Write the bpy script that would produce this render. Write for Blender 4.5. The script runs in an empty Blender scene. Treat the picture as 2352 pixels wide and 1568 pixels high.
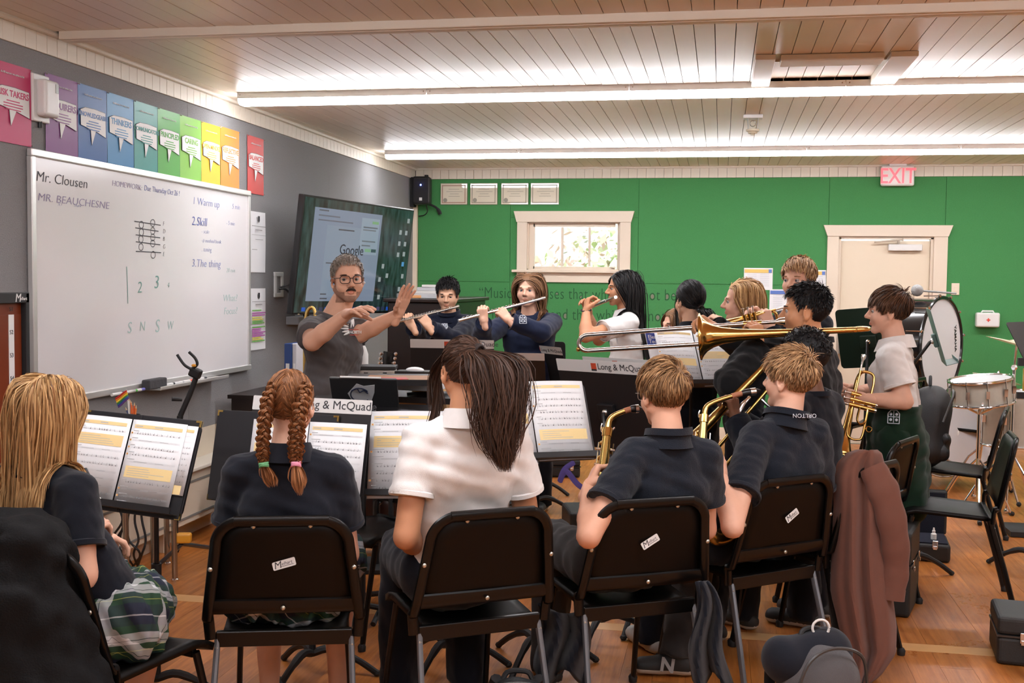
import bpy, math, random
import numpy as np
from mathutils import Vector, Matrix, noise as mnoise

random.seed(11)
RNG = np.random.default_rng(11)
S = bpy.context.scene
COL = S.collection

# ------------------------------------------------------------------ camera
F, YAW, PIT, ROL, H = 2576.35, .1836, .0537, .0114, 1.55
_cy, _sy = math.cos(YAW), math.sin(YAW)
FWD = np.array([-_sy * math.cos(PIT), _cy * math.cos(PIT), -math.sin(PIT)])
_r = np.array([_cy, _sy, 0.0]); _u = np.cross(_r, FWD)
_c, _s = math.cos(ROL), math.sin(ROL)
RGT, UPV = _c * _r + _s * _u, -_s * _r + _c * _u
CAM = np.array([0, 0, H])
cd = bpy.data.cameras.new('camera'); cam = bpy.data.objects.new('camera', cd); COL.objects.link(cam)
m = Matrix.Identity(4)
for i in range(3):
    m[i][0], m[i][1], m[i][2], m[i][3] = RGT[i], UPV[i], -FWD[i], CAM[i]
cam.matrix_world = m
cd.sensor_width = 36; cd.lens = 36 * F / 2352; cd.clip_start = .05; cd.clip_end = 200
S.camera = cam

# ------------------------------------------------------------------ world, exposure
S.view_settings.view_transform = 'Standard'; S.view_settings.look = 'None'
S.view_settings.gamma = 1; S.view_settings.use_curve_mapping = False
S.view_settings.exposure = 1.2
W = bpy.data.worlds.new('world'); S.world = W; W.use_nodes = True
W.node_tree.nodes['Background'].inputs[0].default_value = (.86, .93, 1, 1)
W.node_tree.nodes['Background'].inputs[1].default_value = 1.1
S.cycles.max_bounces = 7; S.cycles.diffuse_bounces = 3; S.cycles.glossy_bounces = 3; S.cycles.transmission_bounces = 4
S.cycles.caustics_reflective = False; S.cycles.caustics_refractive = False
sun = bpy.data.lights.new('sun', 'SUN'); sun.energy = 1.6; sun.angle = .02
so = bpy.data.objects.new('sun', sun); COL.objects.link(so); so.rotation_euler = (math.radians(48), 0, math.radians(25))
LAMP_POWER = 15.0      # emission strength of the ceiling tubes
LAMP_COL = (1, 1, 1.05, 1)

# ------------------------------------------------------------------ places
XL, YB, ZC, ZG = -3.1545, 11.3202, 2.7027, 2.592
XR, YF = 5.6, -3.2


def ray(x, y):
    return FWD + (x - 1176) / F * RGT + (784 - y) / F * UPV


def UD(x, y, d): return CAM + d * ray(x, y)
def UZ(x, y, z): d = ray(x, y); return CAM + d * (z - H) / d[2]
def UX(x, y, X=XL): d = ray(x, y); return CAM + d * X / d[0]
def UY(x, y, Y=YB): d = ray(x, y); return CAM + d * Y / d[1]
def V(*a): return np.array(a, float)
def nrm(v): v = np.asarray(v, float); return v / (np.linalg.norm(v) + 1e-12)


# ------------------------------------------------------------------ materials
MATS = {}


def mat(name, col=(.5, .5, .5), rough=.5, metal=0., spec=.5, bump=0., bscale=60., var=0., vscale=8., emit=None, estr=0., trans=0., alpha=1., coat=0., sheen=0.):
    if name in MATS: return MATS[name]
    mt = bpy.data.materials.new(name); mt.use_nodes = True
    nt = mt.node_tree; b = nt.nodes['Principled BSDF']; I = b.inputs
    c = (*col[:3], 1)
    I['Base Color'].default_value = c; I['Roughness'].default_value = rough; I['Metallic'].default_value = metal
    I['Specular IOR Level'].default_value = spec; I['Coat Weight'].default_value = coat; I['Coat Roughness'].default_value = .03; I['Sheen Weight'].default_value = sheen
    I['Transmission Weight'].default_value = trans; I['Alpha'].default_value = alpha
    if emit is not None:
        I['Emission Color'].default_value = (*emit[:3], 1); I['Emission Strength'].default_value = estr
    if bump or var:
        tc = nt.nodes.new('ShaderNodeTexCoord')
    if var:
        n = nt.nodes.new('ShaderNodeTexNoise'); n.inputs['Scale'].default_value = vscale; n.inputs['Detail'].default_value = 5
        nt.links.new(tc.outputs['Object'], n.inputs['Vector'])
        mx = nt.nodes.new('ShaderNodeMix'); mx.data_type = 'RGBA'
        mx.inputs[6].default_value = (*[max(0, x * (1 - var)) for x in col[:3]], 1)
        mx.inputs[7].default_value = (*[min(1, x * (1 + var)) for x in col[:3]], 1)
        nt.links.new(n.outputs['Fac'], mx.inputs[0]); nt.links.new(mx.outputs[2], I['Base Color'])
    if bump:
        n = nt.nodes.new('ShaderNodeTexNoise'); n.inputs['Scale'].default_value = bscale; n.inputs['Detail'].default_value = 4
        nt.links.new(tc.outputs['Object'], n.inputs['Vector'])
        bp = nt.nodes.new('ShaderNodeBump'); bp.inputs['Strength'].default_value = bump; bp.inputs['Distance'].default_value = .01
        nt.links.new(n.outputs['Fac'], bp.inputs['Height']); nt.links.new(bp.outputs['Normal'], I['Normal'])
    MATS[name] = mt
    return mt


def srgb(r, g, b):
    f = lambda v: (v / 255 / 12.92) if v / 255 <= .04045 else ((v / 255 + .055) / 1.055) ** 2.4
    return (f(r), f(g), f(b))


# ------------------------------------------------------------------ objects
def link(o, parent=None):
    COL.objects.link(o)
    if parent is not None:
        o.parent = parent
        o.matrix_parent_inverse = pmat(parent).inverted()
    return o


def pmat(p):
    M = Matrix.LocRotScale(p.location, p.rotation_euler, p.scale)
    if p.parent is not None: return pmat(p.parent) @ p.matrix_parent_inverse @ M
    return M


def tag(o, label=None, cat=None, group=None, kind=None):
    if label: o['label'] = label
    if cat: o['category'] = cat
    if group: o['group'] = group
    if kind: o['kind'] = kind
    return o


def thing(name, loc, label, cat, group=None, rz=0.):
    o = bpy.data.objects.new(name, None); o.empty_display_size = .1
    o.location = Vector([float(x) for x in loc]); o.rotation_euler = (0, 0, rz); COL.objects.link(o)
    return tag(o, label, cat, group)


def rawmesh(name, v, f, mats, mi=None, smooth=True, attr=None):
    """v (n,3) array, f list of tuples or (m,k) array"""
    me = bpy.data.meshes.new(name)
    v = np.asarray(v, np.float32)
    if isinstance(f, np.ndarray):
        k = f.shape[1]; nf = len(f)
        me.vertices.add(len(v)); me.vertices.foreach_set('co', v.ravel())
        me.loops.add(nf * k); me.loops.foreach_set('vertex_index', f.astype(np.int32).ravel())
        me.polygons.add(nf); me.polygons.foreach_set('loop_start', np.arange(0, nf * k, k, dtype=np.int32))
        me.update(calc_edges=True)
    else:
        me.from_pydata([tuple(map(float, p)) for p in v], [], f)
    for mt in (mats if isinstance(mats, (list, tuple)) else [mats]): me.materials.append(mt)
    if mi is not None: me.polygons.foreach_set('material_index', np.asarray(mi, np.int32))
    if smooth: me.polygons.foreach_set('use_smooth', np.ones(len(me.polygons), bool))
    if attr is not None:
        a = me.attributes.new('var', 'FLOAT', 'POINT'); a.data.foreach_set('value', np.asarray(attr, np.float32))
    me.update()
    return me


def rot(axis, a):
    return np.array(Matrix.Rotation(a, 3, Vector(axis)))


def rz(a): return rot((0, 0, 1), a)


def frame(y, z):
    """3x3 with columns x,y,z: y exact, z approx"""
    y = nrm(y); x = nrm(np.cross(y, z)); z = np.cross(x, y)
    return np.array([x, y, z]).T


class MB:
    def __init__(self): self.v = []; self.f = []; self.m = []; self.n = 0

    def add(self, v, f, m=0, R=None, t=None):
        v = np.asarray(v, float)
        if R is not None: v = v @ np.asarray(R).T
        if t is not None: v = v + np.asarray(t)
        self.v.append(v); self.f += [tuple(int(i) + self.n for i in q) for q in f]; self.m += [m] * len(f); self.n += len(v)
        return self

    def box(self, c, s, m=0, R=None, t=None):
        s = np.asarray(s, float) / 2
        v = [(x, y, z) for x in (-1, 1) for y in (-1, 1) for z in (-1, 1)] * s + np.asarray(c, float)
        f = [(0, 1, 3, 2), (4, 6, 7, 5), (0, 4, 5, 1), (2, 3, 7, 6), (0, 2, 6, 4), (1, 5, 7, 3)]
        return self.add(v, f, m, R, t)

    def tube(self, P, r, n=8, m=0, closed=False, caps=True, flat=None, R=None, t=None):
        """sweep; r scalar or per-point; flat=(normal, ratio) squashes the section along normal"""
        P = np.asarray(P, float); k = len(P); r = np.broadcast_to(np.asarray(r, float), (k,))
        T = np.gradient(P, axis=0) if not closed else np.roll(P, -1, 0) - np.roll(P, 1, 0)
        T /= np.linalg.norm(T, axis=1)[:, None] + 1e-12
        a = np.array([0, 0, 1.]) if abs(T[0][2]) < .9 else np.array([1., 0, 0])
        N = nrm(np.cross(T[0], a)); vs = []
        th = np.linspace(0, 2 * np.pi, n, endpoint=False)
        for i in range(k):
            N = nrm(N - T[i] * (N @ T[i])); B = np.cross(T[i], N)
            ring = r[i] * (np.cos(th)[:, None] * N + np.sin(th)[:, None] * B)
            if flat is not None:
                fn = nrm(flat[0]); ring -= np.outer(ring @ fn, fn) * (1 - flat[1])
            vs.append(P[i] + ring)
        f = []
        for i in range(k if closed else k - 1):
            j = (i + 1) % k
            for q in range(n):
                p = (q + 1) % n
                f.append((i * n + q, i * n + p, j * n + p, j * n + q))
        if caps and not closed:
            f.append(tuple(range(n - 1, -1, -1))); f.append(tuple((k - 1) * n + q for q in range(n)))
        return self.add(np.concatenate(vs), f, m, R, t)

    def rod(self, a, b, r, r2=None, n=8, m=0):
        return self.tube([a, b], [r, r if r2 is None else r2], n, m)

    def lathe(self, prof, n=24, m=0, R=None, t=None, caps=False):
        """prof list of (radius, z)"""
        th = np.linspace(0, 2 * np.pi, n, endpoint=False); vs = []; k = len(prof)
        for (r, z) in prof: vs.append(np.stack([r * np.cos(th), r * np.sin(th), np.full(n, z)], 1))
        f = [(i * n + q, i * n + (q + 1) % n, (i + 1) * n + (q + 1) % n, (i + 1) * n + q) for i in range(k - 1) for q in range(n)]
        if caps: f.append(tuple(range(n - 1, -1, -1))); f.append(tuple((k - 1) * n + q for q in range(n)))
        return self.add(np.concatenate(vs), f, m, R, t)

    def prism(self, poly, h, m=0, R=None, t=None):
        """poly (x,y) extruded 0..h in z"""
        k = len(poly); v = [(x, y, 0) for x, y in poly] + [(x, y, h) for x, y in poly]
        f = [tuple(range(k - 1, -1, -1)), tuple(range(k, 2 * k))] + [(i, (i + 1) % k, k + (i + 1) % k, k + i) for i in range(k)]
        return self.add(v, f, m, R, t)

    def quad(self, a, b, c, d, m=0): return self.add([a, b, c, d], [(0, 1, 2, 3)], m)

    def surf(self, fn, nu, nv, m=0, wrapu=False):
        g = np.array([[fn(i / (nu if wrapu else nu - 1), j / (nv - 1)) for j in range(nv)] for i in range(nu)])
        f = [(i * nv + j, ((i + 1) % nu) * nv + j, ((i + 1) % nu) * nv + j + 1, i * nv + j + 1) for i in range(nu if wrapu else nu - 1) for j in range(nv - 1)]
        return self.add(g.reshape(-1, 3), f, m)

    def ball(self, c, r, n=12, m=0, R=None):
        r = np.broadcast_to(np.asarray(r, float), (3,)); k = n // 2 + 1
        ph = np.linspace(0, np.pi, k); th = np.linspace(0, 2 * np.pi, n, endpoint=False)
        v = np.array([[math.sin(p) * math.cos(q), math.sin(p) * math.sin(q), math.cos(p)] for p in ph for q in th]) * r
        f = [(i * n + q, (i + 1) * n + q, (i + 1) * n + (q + 1) % n, i * n + (q + 1) % n) for i in range(k - 1) for q in range(n)]
        return self.add(v, f, m, R, c)

    def build(self, name, mats, parent=None, smooth=False, bevel=0, bseg=2, solid=0, sub=0, origin=None, xf=None):
        v = np.concatenate(self.v)
        if xf is not None: v = v @ np.asarray(xf[0]).T + np.asarray(xf[1])
        loc = None
        if parent is None:
            loc = np.array([(v[:, 0].min() + v[:, 0].max()) / 2, (v[:, 1].min() + v[:, 1].max()) / 2, v[:, 2].min()]) if origin is None else np.asarray(origin, float)
            v = v - loc
        me = rawmesh(name, v, self.f, mats, self.m, smooth)
        o = bpy.data.objects.new(name, me)
        if loc is not None: o.location = Vector(loc.tolist())
        link(o, parent)
        if smooth:
            try: me.set_sharp_from_angle(angle=math.radians(40))
            except Exception: pass
        if solid:
            md = o.modifiers.new('solid', 'SOLIDIFY'); md.thickness = solid; md.offset = 0
        if bevel:
            md = o.modifiers.new('bevel', 'BEVEL'); md.width = bevel; md.segments = bseg; md.limit_method = 'ANGLE'; md.angle_limit = math.radians(50)
        if sub:
            md = o.modifiers.new('sub', 'SUBSURF'); md.levels = sub; md.render_levels = sub
        return o


def struct(o): o['kind'] = 'structure'; return o


def text(name, s, size, M3, t, mt, parent=None, align='LEFT', ext=.0006, spacing=1., shear=0., bold=0., sx=1.):
    """flat lettering; M3 columns = (reading direction, up, outward normal)"""
    cu = bpy.data.curves.new(name, 'FONT'); cu.body = s; cu.size = size; cu.align_x = align; cu.extrude = ext
    cu.space_character = spacing; cu.shear = shear; cu.offset = bold; cu.resolution_u = 3
    cu.materials.append(mt)
    o = bpy.data.objects.new(name, cu)
    A = np.asarray(M3, float); M = Matrix.Identity(4)
    for i in range(3):
        M[i][0], M[i][1], M[i][2], M[i][3] = A[i][0] * sx, A[i][1], A[i][2], float(t[i])
    COL.objects.link(o)
    if parent is not None:
        o.parent = parent; o.matrix_parent_inverse = pmat(parent).inverted()
    o.matrix_basis = M
    TEXTS.append(o)
    return o


TEXTS = []


def bake_texts():
    """lettering becomes plain meshes"""
    dg = bpy.context.evaluated_depsgraph_get()
    for o in list(TEXTS):
        me = bpy.data.meshes.new_from_object(o.evaluated_get(dg))
        nm = o.name.split('.')[0]; cu = o.data; par, mb_, mp = o.parent, o.matrix_basis.copy(), o.matrix_parent_inverse.copy()
        bpy.data.objects.remove(o); bpy.data.curves.remove(cu)
        q = bpy.data.objects.new(nm, me); COL.objects.link(q)
        q.parent = par; q.matrix_parent_inverse = mp; q.matrix_basis = mb_
    TEXTS.clear()


def copy_tree(o, parent=None):
    c = o.copy(); COL.objects.link(c)
    if parent is not None: c.parent = parent
    for ch in list(o.children):
        copy_tree(ch, c)
    return c


def arc(c, r, a0, a1, n, ax=(1, 0, 0), ay=(0, 0, 1)):
    ax, ay, c = np.array(ax, float), np.array(ay, float), np.array(c, float)
    return [c + r * (math.cos(a) * ax + math.sin(a) * ay) for a in np.linspace(a0, a1, n)]


def rrect(w, h, r, n=5, cx=0, cy=0):
    P = []
    for (sx, sy, a) in ((1, 1, 0), (-1, 1, 90), (-1, -1, 180), (1, -1, 270)):
        for i in range(n):
            q = math.radians(a + 90 * i / (n - 1))
            P.append((cx + sx * (w / 2 - r) + r * math.cos(q), cy + sy * (h / 2 - r) + r * math.sin(q)))
    return P


def spline(P, n):
    """Catmull-Rom through points"""
    P = np.asarray(P, float); k = len(P)
    Q = np.vstack([2 * P[0] - P[1], P, 2 * P[-1] - P[-2]]); out = []
    for s in np.linspace(0, k - 1 - 1e-9, n):
        i = int(s); u = s - i; a, b, c, d = Q[i:i + 4]
        out.append(.5 * ((2 * b) + (-a + c) * u + (2 * a - 5 * b + 4 * c - d) * u * u + (-a + 3 * b - 3 * c + d) * u ** 3))
    return np.array(out)


# common materials
M_black = mat('black_plastic', (.012, .012, .013), .42, bump=.06, bscale=900)
M_blackg = mat('black_gloss_metal', (.008, .008, .009), .28)
M_blackm = mat('black_matte', (.01, .01, .011), .6)
M_chrome = mat('chrome', (.78, .78, .8), .15, 1)
M_silver = mat('silver', (.82, .81, .79), .2, 1)
M_brass = mat('brass_lacquer', (.72, .45, .14), .17, 1)
M_brassd = mat('brass_old', (.55, .37, .12), .25, 1)
M_white = mat('white_plastic', (.75, .74, .72), .4)
M_paper = mat('paper', (.83, .83, .84), .7)
M_ink = mat('ink', (.03, .03, .035), .6)
M_cream = mat('cream_paint', srgb(232, 217, 195), .45)

# ================================================================== the room
def felt(name, col):
    mt = mat(name, col, .95, spec=.1, bump=.55, bscale=260, var=.22, vscale=170)
    return mt


M_green = felt('green_felt', srgb(78, 145, 88))
M_grey = felt('grey_felt', srgb(148, 147, 148))
M_frieze = mat('frieze_paint', srgb(226, 216, 200), .5)
M_ceil = mat('ceiling_paint', srgb(232, 220, 204), .38, var=.05, vscale=3)
M_gap = mat('board_gap', (.05, .04, .03), .9)


def wood_floor():
    mt = mat('floor_oak', srgb(190, 118, 58), .32)
    nt = mt.node_tree; b = nt.nodes['Principled BSDF']
    tc = nt.nodes.new('ShaderNodeTexCoord'); mp = nt.nodes.new('ShaderNodeMapping'); mp.inputs['Scale'].default_value = (14, .9, 1)
    nt.links.new(tc.outputs['Object'], mp.inputs['Vector'])
    oi = nt.nodes.new('ShaderNodeObjectInfo')
    ad = nt.nodes.new('ShaderNodeVectorMath'); ad.operation = 'ADD'
    nt.links.new(mp.outputs[0], ad.inputs[0]); nt.links.new(oi.outputs['Random'], ad.inputs[1])
    n = nt.nodes.new('ShaderNodeTexNoise'); n.inputs['Scale'].default_value = 3.2; n.inputs['Detail'].default_value = 8; n.inputs['Roughness'].default_value = .65
    nt.links.new(ad.outputs[0], n.inputs['Vector'])
    cr = nt.nodes.new('ShaderNodeValToRGB')
    cr.color_ramp.elements[0].position = .28; cr.color_ramp.elements[0].color = (*srgb(150, 82, 30), 1)
    cr.color_ramp.elements[1].position = .72; cr.color_ramp.elements[1].color = (*srgb(205, 132, 66), 1)
    nt.links.new(n.outputs['Fac'], cr.inputs[0])
    hs = nt.nodes.new('ShaderNodeHueSaturation')
    mr = nt.nodes.new('ShaderNodeMapRange'); mr.inputs[3].default_value = .8; mr.inputs[4].default_value = 1.14
    nt.links.new(oi.outputs['Random'], mr.inputs[0]); nt.links.new(mr.outputs[0], hs.inputs['Value'])
    nt.links.new(cr.outputs[0], hs.inputs['Color'])
    # scuffs
    n2 = nt.nodes.new('ShaderNodeTexNoise'); n2.inputs['Scale'].default_value = 1.3; n2.inputs['Detail'].default_value = 9; n2.inputs['Roughness'].default_value = .75
    nt.links.new(tc.outputs['Object'], n2.inputs['Vector'])
    r2 = nt.nodes.new('ShaderNodeMapRange'); r2.inputs[1].default_value = .3; r2.inputs[2].default_value = .7; r2.inputs[3].default_value = .24; r2.inputs[4].default_value = .46
    nt.links.new(n2.outputs['Fac'], r2.inputs[0]); nt.links.new(r2.outputs[0], b.inputs['Roughness'])
    nt.links.new(hs.outputs[0], b.inputs['Base Color'])
    return mt


M_floor = wood_floor()
M_floorl = mat('floor_strip', srgb(212, 160, 104), .35, var=.12, vscale=12)

# floor
floor = struct(MB().box(((XL + XR) / 2, (YF + YB) / 2, -.06), (XR - XL + .3, YB - YF + .3, .10)).build('floor', mat('subfloor', (.07, .04, .02), .9), origin=(0, 0, 0)))
strips = []
pw = .127; STRIP_Y = (4.93, 5.035)
rr = random.Random(4)
x = XL; planks = []
while x < XR - .01:
    y = YF + rr.uniform(0, 1.5)
    ends = [YF]
    while y < YB: ends.append(y); y += rr.uniform(1.3, 2.9)
    ends.append(YB)
    for a, b in zip(ends[:-1], ends[1:]):
        for (p, q) in ((a, min(b, STRIP_Y[0])), (max(a, STRIP_Y[1]), b)):
            if q - p > .03: planks.append((x, p, min(x + pw, XR), q))
    x += pw


def vis(pl):
    cx, cyy = (pl[0] + pl[2]) / 2, (pl[1] + pl[3]) / 2
    d = np.array([cx, cyy, -H]); z = d @ FWD
    if z < 1: return 99
    px, py = 1176 + F * (d @ RGT) / z, 784 - F * (d @ UPV) / z
    return z + (0 if -300 < px < 2650 and py < 2100 else 30)


planks.sort(key=vis)
g = .0008
for i, (x0, y0, x1, y1) in enumerate(planks[:300]):
    dz = rr.uniform(-.0006, .0006)
    o = MB().box(((x0 + x1) / 2, (y0 + y1) / 2, -.006), (x1 - x0 - g, y1 - y0 - g, .012 + dz)).build('plank', M_floor, floor)
mbr = MB()
for (x0, y0, x1, y1) in planks[300:]: mbr.box(((x0 + x1) / 2, (y0 + y1) / 2, -.006), (x1 - x0 - g, y1 - y0 - g, .012))
tag(mbr.build('far_planks', M_floor, floor), kind='stuff')
MB().box(((XL + XR) / 2, sum(STRIP_Y) / 2, -.006), (XR - XL, STRIP_Y[1] - STRIP_Y[0] - .003, .0125)).build('threshold_strip', M_floorl, floor)

# walls
WT = .12
wl = struct(MB().box((XL - WT / 2 - .012, (YF + YB) / 2, ZC / 2 + .1), (WT, YB - YF + .6, ZC + .2)).build('wall_left', mat('wall_paint', srgb(196, 180, 150), .7), origin=(XL, 0, 0)))
# felt panels on the left wall (joint lines at measured places)
joints = [YF, 3.55, UX(430, 300)[1], 8.75, YB]
for a, b in zip(joints[:-1], joints[1:]):
    MB().box((XL - .004, (a + b) / 2, (ZG + .62) / 2), (.012, b - a - .002, ZG - .62)).build('felt_panel', M_grey, wl, bevel=.002)
# low cream wainscot and baseboard heater on the left wall
MB().box((XL - .004, (YF + YB) / 2, .31), (.010, YB - YF, .62)).build('lower_panel', M_cream, wl)
struct(MB().box((XL + .012, (YF + YB) / 2, .06), (.022, YB - YF, .12)).build('baseboard_left', M_cream, bevel=.004))

# window opening in the back wall
wx0, wx1, wz0, wz1 = -1.954, -1.008, 1.668, 2.153
dx0, dx1, dz1 = 1.113, 1.989, 2.02
wb = struct(MB().box(((XL + wx0) / 2 - .1, YB + WT / 2 + .012, ZC / 2), (wx0 - XL + .2, WT, ZC + .2)).
            box(((wx1 + dx0) / 2, YB + WT / 2 + .012, ZC / 2), (dx0 - wx1, WT, ZC + .2)).
            box(((dx1 + XR) / 2, YB + WT / 2 + .012, ZC / 2), (XR - dx1, WT, ZC + .2)).
            box(((wx0 + wx1) / 2, YB + WT / 2 + .012, wz0 / 2), (wx1 - wx0, WT, wz0)).
            box(((wx0 + wx1) / 2, YB + WT / 2 + .012, (wz1 + ZC + .1) / 2), (wx1 - wx0, WT, ZC + .1 - wz1)).
            box(((dx0 + dx1) / 2, YB + WT / 2 + .012, (dz1 + ZC + .1) / 2), (dx1 - dx0, WT, ZC + .1 - dz1)).build('wall_back', M_green, origin=(0, YB, 0)))
jz = UY(1050, 646)[2]
xs = [XL + .05, UY(1172, 540)[0], UY(1466, 540)[0], dx0 - .1, dx1 + .1, 3.6, XR]


def felt_piece(x0, x1, z0, z1):
    MB().box(((x0 + x1) / 2, YB + .005, (z0 + z1) / 2), (x1 - x0 - .003, .014, z1 - z0 - .003)).build('felt_panel', M_green, wb, bevel=.002)


felt_piece(xs[0], xs[1], jz, ZG)
felt_piece(xs[1], xs[2], 2.2, ZG); felt_piece(xs[1], wx0 - .04, 1.56, 2.2); felt_piece(wx1 + .04, xs[2], 1.56, 2.2)
felt_piece(xs[2], xs[3], jz, ZG); felt_piece(xs[3], xs[4], 2.07, ZG); felt_piece(xs[4], xs[5], .1, ZG); felt_piece(xs[5], XR, .1, ZG)
felt_piece(xs[0], xs[1], .1, jz); felt_piece(xs[1], xs[2], .1, 1.56); felt_piece(xs[2], xs[3], .1, jz)
struct(MB().box(((XL + dx0) / 2, YB - .012, .06), (dx0 - XL - .2, .022, .12)).box(((dx1 + XR) / 2 + .06, YB - .012, .06), (XR - dx1 - .2, .022, .12)).build('baseboard_back', M_cream))
# corner trim
struct(MB().box((XL + .02, YB - .02, ZG / 2), (.05, .05, ZG)).build('trim_1', M_cream, bevel=.004))

struct(MB().box((XR + .06, (YF + YB) / 2, ZC / 2), (.12, YB - YF + .6, ZC + .2)).build('wall_right', mat('side_paint', srgb(214, 205, 190), .7)))
struct(MB().box(((XL + XR) / 2, YF - .06, ZC / 2), (XR - XL + .4, .12, ZC + .2)).build('wall_rear', mat('side_paint')))

# ceiling with tongue-and-groove boards
ce = struct(MB().box(((XL + XR) / 2, (YF + YB) / 2, ZC + .08), (XR - XL + .4, YB - YF + .4, .1)).build('ceiling', M_gap, origin=(0, 0, ZC)))
cw = .094; BEAM = (4.886, 4.976)
hx0, hx1, hy0, hy1 = .242, .80, 6.015, 6.63
x = XL
k = 0
while x < XR - .01:
    x1 = min(x + cw, XR)
    for (a, b) in ((YF, BEAM[0]), (BEAM[1], YB)):
        z = ZC + .012 + rr.uniform(-.001, .001)
        segs = [(a, b)]
        if b == YB and x1 > hx0 and x < hx1: segs = [(a, hy0), (hy1, b)]
        for (p, q) in segs:
            MB().box(((x + x1) / 2, (p + q) / 2, z), (x1 - x - .0035, q - p, .022)).build('plank', M_ceil, ce)
    x += cw
# hatch recess above the boards
hb = struct(MB().box(((hx0 + hx1) / 2, hy0 - .01, ZC + .07), (hx1 - hx0, .02, .16)).box(((hx0 + hx1) / 2, hy1 + .01, ZC + .07), (hx1 - hx0, .02, .16)).
            box((hx0 - .01, (hy0 + hy1) / 2, ZC + .07), (.02, hy1 - hy0 + .04, .16)).box((hx1 + .01, (hy0 + hy1) / 2, ZC + .07), (.02, hy1 - hy0 + .04, .16)).build('trim_2', M_frieze))
for i in range(6):
    a = hx0 + (hx1 - hx0) * i / 6
    MB().box((a + .0465, (hy0 + hy1) / 2, ZC + .028), (.089, hy1 - hy0, .02)).build('hatch_board', mat('hatch_boards', srgb(196, 172, 145), .6), hb)
fr = MB()
hh = thing('ceiling_hatch_frame', ((hx0 + hx1) / 2, (hy0 + hy1) / 2, ZC), 'raised cream frame of the ceiling hatch in front of the first light row', 'hatch')
for nm, c, s in (('frame_rail', ((hx0 + hx1) / 2, 5.93, ZC - .018), (hx1 - hx0 - .06, .15, .034)), ('frame_rail', ((hx0 + hx1) / 2, 6.68, ZC - .018), (hx1 - hx0, .09, .034)),
                 ('frame_stile', (.195, 6.29, ZC - .014), (.10, .9, .026)), ('frame_stile', (.865, 6.29, ZC - .014), (.13, .9, .026))):
    MB().box(c, s).build(nm, M_frieze, hh, bevel=.003)

# ceiling beams
for i, y in enumerate((BEAM[0], 1.8)):
    o = struct(MB().box(((XL + XR) / 2, y + .0455, ZC - .005), (XR - XL - .1, .091, .062)).box(((XL + XR) / 2, y + .0455 + .01, ZC - .0025 - .03), (XR - XL - .1, .055, .012)).build('beam' if i == 0 else 'beam_rear', M_frieze, bevel=.004))

# frieze boards: vertical beadboard under the ceiling
ff = struct(MB().box((XL - .02, (YF + YB) / 2, (ZG + ZC) / 2), (.03, YB - YF, ZC - ZG)).build('wall_frieze_left', M_gap, origin=(XL, 0, ZG)))
y = YF; bw = .083
while y < YB - .01:
    y1 = min(y + bw, YB)
    if y1 > 3.2:
        MB().box((XL + .003, (y + y1) / 2, (ZG + ZC) / 2), (.02, y1 - y - .002, ZC - ZG)).build('frieze_board', M_frieze, ff, bevel=.0015, bseg=1)
    y = y1
MB().box((XL + .003, (YF + 3.2) / 2, (ZG + ZC) / 2), (.02, 3.2 - YF, ZC - ZG)).build('frieze_rear', M_frieze, ff)
MB().tube([(XL + .02, YF, ZC - .008), (XL + .02, YB, ZC - .008)], .016, 8).build('cove_moulding', M_frieze, ff, smooth=True)
fb = struct(MB().box(((XL + XR) / 2, YB + .02, (ZG + ZC) / 2), (XR - XL, .03, ZC - ZG)).build('wall_frieze_back', M_gap, origin=(0, YB, ZG)))
x = XL + .02; bw = .088
while x < XR - .01:
    x1 = min(x + bw, XR)
    MB().box(((x + x1) / 2, YB - .002, (ZG + ZC) / 2), (x1 - x - .002, .02, ZC - ZG)).build('frieze_board', M_frieze, fb, bevel=.0015, bseg=1)
    x = x1
MB().tube([(XL, YB - .018, ZC - .006), (XR, YB - .018, ZC - .006)], .012, 8).build('cove_moulding', M_frieze, fb, smooth=True)

# ------------------------------------------------------------------ window
M_trim = mat('trim_paint', srgb(224, 208, 188), .42)
wn = thing('window_1', (-1.48, YB, 1.55), None, None); wn['kind'] = 'structure'


def header(x0, x1, z0, z1, y, flare, parent, name='head_trim'):
    MB().prism([(x0, z0), (x1, z0), (x1 + flare, z1), (x0 - flare, z1)], .035, R=np.array([[1, 0, 0], [0, 0, -1], [0, 1, 0]]), t=(0, y, 0)).build(name, M_trim, parent, bevel=.003)


header(-2.064, -.898, 2.152, 2.263, YB - .002, .031, wn)
for (x0, x1) in ((-2.058, wx0), (wx1, -.902)):
    MB().box(((x0 + x1) / 2, YB - .012, (1.66 + 2.152) / 2), (x1 - x0, .03, 2.152 - 1.66)).build('side_trim', M_trim, wn, bevel=.002)
MB().box((-1.48, YB - .03, 1.655), (1.245, .08, .026)).build('window_sill', M_trim, wn, bevel=.004)
MB().box((-1.478, YB - .01, 1.593), (1.16, .026, .098)).build('apron_trim', M_trim, wn, bevel=.002)
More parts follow.
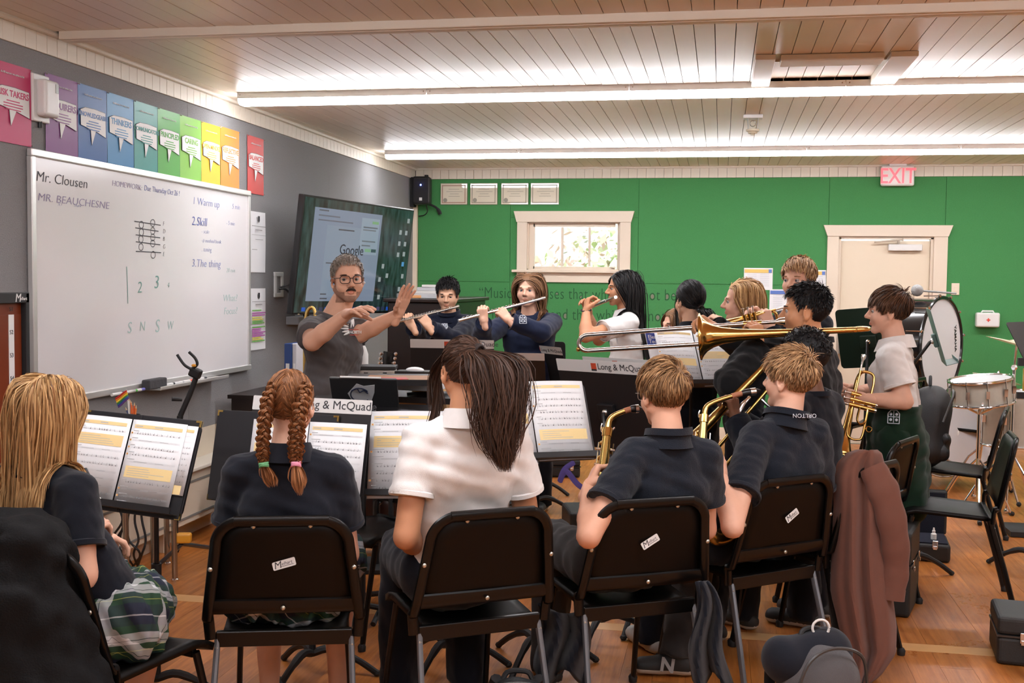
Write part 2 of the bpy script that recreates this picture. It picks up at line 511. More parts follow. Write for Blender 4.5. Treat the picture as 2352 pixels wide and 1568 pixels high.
# reveal
MB().box((wx0 + .006, YB + .06, (wz0 + wz1) / 2), (.012, .12, wz1 - wz0)).box((wx1 - .006, YB + .06, (wz0 + wz1) / 2), (.012, .12, wz1 - wz0)).box(((wx0 + wx1) / 2, YB + .06, wz1 - .006), (wx1 - wx0, .12, .012)).box(((wx0 + wx1) / 2, YB + .06, wz0 + .006), (wx1 - wx0, .12, .012)).build('jamb', M_trim, wn)
gx0, gx1, gz0, gz1 = -1.881, -1.045, 1.709, 2.104
sash = MB().box(((wx0 + gx0) / 2, YB + .06, (wz0 + wz1) / 2), (gx0 - wx0 - .01, .04, wz1 - wz0)).box(((gx1 + wx1) / 2, YB + .06, (wz0 + wz1) / 2), (wx1 - gx1 - .01, .04, wz1 - wz0)).box(((wx0 + wx1) / 2, YB + .06, (gz1 + wz1) / 2), (gx1 - gx0, .04, wz1 - gz1 - .01)).box(((wx0 + wx1) / 2, YB + .06, (gz0 + wz0) / 2), (gx1 - gx0, .04, gz0 - wz0 - .01)).build('sash', M_trim, wn)
for q in (1, 2):
    MB().box((gx0 + (gx1 - gx0) * q / 3, YB + .06, (gz0 + gz1) / 2), (.022, .03, gz1 - gz0)).build('muntin', M_trim, sash)
M_glass = mat('window_glass', (.95, .97, .97), .02, trans=1., spec=.3)
for q in range(3):
    a = gx0 + (gx1 - gx0) * q / 3
    MB().box((a + (gx1 - gx0) / 6, YB + .062, (gz0 + gz1) / 2), ((gx1 - gx0) / 3 - .022, .004, gz1 - gz0)).build('pane', M_glass, sash)
MB().box((-1.08, YB + .03, 1.70), (.05, .03, .012)).build('latch', M_trim, wn)

# outdoors: overexposed shrubs and a pale wall seen through the window
M_leafs = [mat('leaf_%d' % i, c, .6) for i, c in enumerate((srgb(190, 210, 150), srgb(215, 222, 180), srgb(225, 195, 180), srgb(190, 195, 185)))]
for bi, (bx, by, bz, br, lab) in enumerate(((-3.0, 13.6, 1.3, .75, 'pale green shrub outside the window, left of the three'), (-1.75, 15.6, 1.45, .95, 'reddish shrub outside the window, between two green ones'), (-1.1, 13.2, 1.3, .62, 'yellow-green shrub outside the window, nearest the door side'))):
    sh = thing('garden_shrub', (bx, by, 0), lab, 'shrub')
    r2 = np.random.default_rng(50 + bi); nL = 900
    u_ = r2.normal(size=(nL, 3)); u_ /= np.linalg.norm(u_, axis=1)[:, None]
    cpt = u_ * br * r2.uniform(.55, 1.05, (nL, 1)) + V(bx, by, bz)
    a_ = r2.normal(size=(nL, 3)); a_ /= np.linalg.norm(a_, axis=1)[:, None]
    b_ = np.cross(a_, u_); b_ /= np.linalg.norm(b_, axis=1)[:, None] + 1e-9
    L = r2.uniform(.05, .11, (nL, 1))
    vv = np.stack([cpt - a_ * L, cpt + b_ * L * .5, cpt + a_ * L, cpt - b_ * L * .5], 1).reshape(-1, 3)
    me = rawmesh('foliage', vv, np.arange(nL * 4).reshape(-1, 4), M_leafs, r2.choice(4, nL, p=[(.6, .3, .0, .1), (.2, .2, .5, .1), (.3, .6, .05, .05)][bi]))
    o = bpy.data.objects.new('foliage', me); link(o, sh); o['kind'] = 'stuff'
    MB().rod((bx, by, 0), (bx, by, bz), .04, .02).build('stem', mat('bark', (.12, .08, .05), .9), sh)
struct(MB().box((-1.5, 19, 1.6), (14, .2, 3.4)).build('exterior_wall', mat('outside_render', srgb(225, 222, 220), .8)))
struct(MB().box((-1.5, 16, -.15), (14, 9, .1)).build('ground_outside', mat('outside_ground', srgb(190, 190, 170), .9)))

# ------------------------------------------------------------------ door
dn = thing('door_1', (1.55, YB, 0), None, None); dn['kind'] = 'structure'
header(1.003, 2.118, 2.02, 2.128, YB - .002, .039, dn)
for (x0, x1) in ((1.005, dx0), (dx1, 2.114)):
    MB().box(((x0 + x1) / 2, YB - .012, 1.01), (x1 - x0, .03, 2.02)).build('side_trim', M_trim, dn, bevel=.002)
MB().box((dx0 + .012, YB + .05, 1.0), (.024, .1, 2.02)).box((dx1 - .012, YB + .05, 1.0), (.024, .1, 2.02)).box((1.55, YB + .05, 2.008), (dx1 - dx0, .1, .024)).build('jamb', M_trim, dn)
slab = MB().box((1.552, YB + .062, .99), (dx1 - dx0 - .052, .045, 1.98)).build('door_slab', mat('door_paint', srgb(226, 210, 186), .45), dn, bevel=.003)
MB().box((1.60 + .13, YB + .005, 1.915), (.31, .06, .062)).build('door_closer', M_white, dn, bevel=.006)
MB().rod((1.67, YB + .0, 1.955), (1.66, YB - .03, 1.985), .012).rod((1.66, YB - .03, 1.985), (1.44, YB - .02, 1.965), .008).rod((1.44, YB - .02, 1.968), (1.70, YB - .035, 1.99), .008).ball((1.70, YB - .035, 1.99), .013).build('closer_arm', mat('beige_metal', srgb(215, 205, 190), .35, .3), dn, smooth=True)
pb0 = UY(1930, 785); pb1 = UY(2120, 792)
MB().box((1.17, YB - .005, pb0[2] - .02), (.06, .09, .19)).build('push_bar_end', mat('grey_metal', (.55, .55, .55), .3, .9), dn, bevel=.008)
MB().tube([(1.17, YB - .055, pb0[2] - .01), (1.90, YB - .055, pb0[2] - .01)], .022, 12).build('push_bar', M_silver, dn, smooth=True)

# ------------------------------------------------------------------ ceiling light rows
M_tube = mat('lamp_lens', (.9, .9, .9), .4, emit=LAMP_COL, estr=LAMP_POWER)
M_lamph = mat('lamp_housing', srgb(232, 230, 228), .4)


def fixture(x0, y, label):
    t = thing('ceiling_light', (x0 + .61, y, ZC - .075), label, 'light', 'fluorescent fixtures')
    MB().prism([(-.072, 0), (.072, 0), (.068, -.037), (-.068, -.037)], 1.216, R=np.array([[0, 0, 1], [1, 0, 0], [0, 1, 0]]), t=(x0 + .002, y, ZC + .001)).build('housing', M_lamph, t)
    pr = [(.064, -.036), (.066, -.046), (.056, -.062), (.035, -.070), (-.035, -.070), (-.056, -.062), (-.066, -.046), (-.064, -.036)]
    MB().prism(pr[::-1], 1.212, R=np.array([[0, 0, 1], [1, 0, 0], [0, 1, 0]]), t=(x0 + .004, y, ZC)).build('lens', M_tube, t)
    for s in (.02, 1.2):
        MB().ball((x0 + s, y - .07, ZC - .014), .005, 8).build('screw', M_silver, t)


nth = ['first', 'second', 'third', 'fourth', 'fifth', 'sixth', 'seventh']
for y, x0, rn in ((6.6966, -2.9927, 'nearer'), (9.7883, -2.9831, 'farther')):
    for i in range(6):
        fixture(x0 + 1.22 * i, y, 'long white ceiling light in the %s row, %s from the whiteboard wall' % (rn, nth[i]))
for y in (2.9, -.4):
    for i in range(6):
        fixture(-2.99 + 1.22 * i, y, 'white ceiling light of the unseen row over the near half of the room')

# ================================================================== things on the walls
ML = np.array([[0, 0, 1], [1, 0, 0], [0, 1, 0]], float)      # left wall: read +y, up +z, out +x
MBK = np.array([[1, 0, 0], [0, 0, -1], [0, 1, 0]], float)    # back wall: read +x, up +z, out -y
M_w = mat('print_white', (.8, .79, .78), .55)
M_line = mat('print_line', (.05, .05, .07), .6)


def sheet(name, x0, x1, z0, z1, y_out, M3, org, mt, parent, curl=.006, seed=0, n=8):
    """slightly wavy paper sheet in wall coordinates (u,v,out)"""
    r = random.Random(seed); a, b, c = r.uniform(0, 6), r.uniform(0, 6), r.uniform(.5, 1)

    def fn(i, j):
        u_, v_ = x0 + (x1 - x0) * i, z0 + (z1 - z0) * j
        w = y_out + curl * (.5 + .5 * math.sin(a + 5 * i * c)) * (.4 + .6 * math.cos(b + 2.5 * j) ** 2) * (1 - .6 * abs(2 * j - 1))
        return np.asarray(org) + M3 @ V(u_, v_, w)
    return MB().surf(fn, n, n).build(name, mt, parent, smooth=True)


POST = [('RISK TAKERS', 4.447, 4.727, (214, 50, 110), 'crimson'), ('INQUIRERS', 4.838, 5.110, (140, 62, 140), 'purple'), ('KNOWLEDGEABLE', 5.112, 5.376, (52, 106, 178), 'royal blue'),
        ('THINKERS', 5.379, 5.648, (72, 150, 205), 'sky blue'), ('COMMUNICATORS', 5.651, 5.910, (84, 170, 160), 'teal'), ('PRINCIPLED', 5.913, 6.175, (100, 188, 84), 'green'),
        ('CARING', 6.178, 6.450, (150, 212, 92), 'lime green'), ('OPEN-MINDED', 6.453, 6.717, (250, 205, 60), 'yellow'), ('REFLECTIVE', 6.720, 7.003, (250, 158, 62), 'orange'), ('BALANCED', 7.130, 7.405, (222, 62, 56), 'red')]
for i, (ti, y0, y1, c, cn) in enumerate(POST):
    z1, z0 = (2.496, 2.142) if i == 0 else (2.505 if i < 8 else 2.512, 2.125 + .002 * (i % 3))
    mt = mat('poster_' + cn, tuple(.8 * q for q in srgb(*c)), .45, spec=.35, var=.06, vscale=5)
    w, h = y1 - y0, z1 - z0
    org = V(XL + .006, y0, z0)
    t = thing('wall_poster', org + V(0, w / 2, 0), '%s learner poster with a white speech bubble reading %s' % (cn, ti.lower()), 'poster', 'learner posters above the whiteboard')
    sheet('poster_sheet', 0, w, 0, h, .002, ML, org, mt, t, .003, i)
    bub = [(.06, .66), (.22, .70), (.55, .705), (.92, .69), (.93, .36), (.58, .415), (.44, .22), (.40, .43), (.07, .46)]
    P = [(a * w, b * h) for a, b in bub]
    cx, cyy = .5 * w, .52 * h
    MB().prism([((a - cx) * 1.03 + cx, (b - cyy) * 1.03 + cyy) for a, b in P], .0006, R=ML, t=org + V(.0062, 0, 0)).build('bubble_outline', M_line, t)
    MB().prism(P, .0012, R=ML, t=org + V(.0064, 0, 0)).build('speech_bubble', M_w, t)
    text('poster_title', ti, .165 * w * min(1, 9.5 / len(ti)), ML, org + V(.0079, .5 * w, .585 * h), mt, t, 'CENTER', bold=.0009)
    lm = MB()
    for q in range(4): lm.box((.5 * w, (.53 - .035 * q) * h, 0), ((.5 if q else .34) * w * (.8 if q == 3 else 1), .005, .0006))
    lm.build('poster_lines', mt, t, xf=(ML, org + V(.0079, 0, 0)))
    text('poster_caption', 'As IB learners we strive to be', .05 * w, ML, org + V(.0068, .5 * w, .86 * h), M_w, t, 'CENTER')
    for a, b in ((.02, .985), (.98, .985), (.02, .015), (.98, .015)): MB().ball((a * w, b * h, .004), .004, 6).build('push_pin', M_silver, t, xf=(ML, org + V(.004, 0, 0)))

# thermostat box between posters
t = thing('wall_thermostat', (XL, 4.78, 2.25), 'white thermostat box fixed between the crimson and purple posters', 'thermostat')
MB().box((XL + .012, 4.79, 2.375), (.02, .13, .22)).build('back_plate', M_white, t, bevel=.006)
MB().box((XL + .045, 4.803, 2.375), (.055, .115, .17)).build('cover', M_white, t, bevel=.016, bseg=4)
MB().box((XL + .0735, 4.835, 2.425), (.002, .022, .042)).build('display', mat('lcd', (.25, .25, .22), .3), t)
MB().rod((XL + .012, 4.79, 2.27), (XL + .012, 4.79, 2.24), .01).build('cable_stub', M_black, t)

# ------------------------------------------------------------------ whiteboard
by0, by1, bz0, bz1 = 4.688, 7.133, .932, 2.135
wbd = thing('whiteboard', (XL, (by0 + by1) / 2, bz0), 'large aluminium-framed whiteboard with handwritten lesson notes', 'whiteboard')
MB().box((XL + .016, (by0 + by1) / 2, (bz0 + bz1) / 2), (.014, by1 - by0 - .02, bz1 - bz0 - .02)).build('writing_surface', mat('enamel', (.80, .78, .79), .16, spec=.6), wbd)
M_alu = mat('aluminium', (.72, .71, .69), .35, .6)
for c, s in ((((by0 + by1) / 2, bz1 - .018), (by1 - by0, .036)), (((by0 + by1) / 2, bz0 + .018), (by1 - by0, .036))):
    MB().box((XL + .022, c[0], c[1]), (.03, s[0], s[1])).build('frame_rail', M_alu, wbd, bevel=.006, bseg=3)
for y in (by0 + .018, by1 - .018):
    MB().box((XL + .020, y, (bz0 + bz1) / 2), (.028, .034, bz1 - bz0 - .07)).build('frame_stile', M_alu, wbd, bevel=.004)
ty0, ty1 = 5.72, UX(485, 868)[1]
MB().box((XL + .07, (ty0 + ty1) / 2, bz0 - .004), (.10, ty1 - ty0, .008)).box((XL + .118, (ty0 + ty1) / 2, bz0 + .004), (.006, ty1 - ty0, .016)).build('pen_tray', M_alu, wbd, bevel=.002)

M_mk = {'k': mat('marker_black', (.06, .06, .07), .7), 'p': mat('marker_violet', srgb(150, 140, 175), .7), 'b': mat('marker_blue', srgb(70, 90, 165), .7), 'bl': mat('marker_blue_faded', srgb(140, 150, 195), .7),
        'g': mat('marker_green', srgb(120, 165, 155), .7), 'gl': mat('marker_green_faded', srgb(165, 195, 190), .7)}


def hand(s, px, py, hpx, c, sx=1., shear=.15):
    p = UX(px, py, XL + .0245)
    d = abs((p - CAM) @ FWD)
    text('handwriting', s, hpx * d / F / .70, ML, p, M_mk[c], wbd, shear=shear, ext=.0003, sx=sx, bold=-.0008)


hand('Mr. Clousen', 82, 415, 24, 'k', 1.25); hand('MR. BEAUCHESNE', 86, 460, 18, 'p', 1.5); hand('3D', 132, 472, 7, 'b', 1.4); hand('Share', 170, 474, 7, 'b', 1.3)
hand('HOMEWORK:', 257, 426, 13, 'p', 1.2); hand('Due Thursday Oct 26 !', 331, 437, 13, 'b', .98)
hand('1 Warm up', 442, 468, 17, 'bl', 1.25); hand('5 min', 533, 479, 12, 'bl', 1.1)
hand('2.Skill', 440, 516, 20, 'b', 1.2); hand('- 5 min', 520, 516, 10, 'bl', 1.1); hand('- scale', 463, 535, 9, 'bl', 1.2); hand('-# method book', 463, 556, 9, 'b', 1.2); hand('. tuning', 463, 577, 11, 'bl', 1.1)
hand('3.The thing', 440, 612, 18, 'bl', 1.3); hand('20 min', 520, 625, 10, 'gl', 1.2)
hand('What?', 512, 692, 16, 'gl', 1.3); hand('Focus?', 514, 722, 16, 'gl', 1.2)
hand('2', 315, 672, 26, 'g', 1.2); hand('3', 353, 662, 30, 'g', 1.2); hand('4', 384, 660, 12, 'g', 1.2)
hand('S', 292, 765, 26, 'gl', 1.2); hand('N', 320, 760, 22, 'gl', 1.1); hand('S', 356, 763, 30, 'gl', 1.1); hand('W', 384, 757, 20, 'gl', 1.)


def stroke(pts, c, r=.0022):
    P = [UX(x, y, XL + .0245) for x, y in pts]
    MB().tube(P, r, 6, flat=((1, 0, 0), .12)).build('pen_stroke', M_mk[c], wbd)


for a, b in (((309, 508), (369, 517)), ((311, 523), (364, 531)), ((312, 539), (368, 546)), ((312, 555), (368, 562)), ((312, 577), (370, 580))): stroke([a, b], 'k', .003)
for i, (x, y) in enumerate(((325, 516), (325, 533), (324, 549), (324, 567))): stroke([(x + 5 * math.cos(q), y + 8 * math.sin(q)) for q in np.linspace(0, 6.3, 14)], 'k')
for i, (x, y) in enumerate(((351, 512), (351, 530), (351, 545), (351, 559), (352, 585))): stroke([(x + 5 * math.cos(q), y + 8 * math.sin(q)) for q in np.linspace(0, 6.3, 14)], 'k')
for i, s in enumerate('FDBGE'): hand(s, 374, 518 + 17.5 * i, 10, 'k', 1.1)
stroke([(291, 612), (293, 655), (294, 697)], 'g', .003)


def marker(px, py, capc, label, L=.13):
    p = UX(px, py, XL + .075); z = bz0 + .0085
    t = thing('marker_pen', (p[0], p[1], z - .0085), label, 'marker', 'markers on the whiteboard tray')
    MB().tube([(p[0], p[1] - L / 2, z), (p[0], p[1] + L * .22, z)], .0085, 10).build('barrel', M_white, t, smooth=True)
    MB().tube([(p[0], p[1] + L * .22, z), (p[0], p[1] + L * .5, z)], [.009, .008], 10).build('cap', mat('pen_' + capc[0], srgb(*capc[1]), .4), t, smooth=True)


for px, py, cc, lab in ((272, 899, ('navy', (30, 36, 90)), 'white marker pen with navy cap at the near end of the tray'), (303, 893, ('green', (80, 190, 70)), 'white marker pen with bright green cap on the tray'), (317, 889, ('violet', (110, 110, 190)), 'white marker pen with violet cap beside the black eraser'),
                        (390, 882, ('black', (25, 25, 28)), 'white marker pen with black cap just past the eraser'), (412, 876, ('grey', (190, 190, 190)), 'white marker pen with pale grey cap on the tray'), (430, 872, ('red', (235, 90, 60)), 'white marker pen with orange-red cap on the tray'), (462, 868, ('darkgrey', (60, 60, 64)), 'white marker pen with dark cap at the far end of the tray')):
    marker(px, py, cc, lab)
p = UX(355, 882, XL + .07)
MB().box((p[0], p[1], bz0 + .028), (.05, .20, .055)).build('board_eraser', mat('eraser_felt', (.06, .06, .065), .9, bump=.3), bevel=.008)
tag(bpy.data.objects['board_eraser'], 'dark grey felt eraser lying on the whiteboard tray', 'eraser')

# ------------------------------------------------------------------ notices beside the board
for i, (z0, z1, lab) in enumerate(((1.59, 2.006, 'white printed notice with small crest, upper one beside the whiteboard'), (1.057, 1.48, 'white printed notice striped with coloured highlighter beside the whiteboard'))):
    org = V(XL + .004, 7.155, z0); h = z1 - z0
    t = thing('wall_notice', org, lab, 'notice')
    sheet('notice_sheet', 0, .28, 0, h, .003, ML, org, M_paper, t, .012, 30 + i)
    MB().prism([(.125, h - .03), (.155, h - .03), (.155, h - .06), (.14, h - .075), (.125, h - .06)], .001, R=ML, t=org + V(.0165, 0, 0)).build('crest', M_ink, t)
    lm = MB(); rq = random.Random(i)
    lines = [('k', .1, h - .10, .9, .004), ('k', .3, h - .125, .7, .006)] if i == 0 else []
    if i == 0:
        lines += [('k', .08, h - .16, .92, .002), ('k', .3, h - .19, .75, .003), ('k', .1, h - .26, .4, .003)]
    else:
        lines += [('k', .1, h - .09, .9, .003), ('k', .3, h - .11, .7, .006)]
        for q, (cc, yy) in enumerate((('hg', .15), ('hm', .168), ('hm', .183), ('hy', .2), ('hy', .213), ('hg', .226), ('hg', .238), ('hg', .265), ('hm', .278), ('hm', .29), ('hm', .302), ('hm', .314), ('hm', .326), ('hy', .338), ('hy', .35), ('hg', .362))):
            lines.append((cc, .1, h - yy, rq.uniform(.6, .95), .0075))
    cols = {'k': 0, 'hg': 1, 'hm': 2, 'hy': 3}
    for cc, a, z, b, th in lines: lm.box(((a + b) / 2 * .28, z, 0), ((b - a) * .28, th, .001), cols[cc])
    lm.build('printed_lines', [mat('ink_grey', (.3, .3, .3), .7), mat('hl_green', srgb(110, 180, 80), .6), mat('hl_magenta', srgb(190, 100, 180), .6), mat('hl_yellow', srgb(225, 215, 90), .6)], t, xf=(ML, org + V(.0165, 0, 0)))

# recessed outlet plate with cables
oy, oz = 7.676, 1.506
t = thing('wall_outlet', (XL, oy, oz - .09), 'white recessed cable outlet plate on the grey wall', 'outlet')
mb = MB()
for c, s in (((0, .075), (.16, .03)), ((0, -.075), (.16, .03)), ((-.06, 0), (.035, .12)), ((.06, 0), (.035, .12))): mb.box((XL + .008, oy + c[0], oz + c[1]), (.014, s[0], s[1]))
mb.build('plate', M_white, t, bevel=.003)
MB().box((XL + .003, oy, oz + .0), (.004, .1, .13)).build('recess', mat('recess_grey', (.35, .34, .33), .7), t)
tvb = V(-2.86, 7.45, 1.30)
tag(MB().tube(spline([(XL + .01, oy, oz - .03), (XL + .06, oy + .03, oz - .04), (XL + .12, oy + .1, oz - .15), (XL + .17, oy + .16, oz - .26), tvb + V(-.03, .1, .1)], 20), .008, 8).build('power_cable', M_black, smooth=True), 'thick black cable drooping from outlet to television', 'cable')
tag(MB().tube(spline([(XL + .01, oy + .01, oz - .02), (XL + .09, oy + .06, oz + .0), (XL + .15, oy + .16, oz - .04), (XL + .2, oy + .26, oz - .1)], 18), .005, 8).build('signal_cable', M_black, smooth=True), 'thin black cable looping from outlet behind the television', 'cable')

# ------------------------------------------------------------------ television
tv = thing('television', (-2.656, 8.004, 1.28), 'large television on a tilted wall arm showing a search page', 'television')
TVM = rz(1.299) @ rot((1, 0, 0), .12) @ rot((0, 1, 0), .011)   # local x right, -y out, z up
TVC = V(-2.656, 8.004, 1.705)
MB().box((0, .03, 0), (1.45, .05, .83)).build('casing', M_blackg, tv, xf=(TVM, TVC), bevel=.006)
MB().box((0, .07, -.08), (.9, .05, .5)).build('rear_bulge', M_blackm, tv, xf=(TVM, TVC), bevel=.02)
tvs = MB()


def scr(name, u0, u1, v0, v1, col, k, e=.55):
    """rectangle on the screen in fractions (u right, v down)"""
    x0, x1 = -.71 + 1.42 * u0, -.71 + 1.42 * u1; z1, z0 = .4 - .80 * v0, .4 - .80 * v1
    mt = mat('screen_%02x%02x%02x' % col, tuple(.12 * q for q in srgb(*col)), .12, emit=srgb(*col), estr=e * .62, spec=.5)
    return MB().box(((x0 + x1) / 2, .0045 - .0006 * k, (z0 + z1) / 2), (x1 - x0, .0008, z1 - z0)).build(name, mt, tv, xf=(TVM, TVC))


def dark_forest():
    mt = bpy.data.materials.new('screen_forest'); mt.use_nodes = True; nt = mt.node_tree; b = nt.nodes['Principled BSDF']
    tc = nt.nodes.new('ShaderNodeTexCoord'); mp = nt.nodes.new('ShaderNodeMapping'); mp.inputs['Scale'].default_value = (9, 9, 2.2)
    n = nt.nodes.new('ShaderNodeTexNoise'); n.inputs['Scale'].default_value = 3; n.inputs['Detail'].default_value = 8
    nt.links.new(tc.outputs['Object'], mp.inputs[0]); nt.links.new(mp.outputs[0], n.inputs['Vector'])
    cr = nt.nodes.new('ShaderNodeValToRGB'); cr.color_ramp.elements[0].position = .35; cr.color_ramp.elements[1].position = .8
    cr.color_ramp.elements[0].color = (*srgb(16, 24, 26), 1); cr.color_ramp.elements[1].color = (*srgb(70, 100, 98), 1)
    nt.links.new(n.outputs['Fac'], cr.inputs[0]); nt.links.new(cr.outputs[0], b.inputs['Emission Color']); b.inputs['Base Color'].default_value = (.004, .005, .005, 1)
    b.inputs['Emission Strength'].default_value = .28; b.inputs['Roughness'].default_value = .12
    return mt


MB().box((0, .0045, 0), (1.42, .0012, .80)).build('screen', dark_forest(), tv, xf=(TVM, TVC))
scr('page_window', .085, .69, .075, .90, (120, 132, 150), 1, .62)
scr('page_centre', .20, .5, .22, .86, (126, 140, 156), 2, .6)
scr('page_popup', .50, .67, .12, .46, (134, 150, 164), 3, .6)
for u0, u1, v0, c in ((.12, .2, .09, (90, 95, 105)), (.12, .3, .135, (105, 110, 122)), (.12, .42, .175, (105, 110, 122)), (.3, .44, .245, (70, 74, 84)), (.52, .655, .2, (90, 100, 108)), (.52, .64, .225, (110, 118, 126)), (.52, .645, .33, (100, 110, 118)), (.52, .6, .37, (100, 110, 118)), (.22, .27, .55, (90, 95, 105)), (.44, .52, .53, (90, 95, 105)), (.2, .25, .83, (80, 86, 96)), (.2, .26, .87, (80, 86, 96))):
    scr('page_line', u0, u1, v0, v0 + .012, c, 5, .5)
scr('page_button', .555, .61, .405, .435, (120, 165, 130), 5); scr('page_button', .615, .66, .405, .435, (52, 78, 84), 5); scr('page_button', .6, .66, .145, .17, (120, 165, 120), 5)
for i, (u_, v_) in enumerate(((.96, .1), (.89, .22), (.95, .22), (.89, .33), (.95, .33), (.89, .44), (.95, .43), (.75, .56), (.95, .53), (.73, .69), (.80, .65), (.96, .65), (.74, .86), (.94, .78), (.94, .89))):
    scr('desktop_icon', u_ - .012, u_ + .012, v_ - .022, v_ + .022, (86, 150, 200) if i == 8 else (150, 160, 160), 2, .55)
for i in range(18):
    scr('dock_icon', .06 + .048 * i, .09 + .048 * i, .955, .99, ((40, 90, 190), (60, 70, 110), (80, 80, 110), (50, 60, 90))[i % 4 if i else 0], 2, .5)
text('page_lettering', 'Google', .105, TVM @ np.array([[1, 0, 0], [0, 0, -1], [0, 1, 0]]), TVC + TVM @ V(-.71 + 1.42 * .325, .0008, .4 - .8 * .47), mat('screen_text', (.03, .03, .05), .3), tv)
MB().box((-.66, -.002, -.41), (.02, .004, .006)).build('power_light', M_silver, tv, xf=(TVM, TVC))
mnt = MB().box((XL + .03, 8.08, 1.52), (.06, .16, .62)).build('wall_plate', mat('mount_grey', (.32, .32, .33), .5), tv, bevel=.01)
MB().rod((XL + .05, 8.05, 1.55), (-2.85, 7.75, 1.6), .025).rod((-2.85, 7.75, 1.6), (-2.66, 8.02, 1.66), .025).build('mount_arm', M_blackm, tv)
MB().box((XL + .05, 7.98, 1.24), (.10, .3, .06)).build('mount_tray', mat('mount_grey'), tv, bevel=.006)

# wall speaker in the corner
t = thing('wall_speaker', (-3.06, 11.2, 2.32), 'black wall speaker with a blue light in the corner above the television', 'speaker')
sp = MB().box((0, 0, 0), (.185, .17, .285)).build('cabinet', M_black, t, xf=(rz(.12), V(-3.03, 11.18, 2.462)), bevel=.028, bseg=4)
MB().box((0, 0, 0), (.15, .01, .24)).build('grille', mat('speaker_grille', (.018, .018, .02), .7, bump=.6, bscale=700), t, xf=(rz(.12), V(-3.02, 11.095, 2.462)), bevel=.004)
MB().ball(V(-3.02, 11.088, 2.515), .008, 8).build('status_light', mat('blue_led', (.1, .15, 1), .3, emit=(.12, .18, 1), estr=14), t)
MB().box(V(-3.02, 11.088, 2.372), (.03, .004, .03)).build('badge', M_w, t)
MB().box((-3.13, 11.2, 2.45), (.04, .1, .3)).rod((-2.99, 11.2, 2.61), (-2.99, 11.2, 2.625), .02).build('bracket', M_blackm, t)
MB().tube(spline([(-2.97, 11.22, 2.33), (-2.90, 11.24, 2.30), (-2.87, 11.26, 2.26), (-2.86, 11.27, 2.23)], 10), [.012] * 5 + [.02] * 5, 8).build('plug', M_black, t, smooth=True)
MB().tube(spline([(-3.0, 11.22, 2.33), (-2.99, 11.25, 2.26), (-3.03, 11.27, 2.22), (-3.09, 11.28, 2.21)], 12), .006, 6).build('lead', M_black, t, smooth=True)

# certificates
for i, (x0, x1) in enumerate(((-2.866, -2.583), (-2.553, -2.268), (-2.229, -1.947), (-1.923, -1.633))):
    z0, z1 = 2.33, 2.548; w, h = x1 - x0, z1 - z0; org = V(x0, YB - .002, z0)
    t = thing('framed_certificate', org, 'framed cream certificate with scalloped border, %s from the corner speaker' % nth[i], 'certificate', 'row of certificates')
    MB().box((w / 2, h / 2, .008), (w, h, .016)).build('frame', mat('cert_frame', (.3, .25, .18), .4), t, xf=(MBK, org), bevel=.002)
    MB().box((w / 2, h / 2, .0165), (w - .006, h - .006, .001)).build('certificate_sheet', mat('cert_paper', srgb(218, 208, 186), .6, coat=1.), t, xf=(MBK, org))
    bm = MB(); bc = mat(('cert_b0', 'cert_b1')[i == 0], srgb(*((150, 140, 120), (165, 125, 105))[i == 0]), .6)
    for q in range(22):
        a = q / 21
        for z in (.022, h - .022): bm.add([(.02 + (w - .04) * a - .006, z - .007, 0), (.02 + (w - .04) * a + .006, z - .007, 0), (.02 + (w - .04) * a, z + .007, 0)], [(0, 1, 2)])
    for q in range(16):
        a = q / 15
        for x_ in (.022, w - .022): bm.add([(x_ - .007, .02 + (h - .04) * a - .006, 0), (x_ + .007, .02 + (h - .04) * a, 0), (x_ - .007, .02 + (h - .04) * a + .006, 0)], [(0, 1, 2)])
    bm.box((w / 2, .022, 0), (w - .04, .005, .0004)).box((w / 2, h - .022, 0), (w - .04, .005, .0004)).box((.022, h / 2, 0), (.005, h - .04, .0004)).box((w - .022, h / 2, 0), (.005, h - .04, .0004))
    bm.build('border_print', bc, t, xf=(MBK, org + V(0, -.0175, 0)))
    lm = MB().lathe([(.022, 0), (.022, .0006), (0, .0006)], 20, t=(.05, .045, 0)) if i < 3 else MB()
    for q, (a, b) in enumerate(((.3, .7), (.22, .82), (.35, .68), (.3, .72))): lm.box(((a + b) / 2 * w, h * (.72 - .11 * q), 0), ((b - a) * w, .004, .0006))
    lm.build('lettering_lines', mat('cert_ink', srgb(150, 145, 130), .6), t, xf=(MBK, org + V(0, -.0176, 0)))

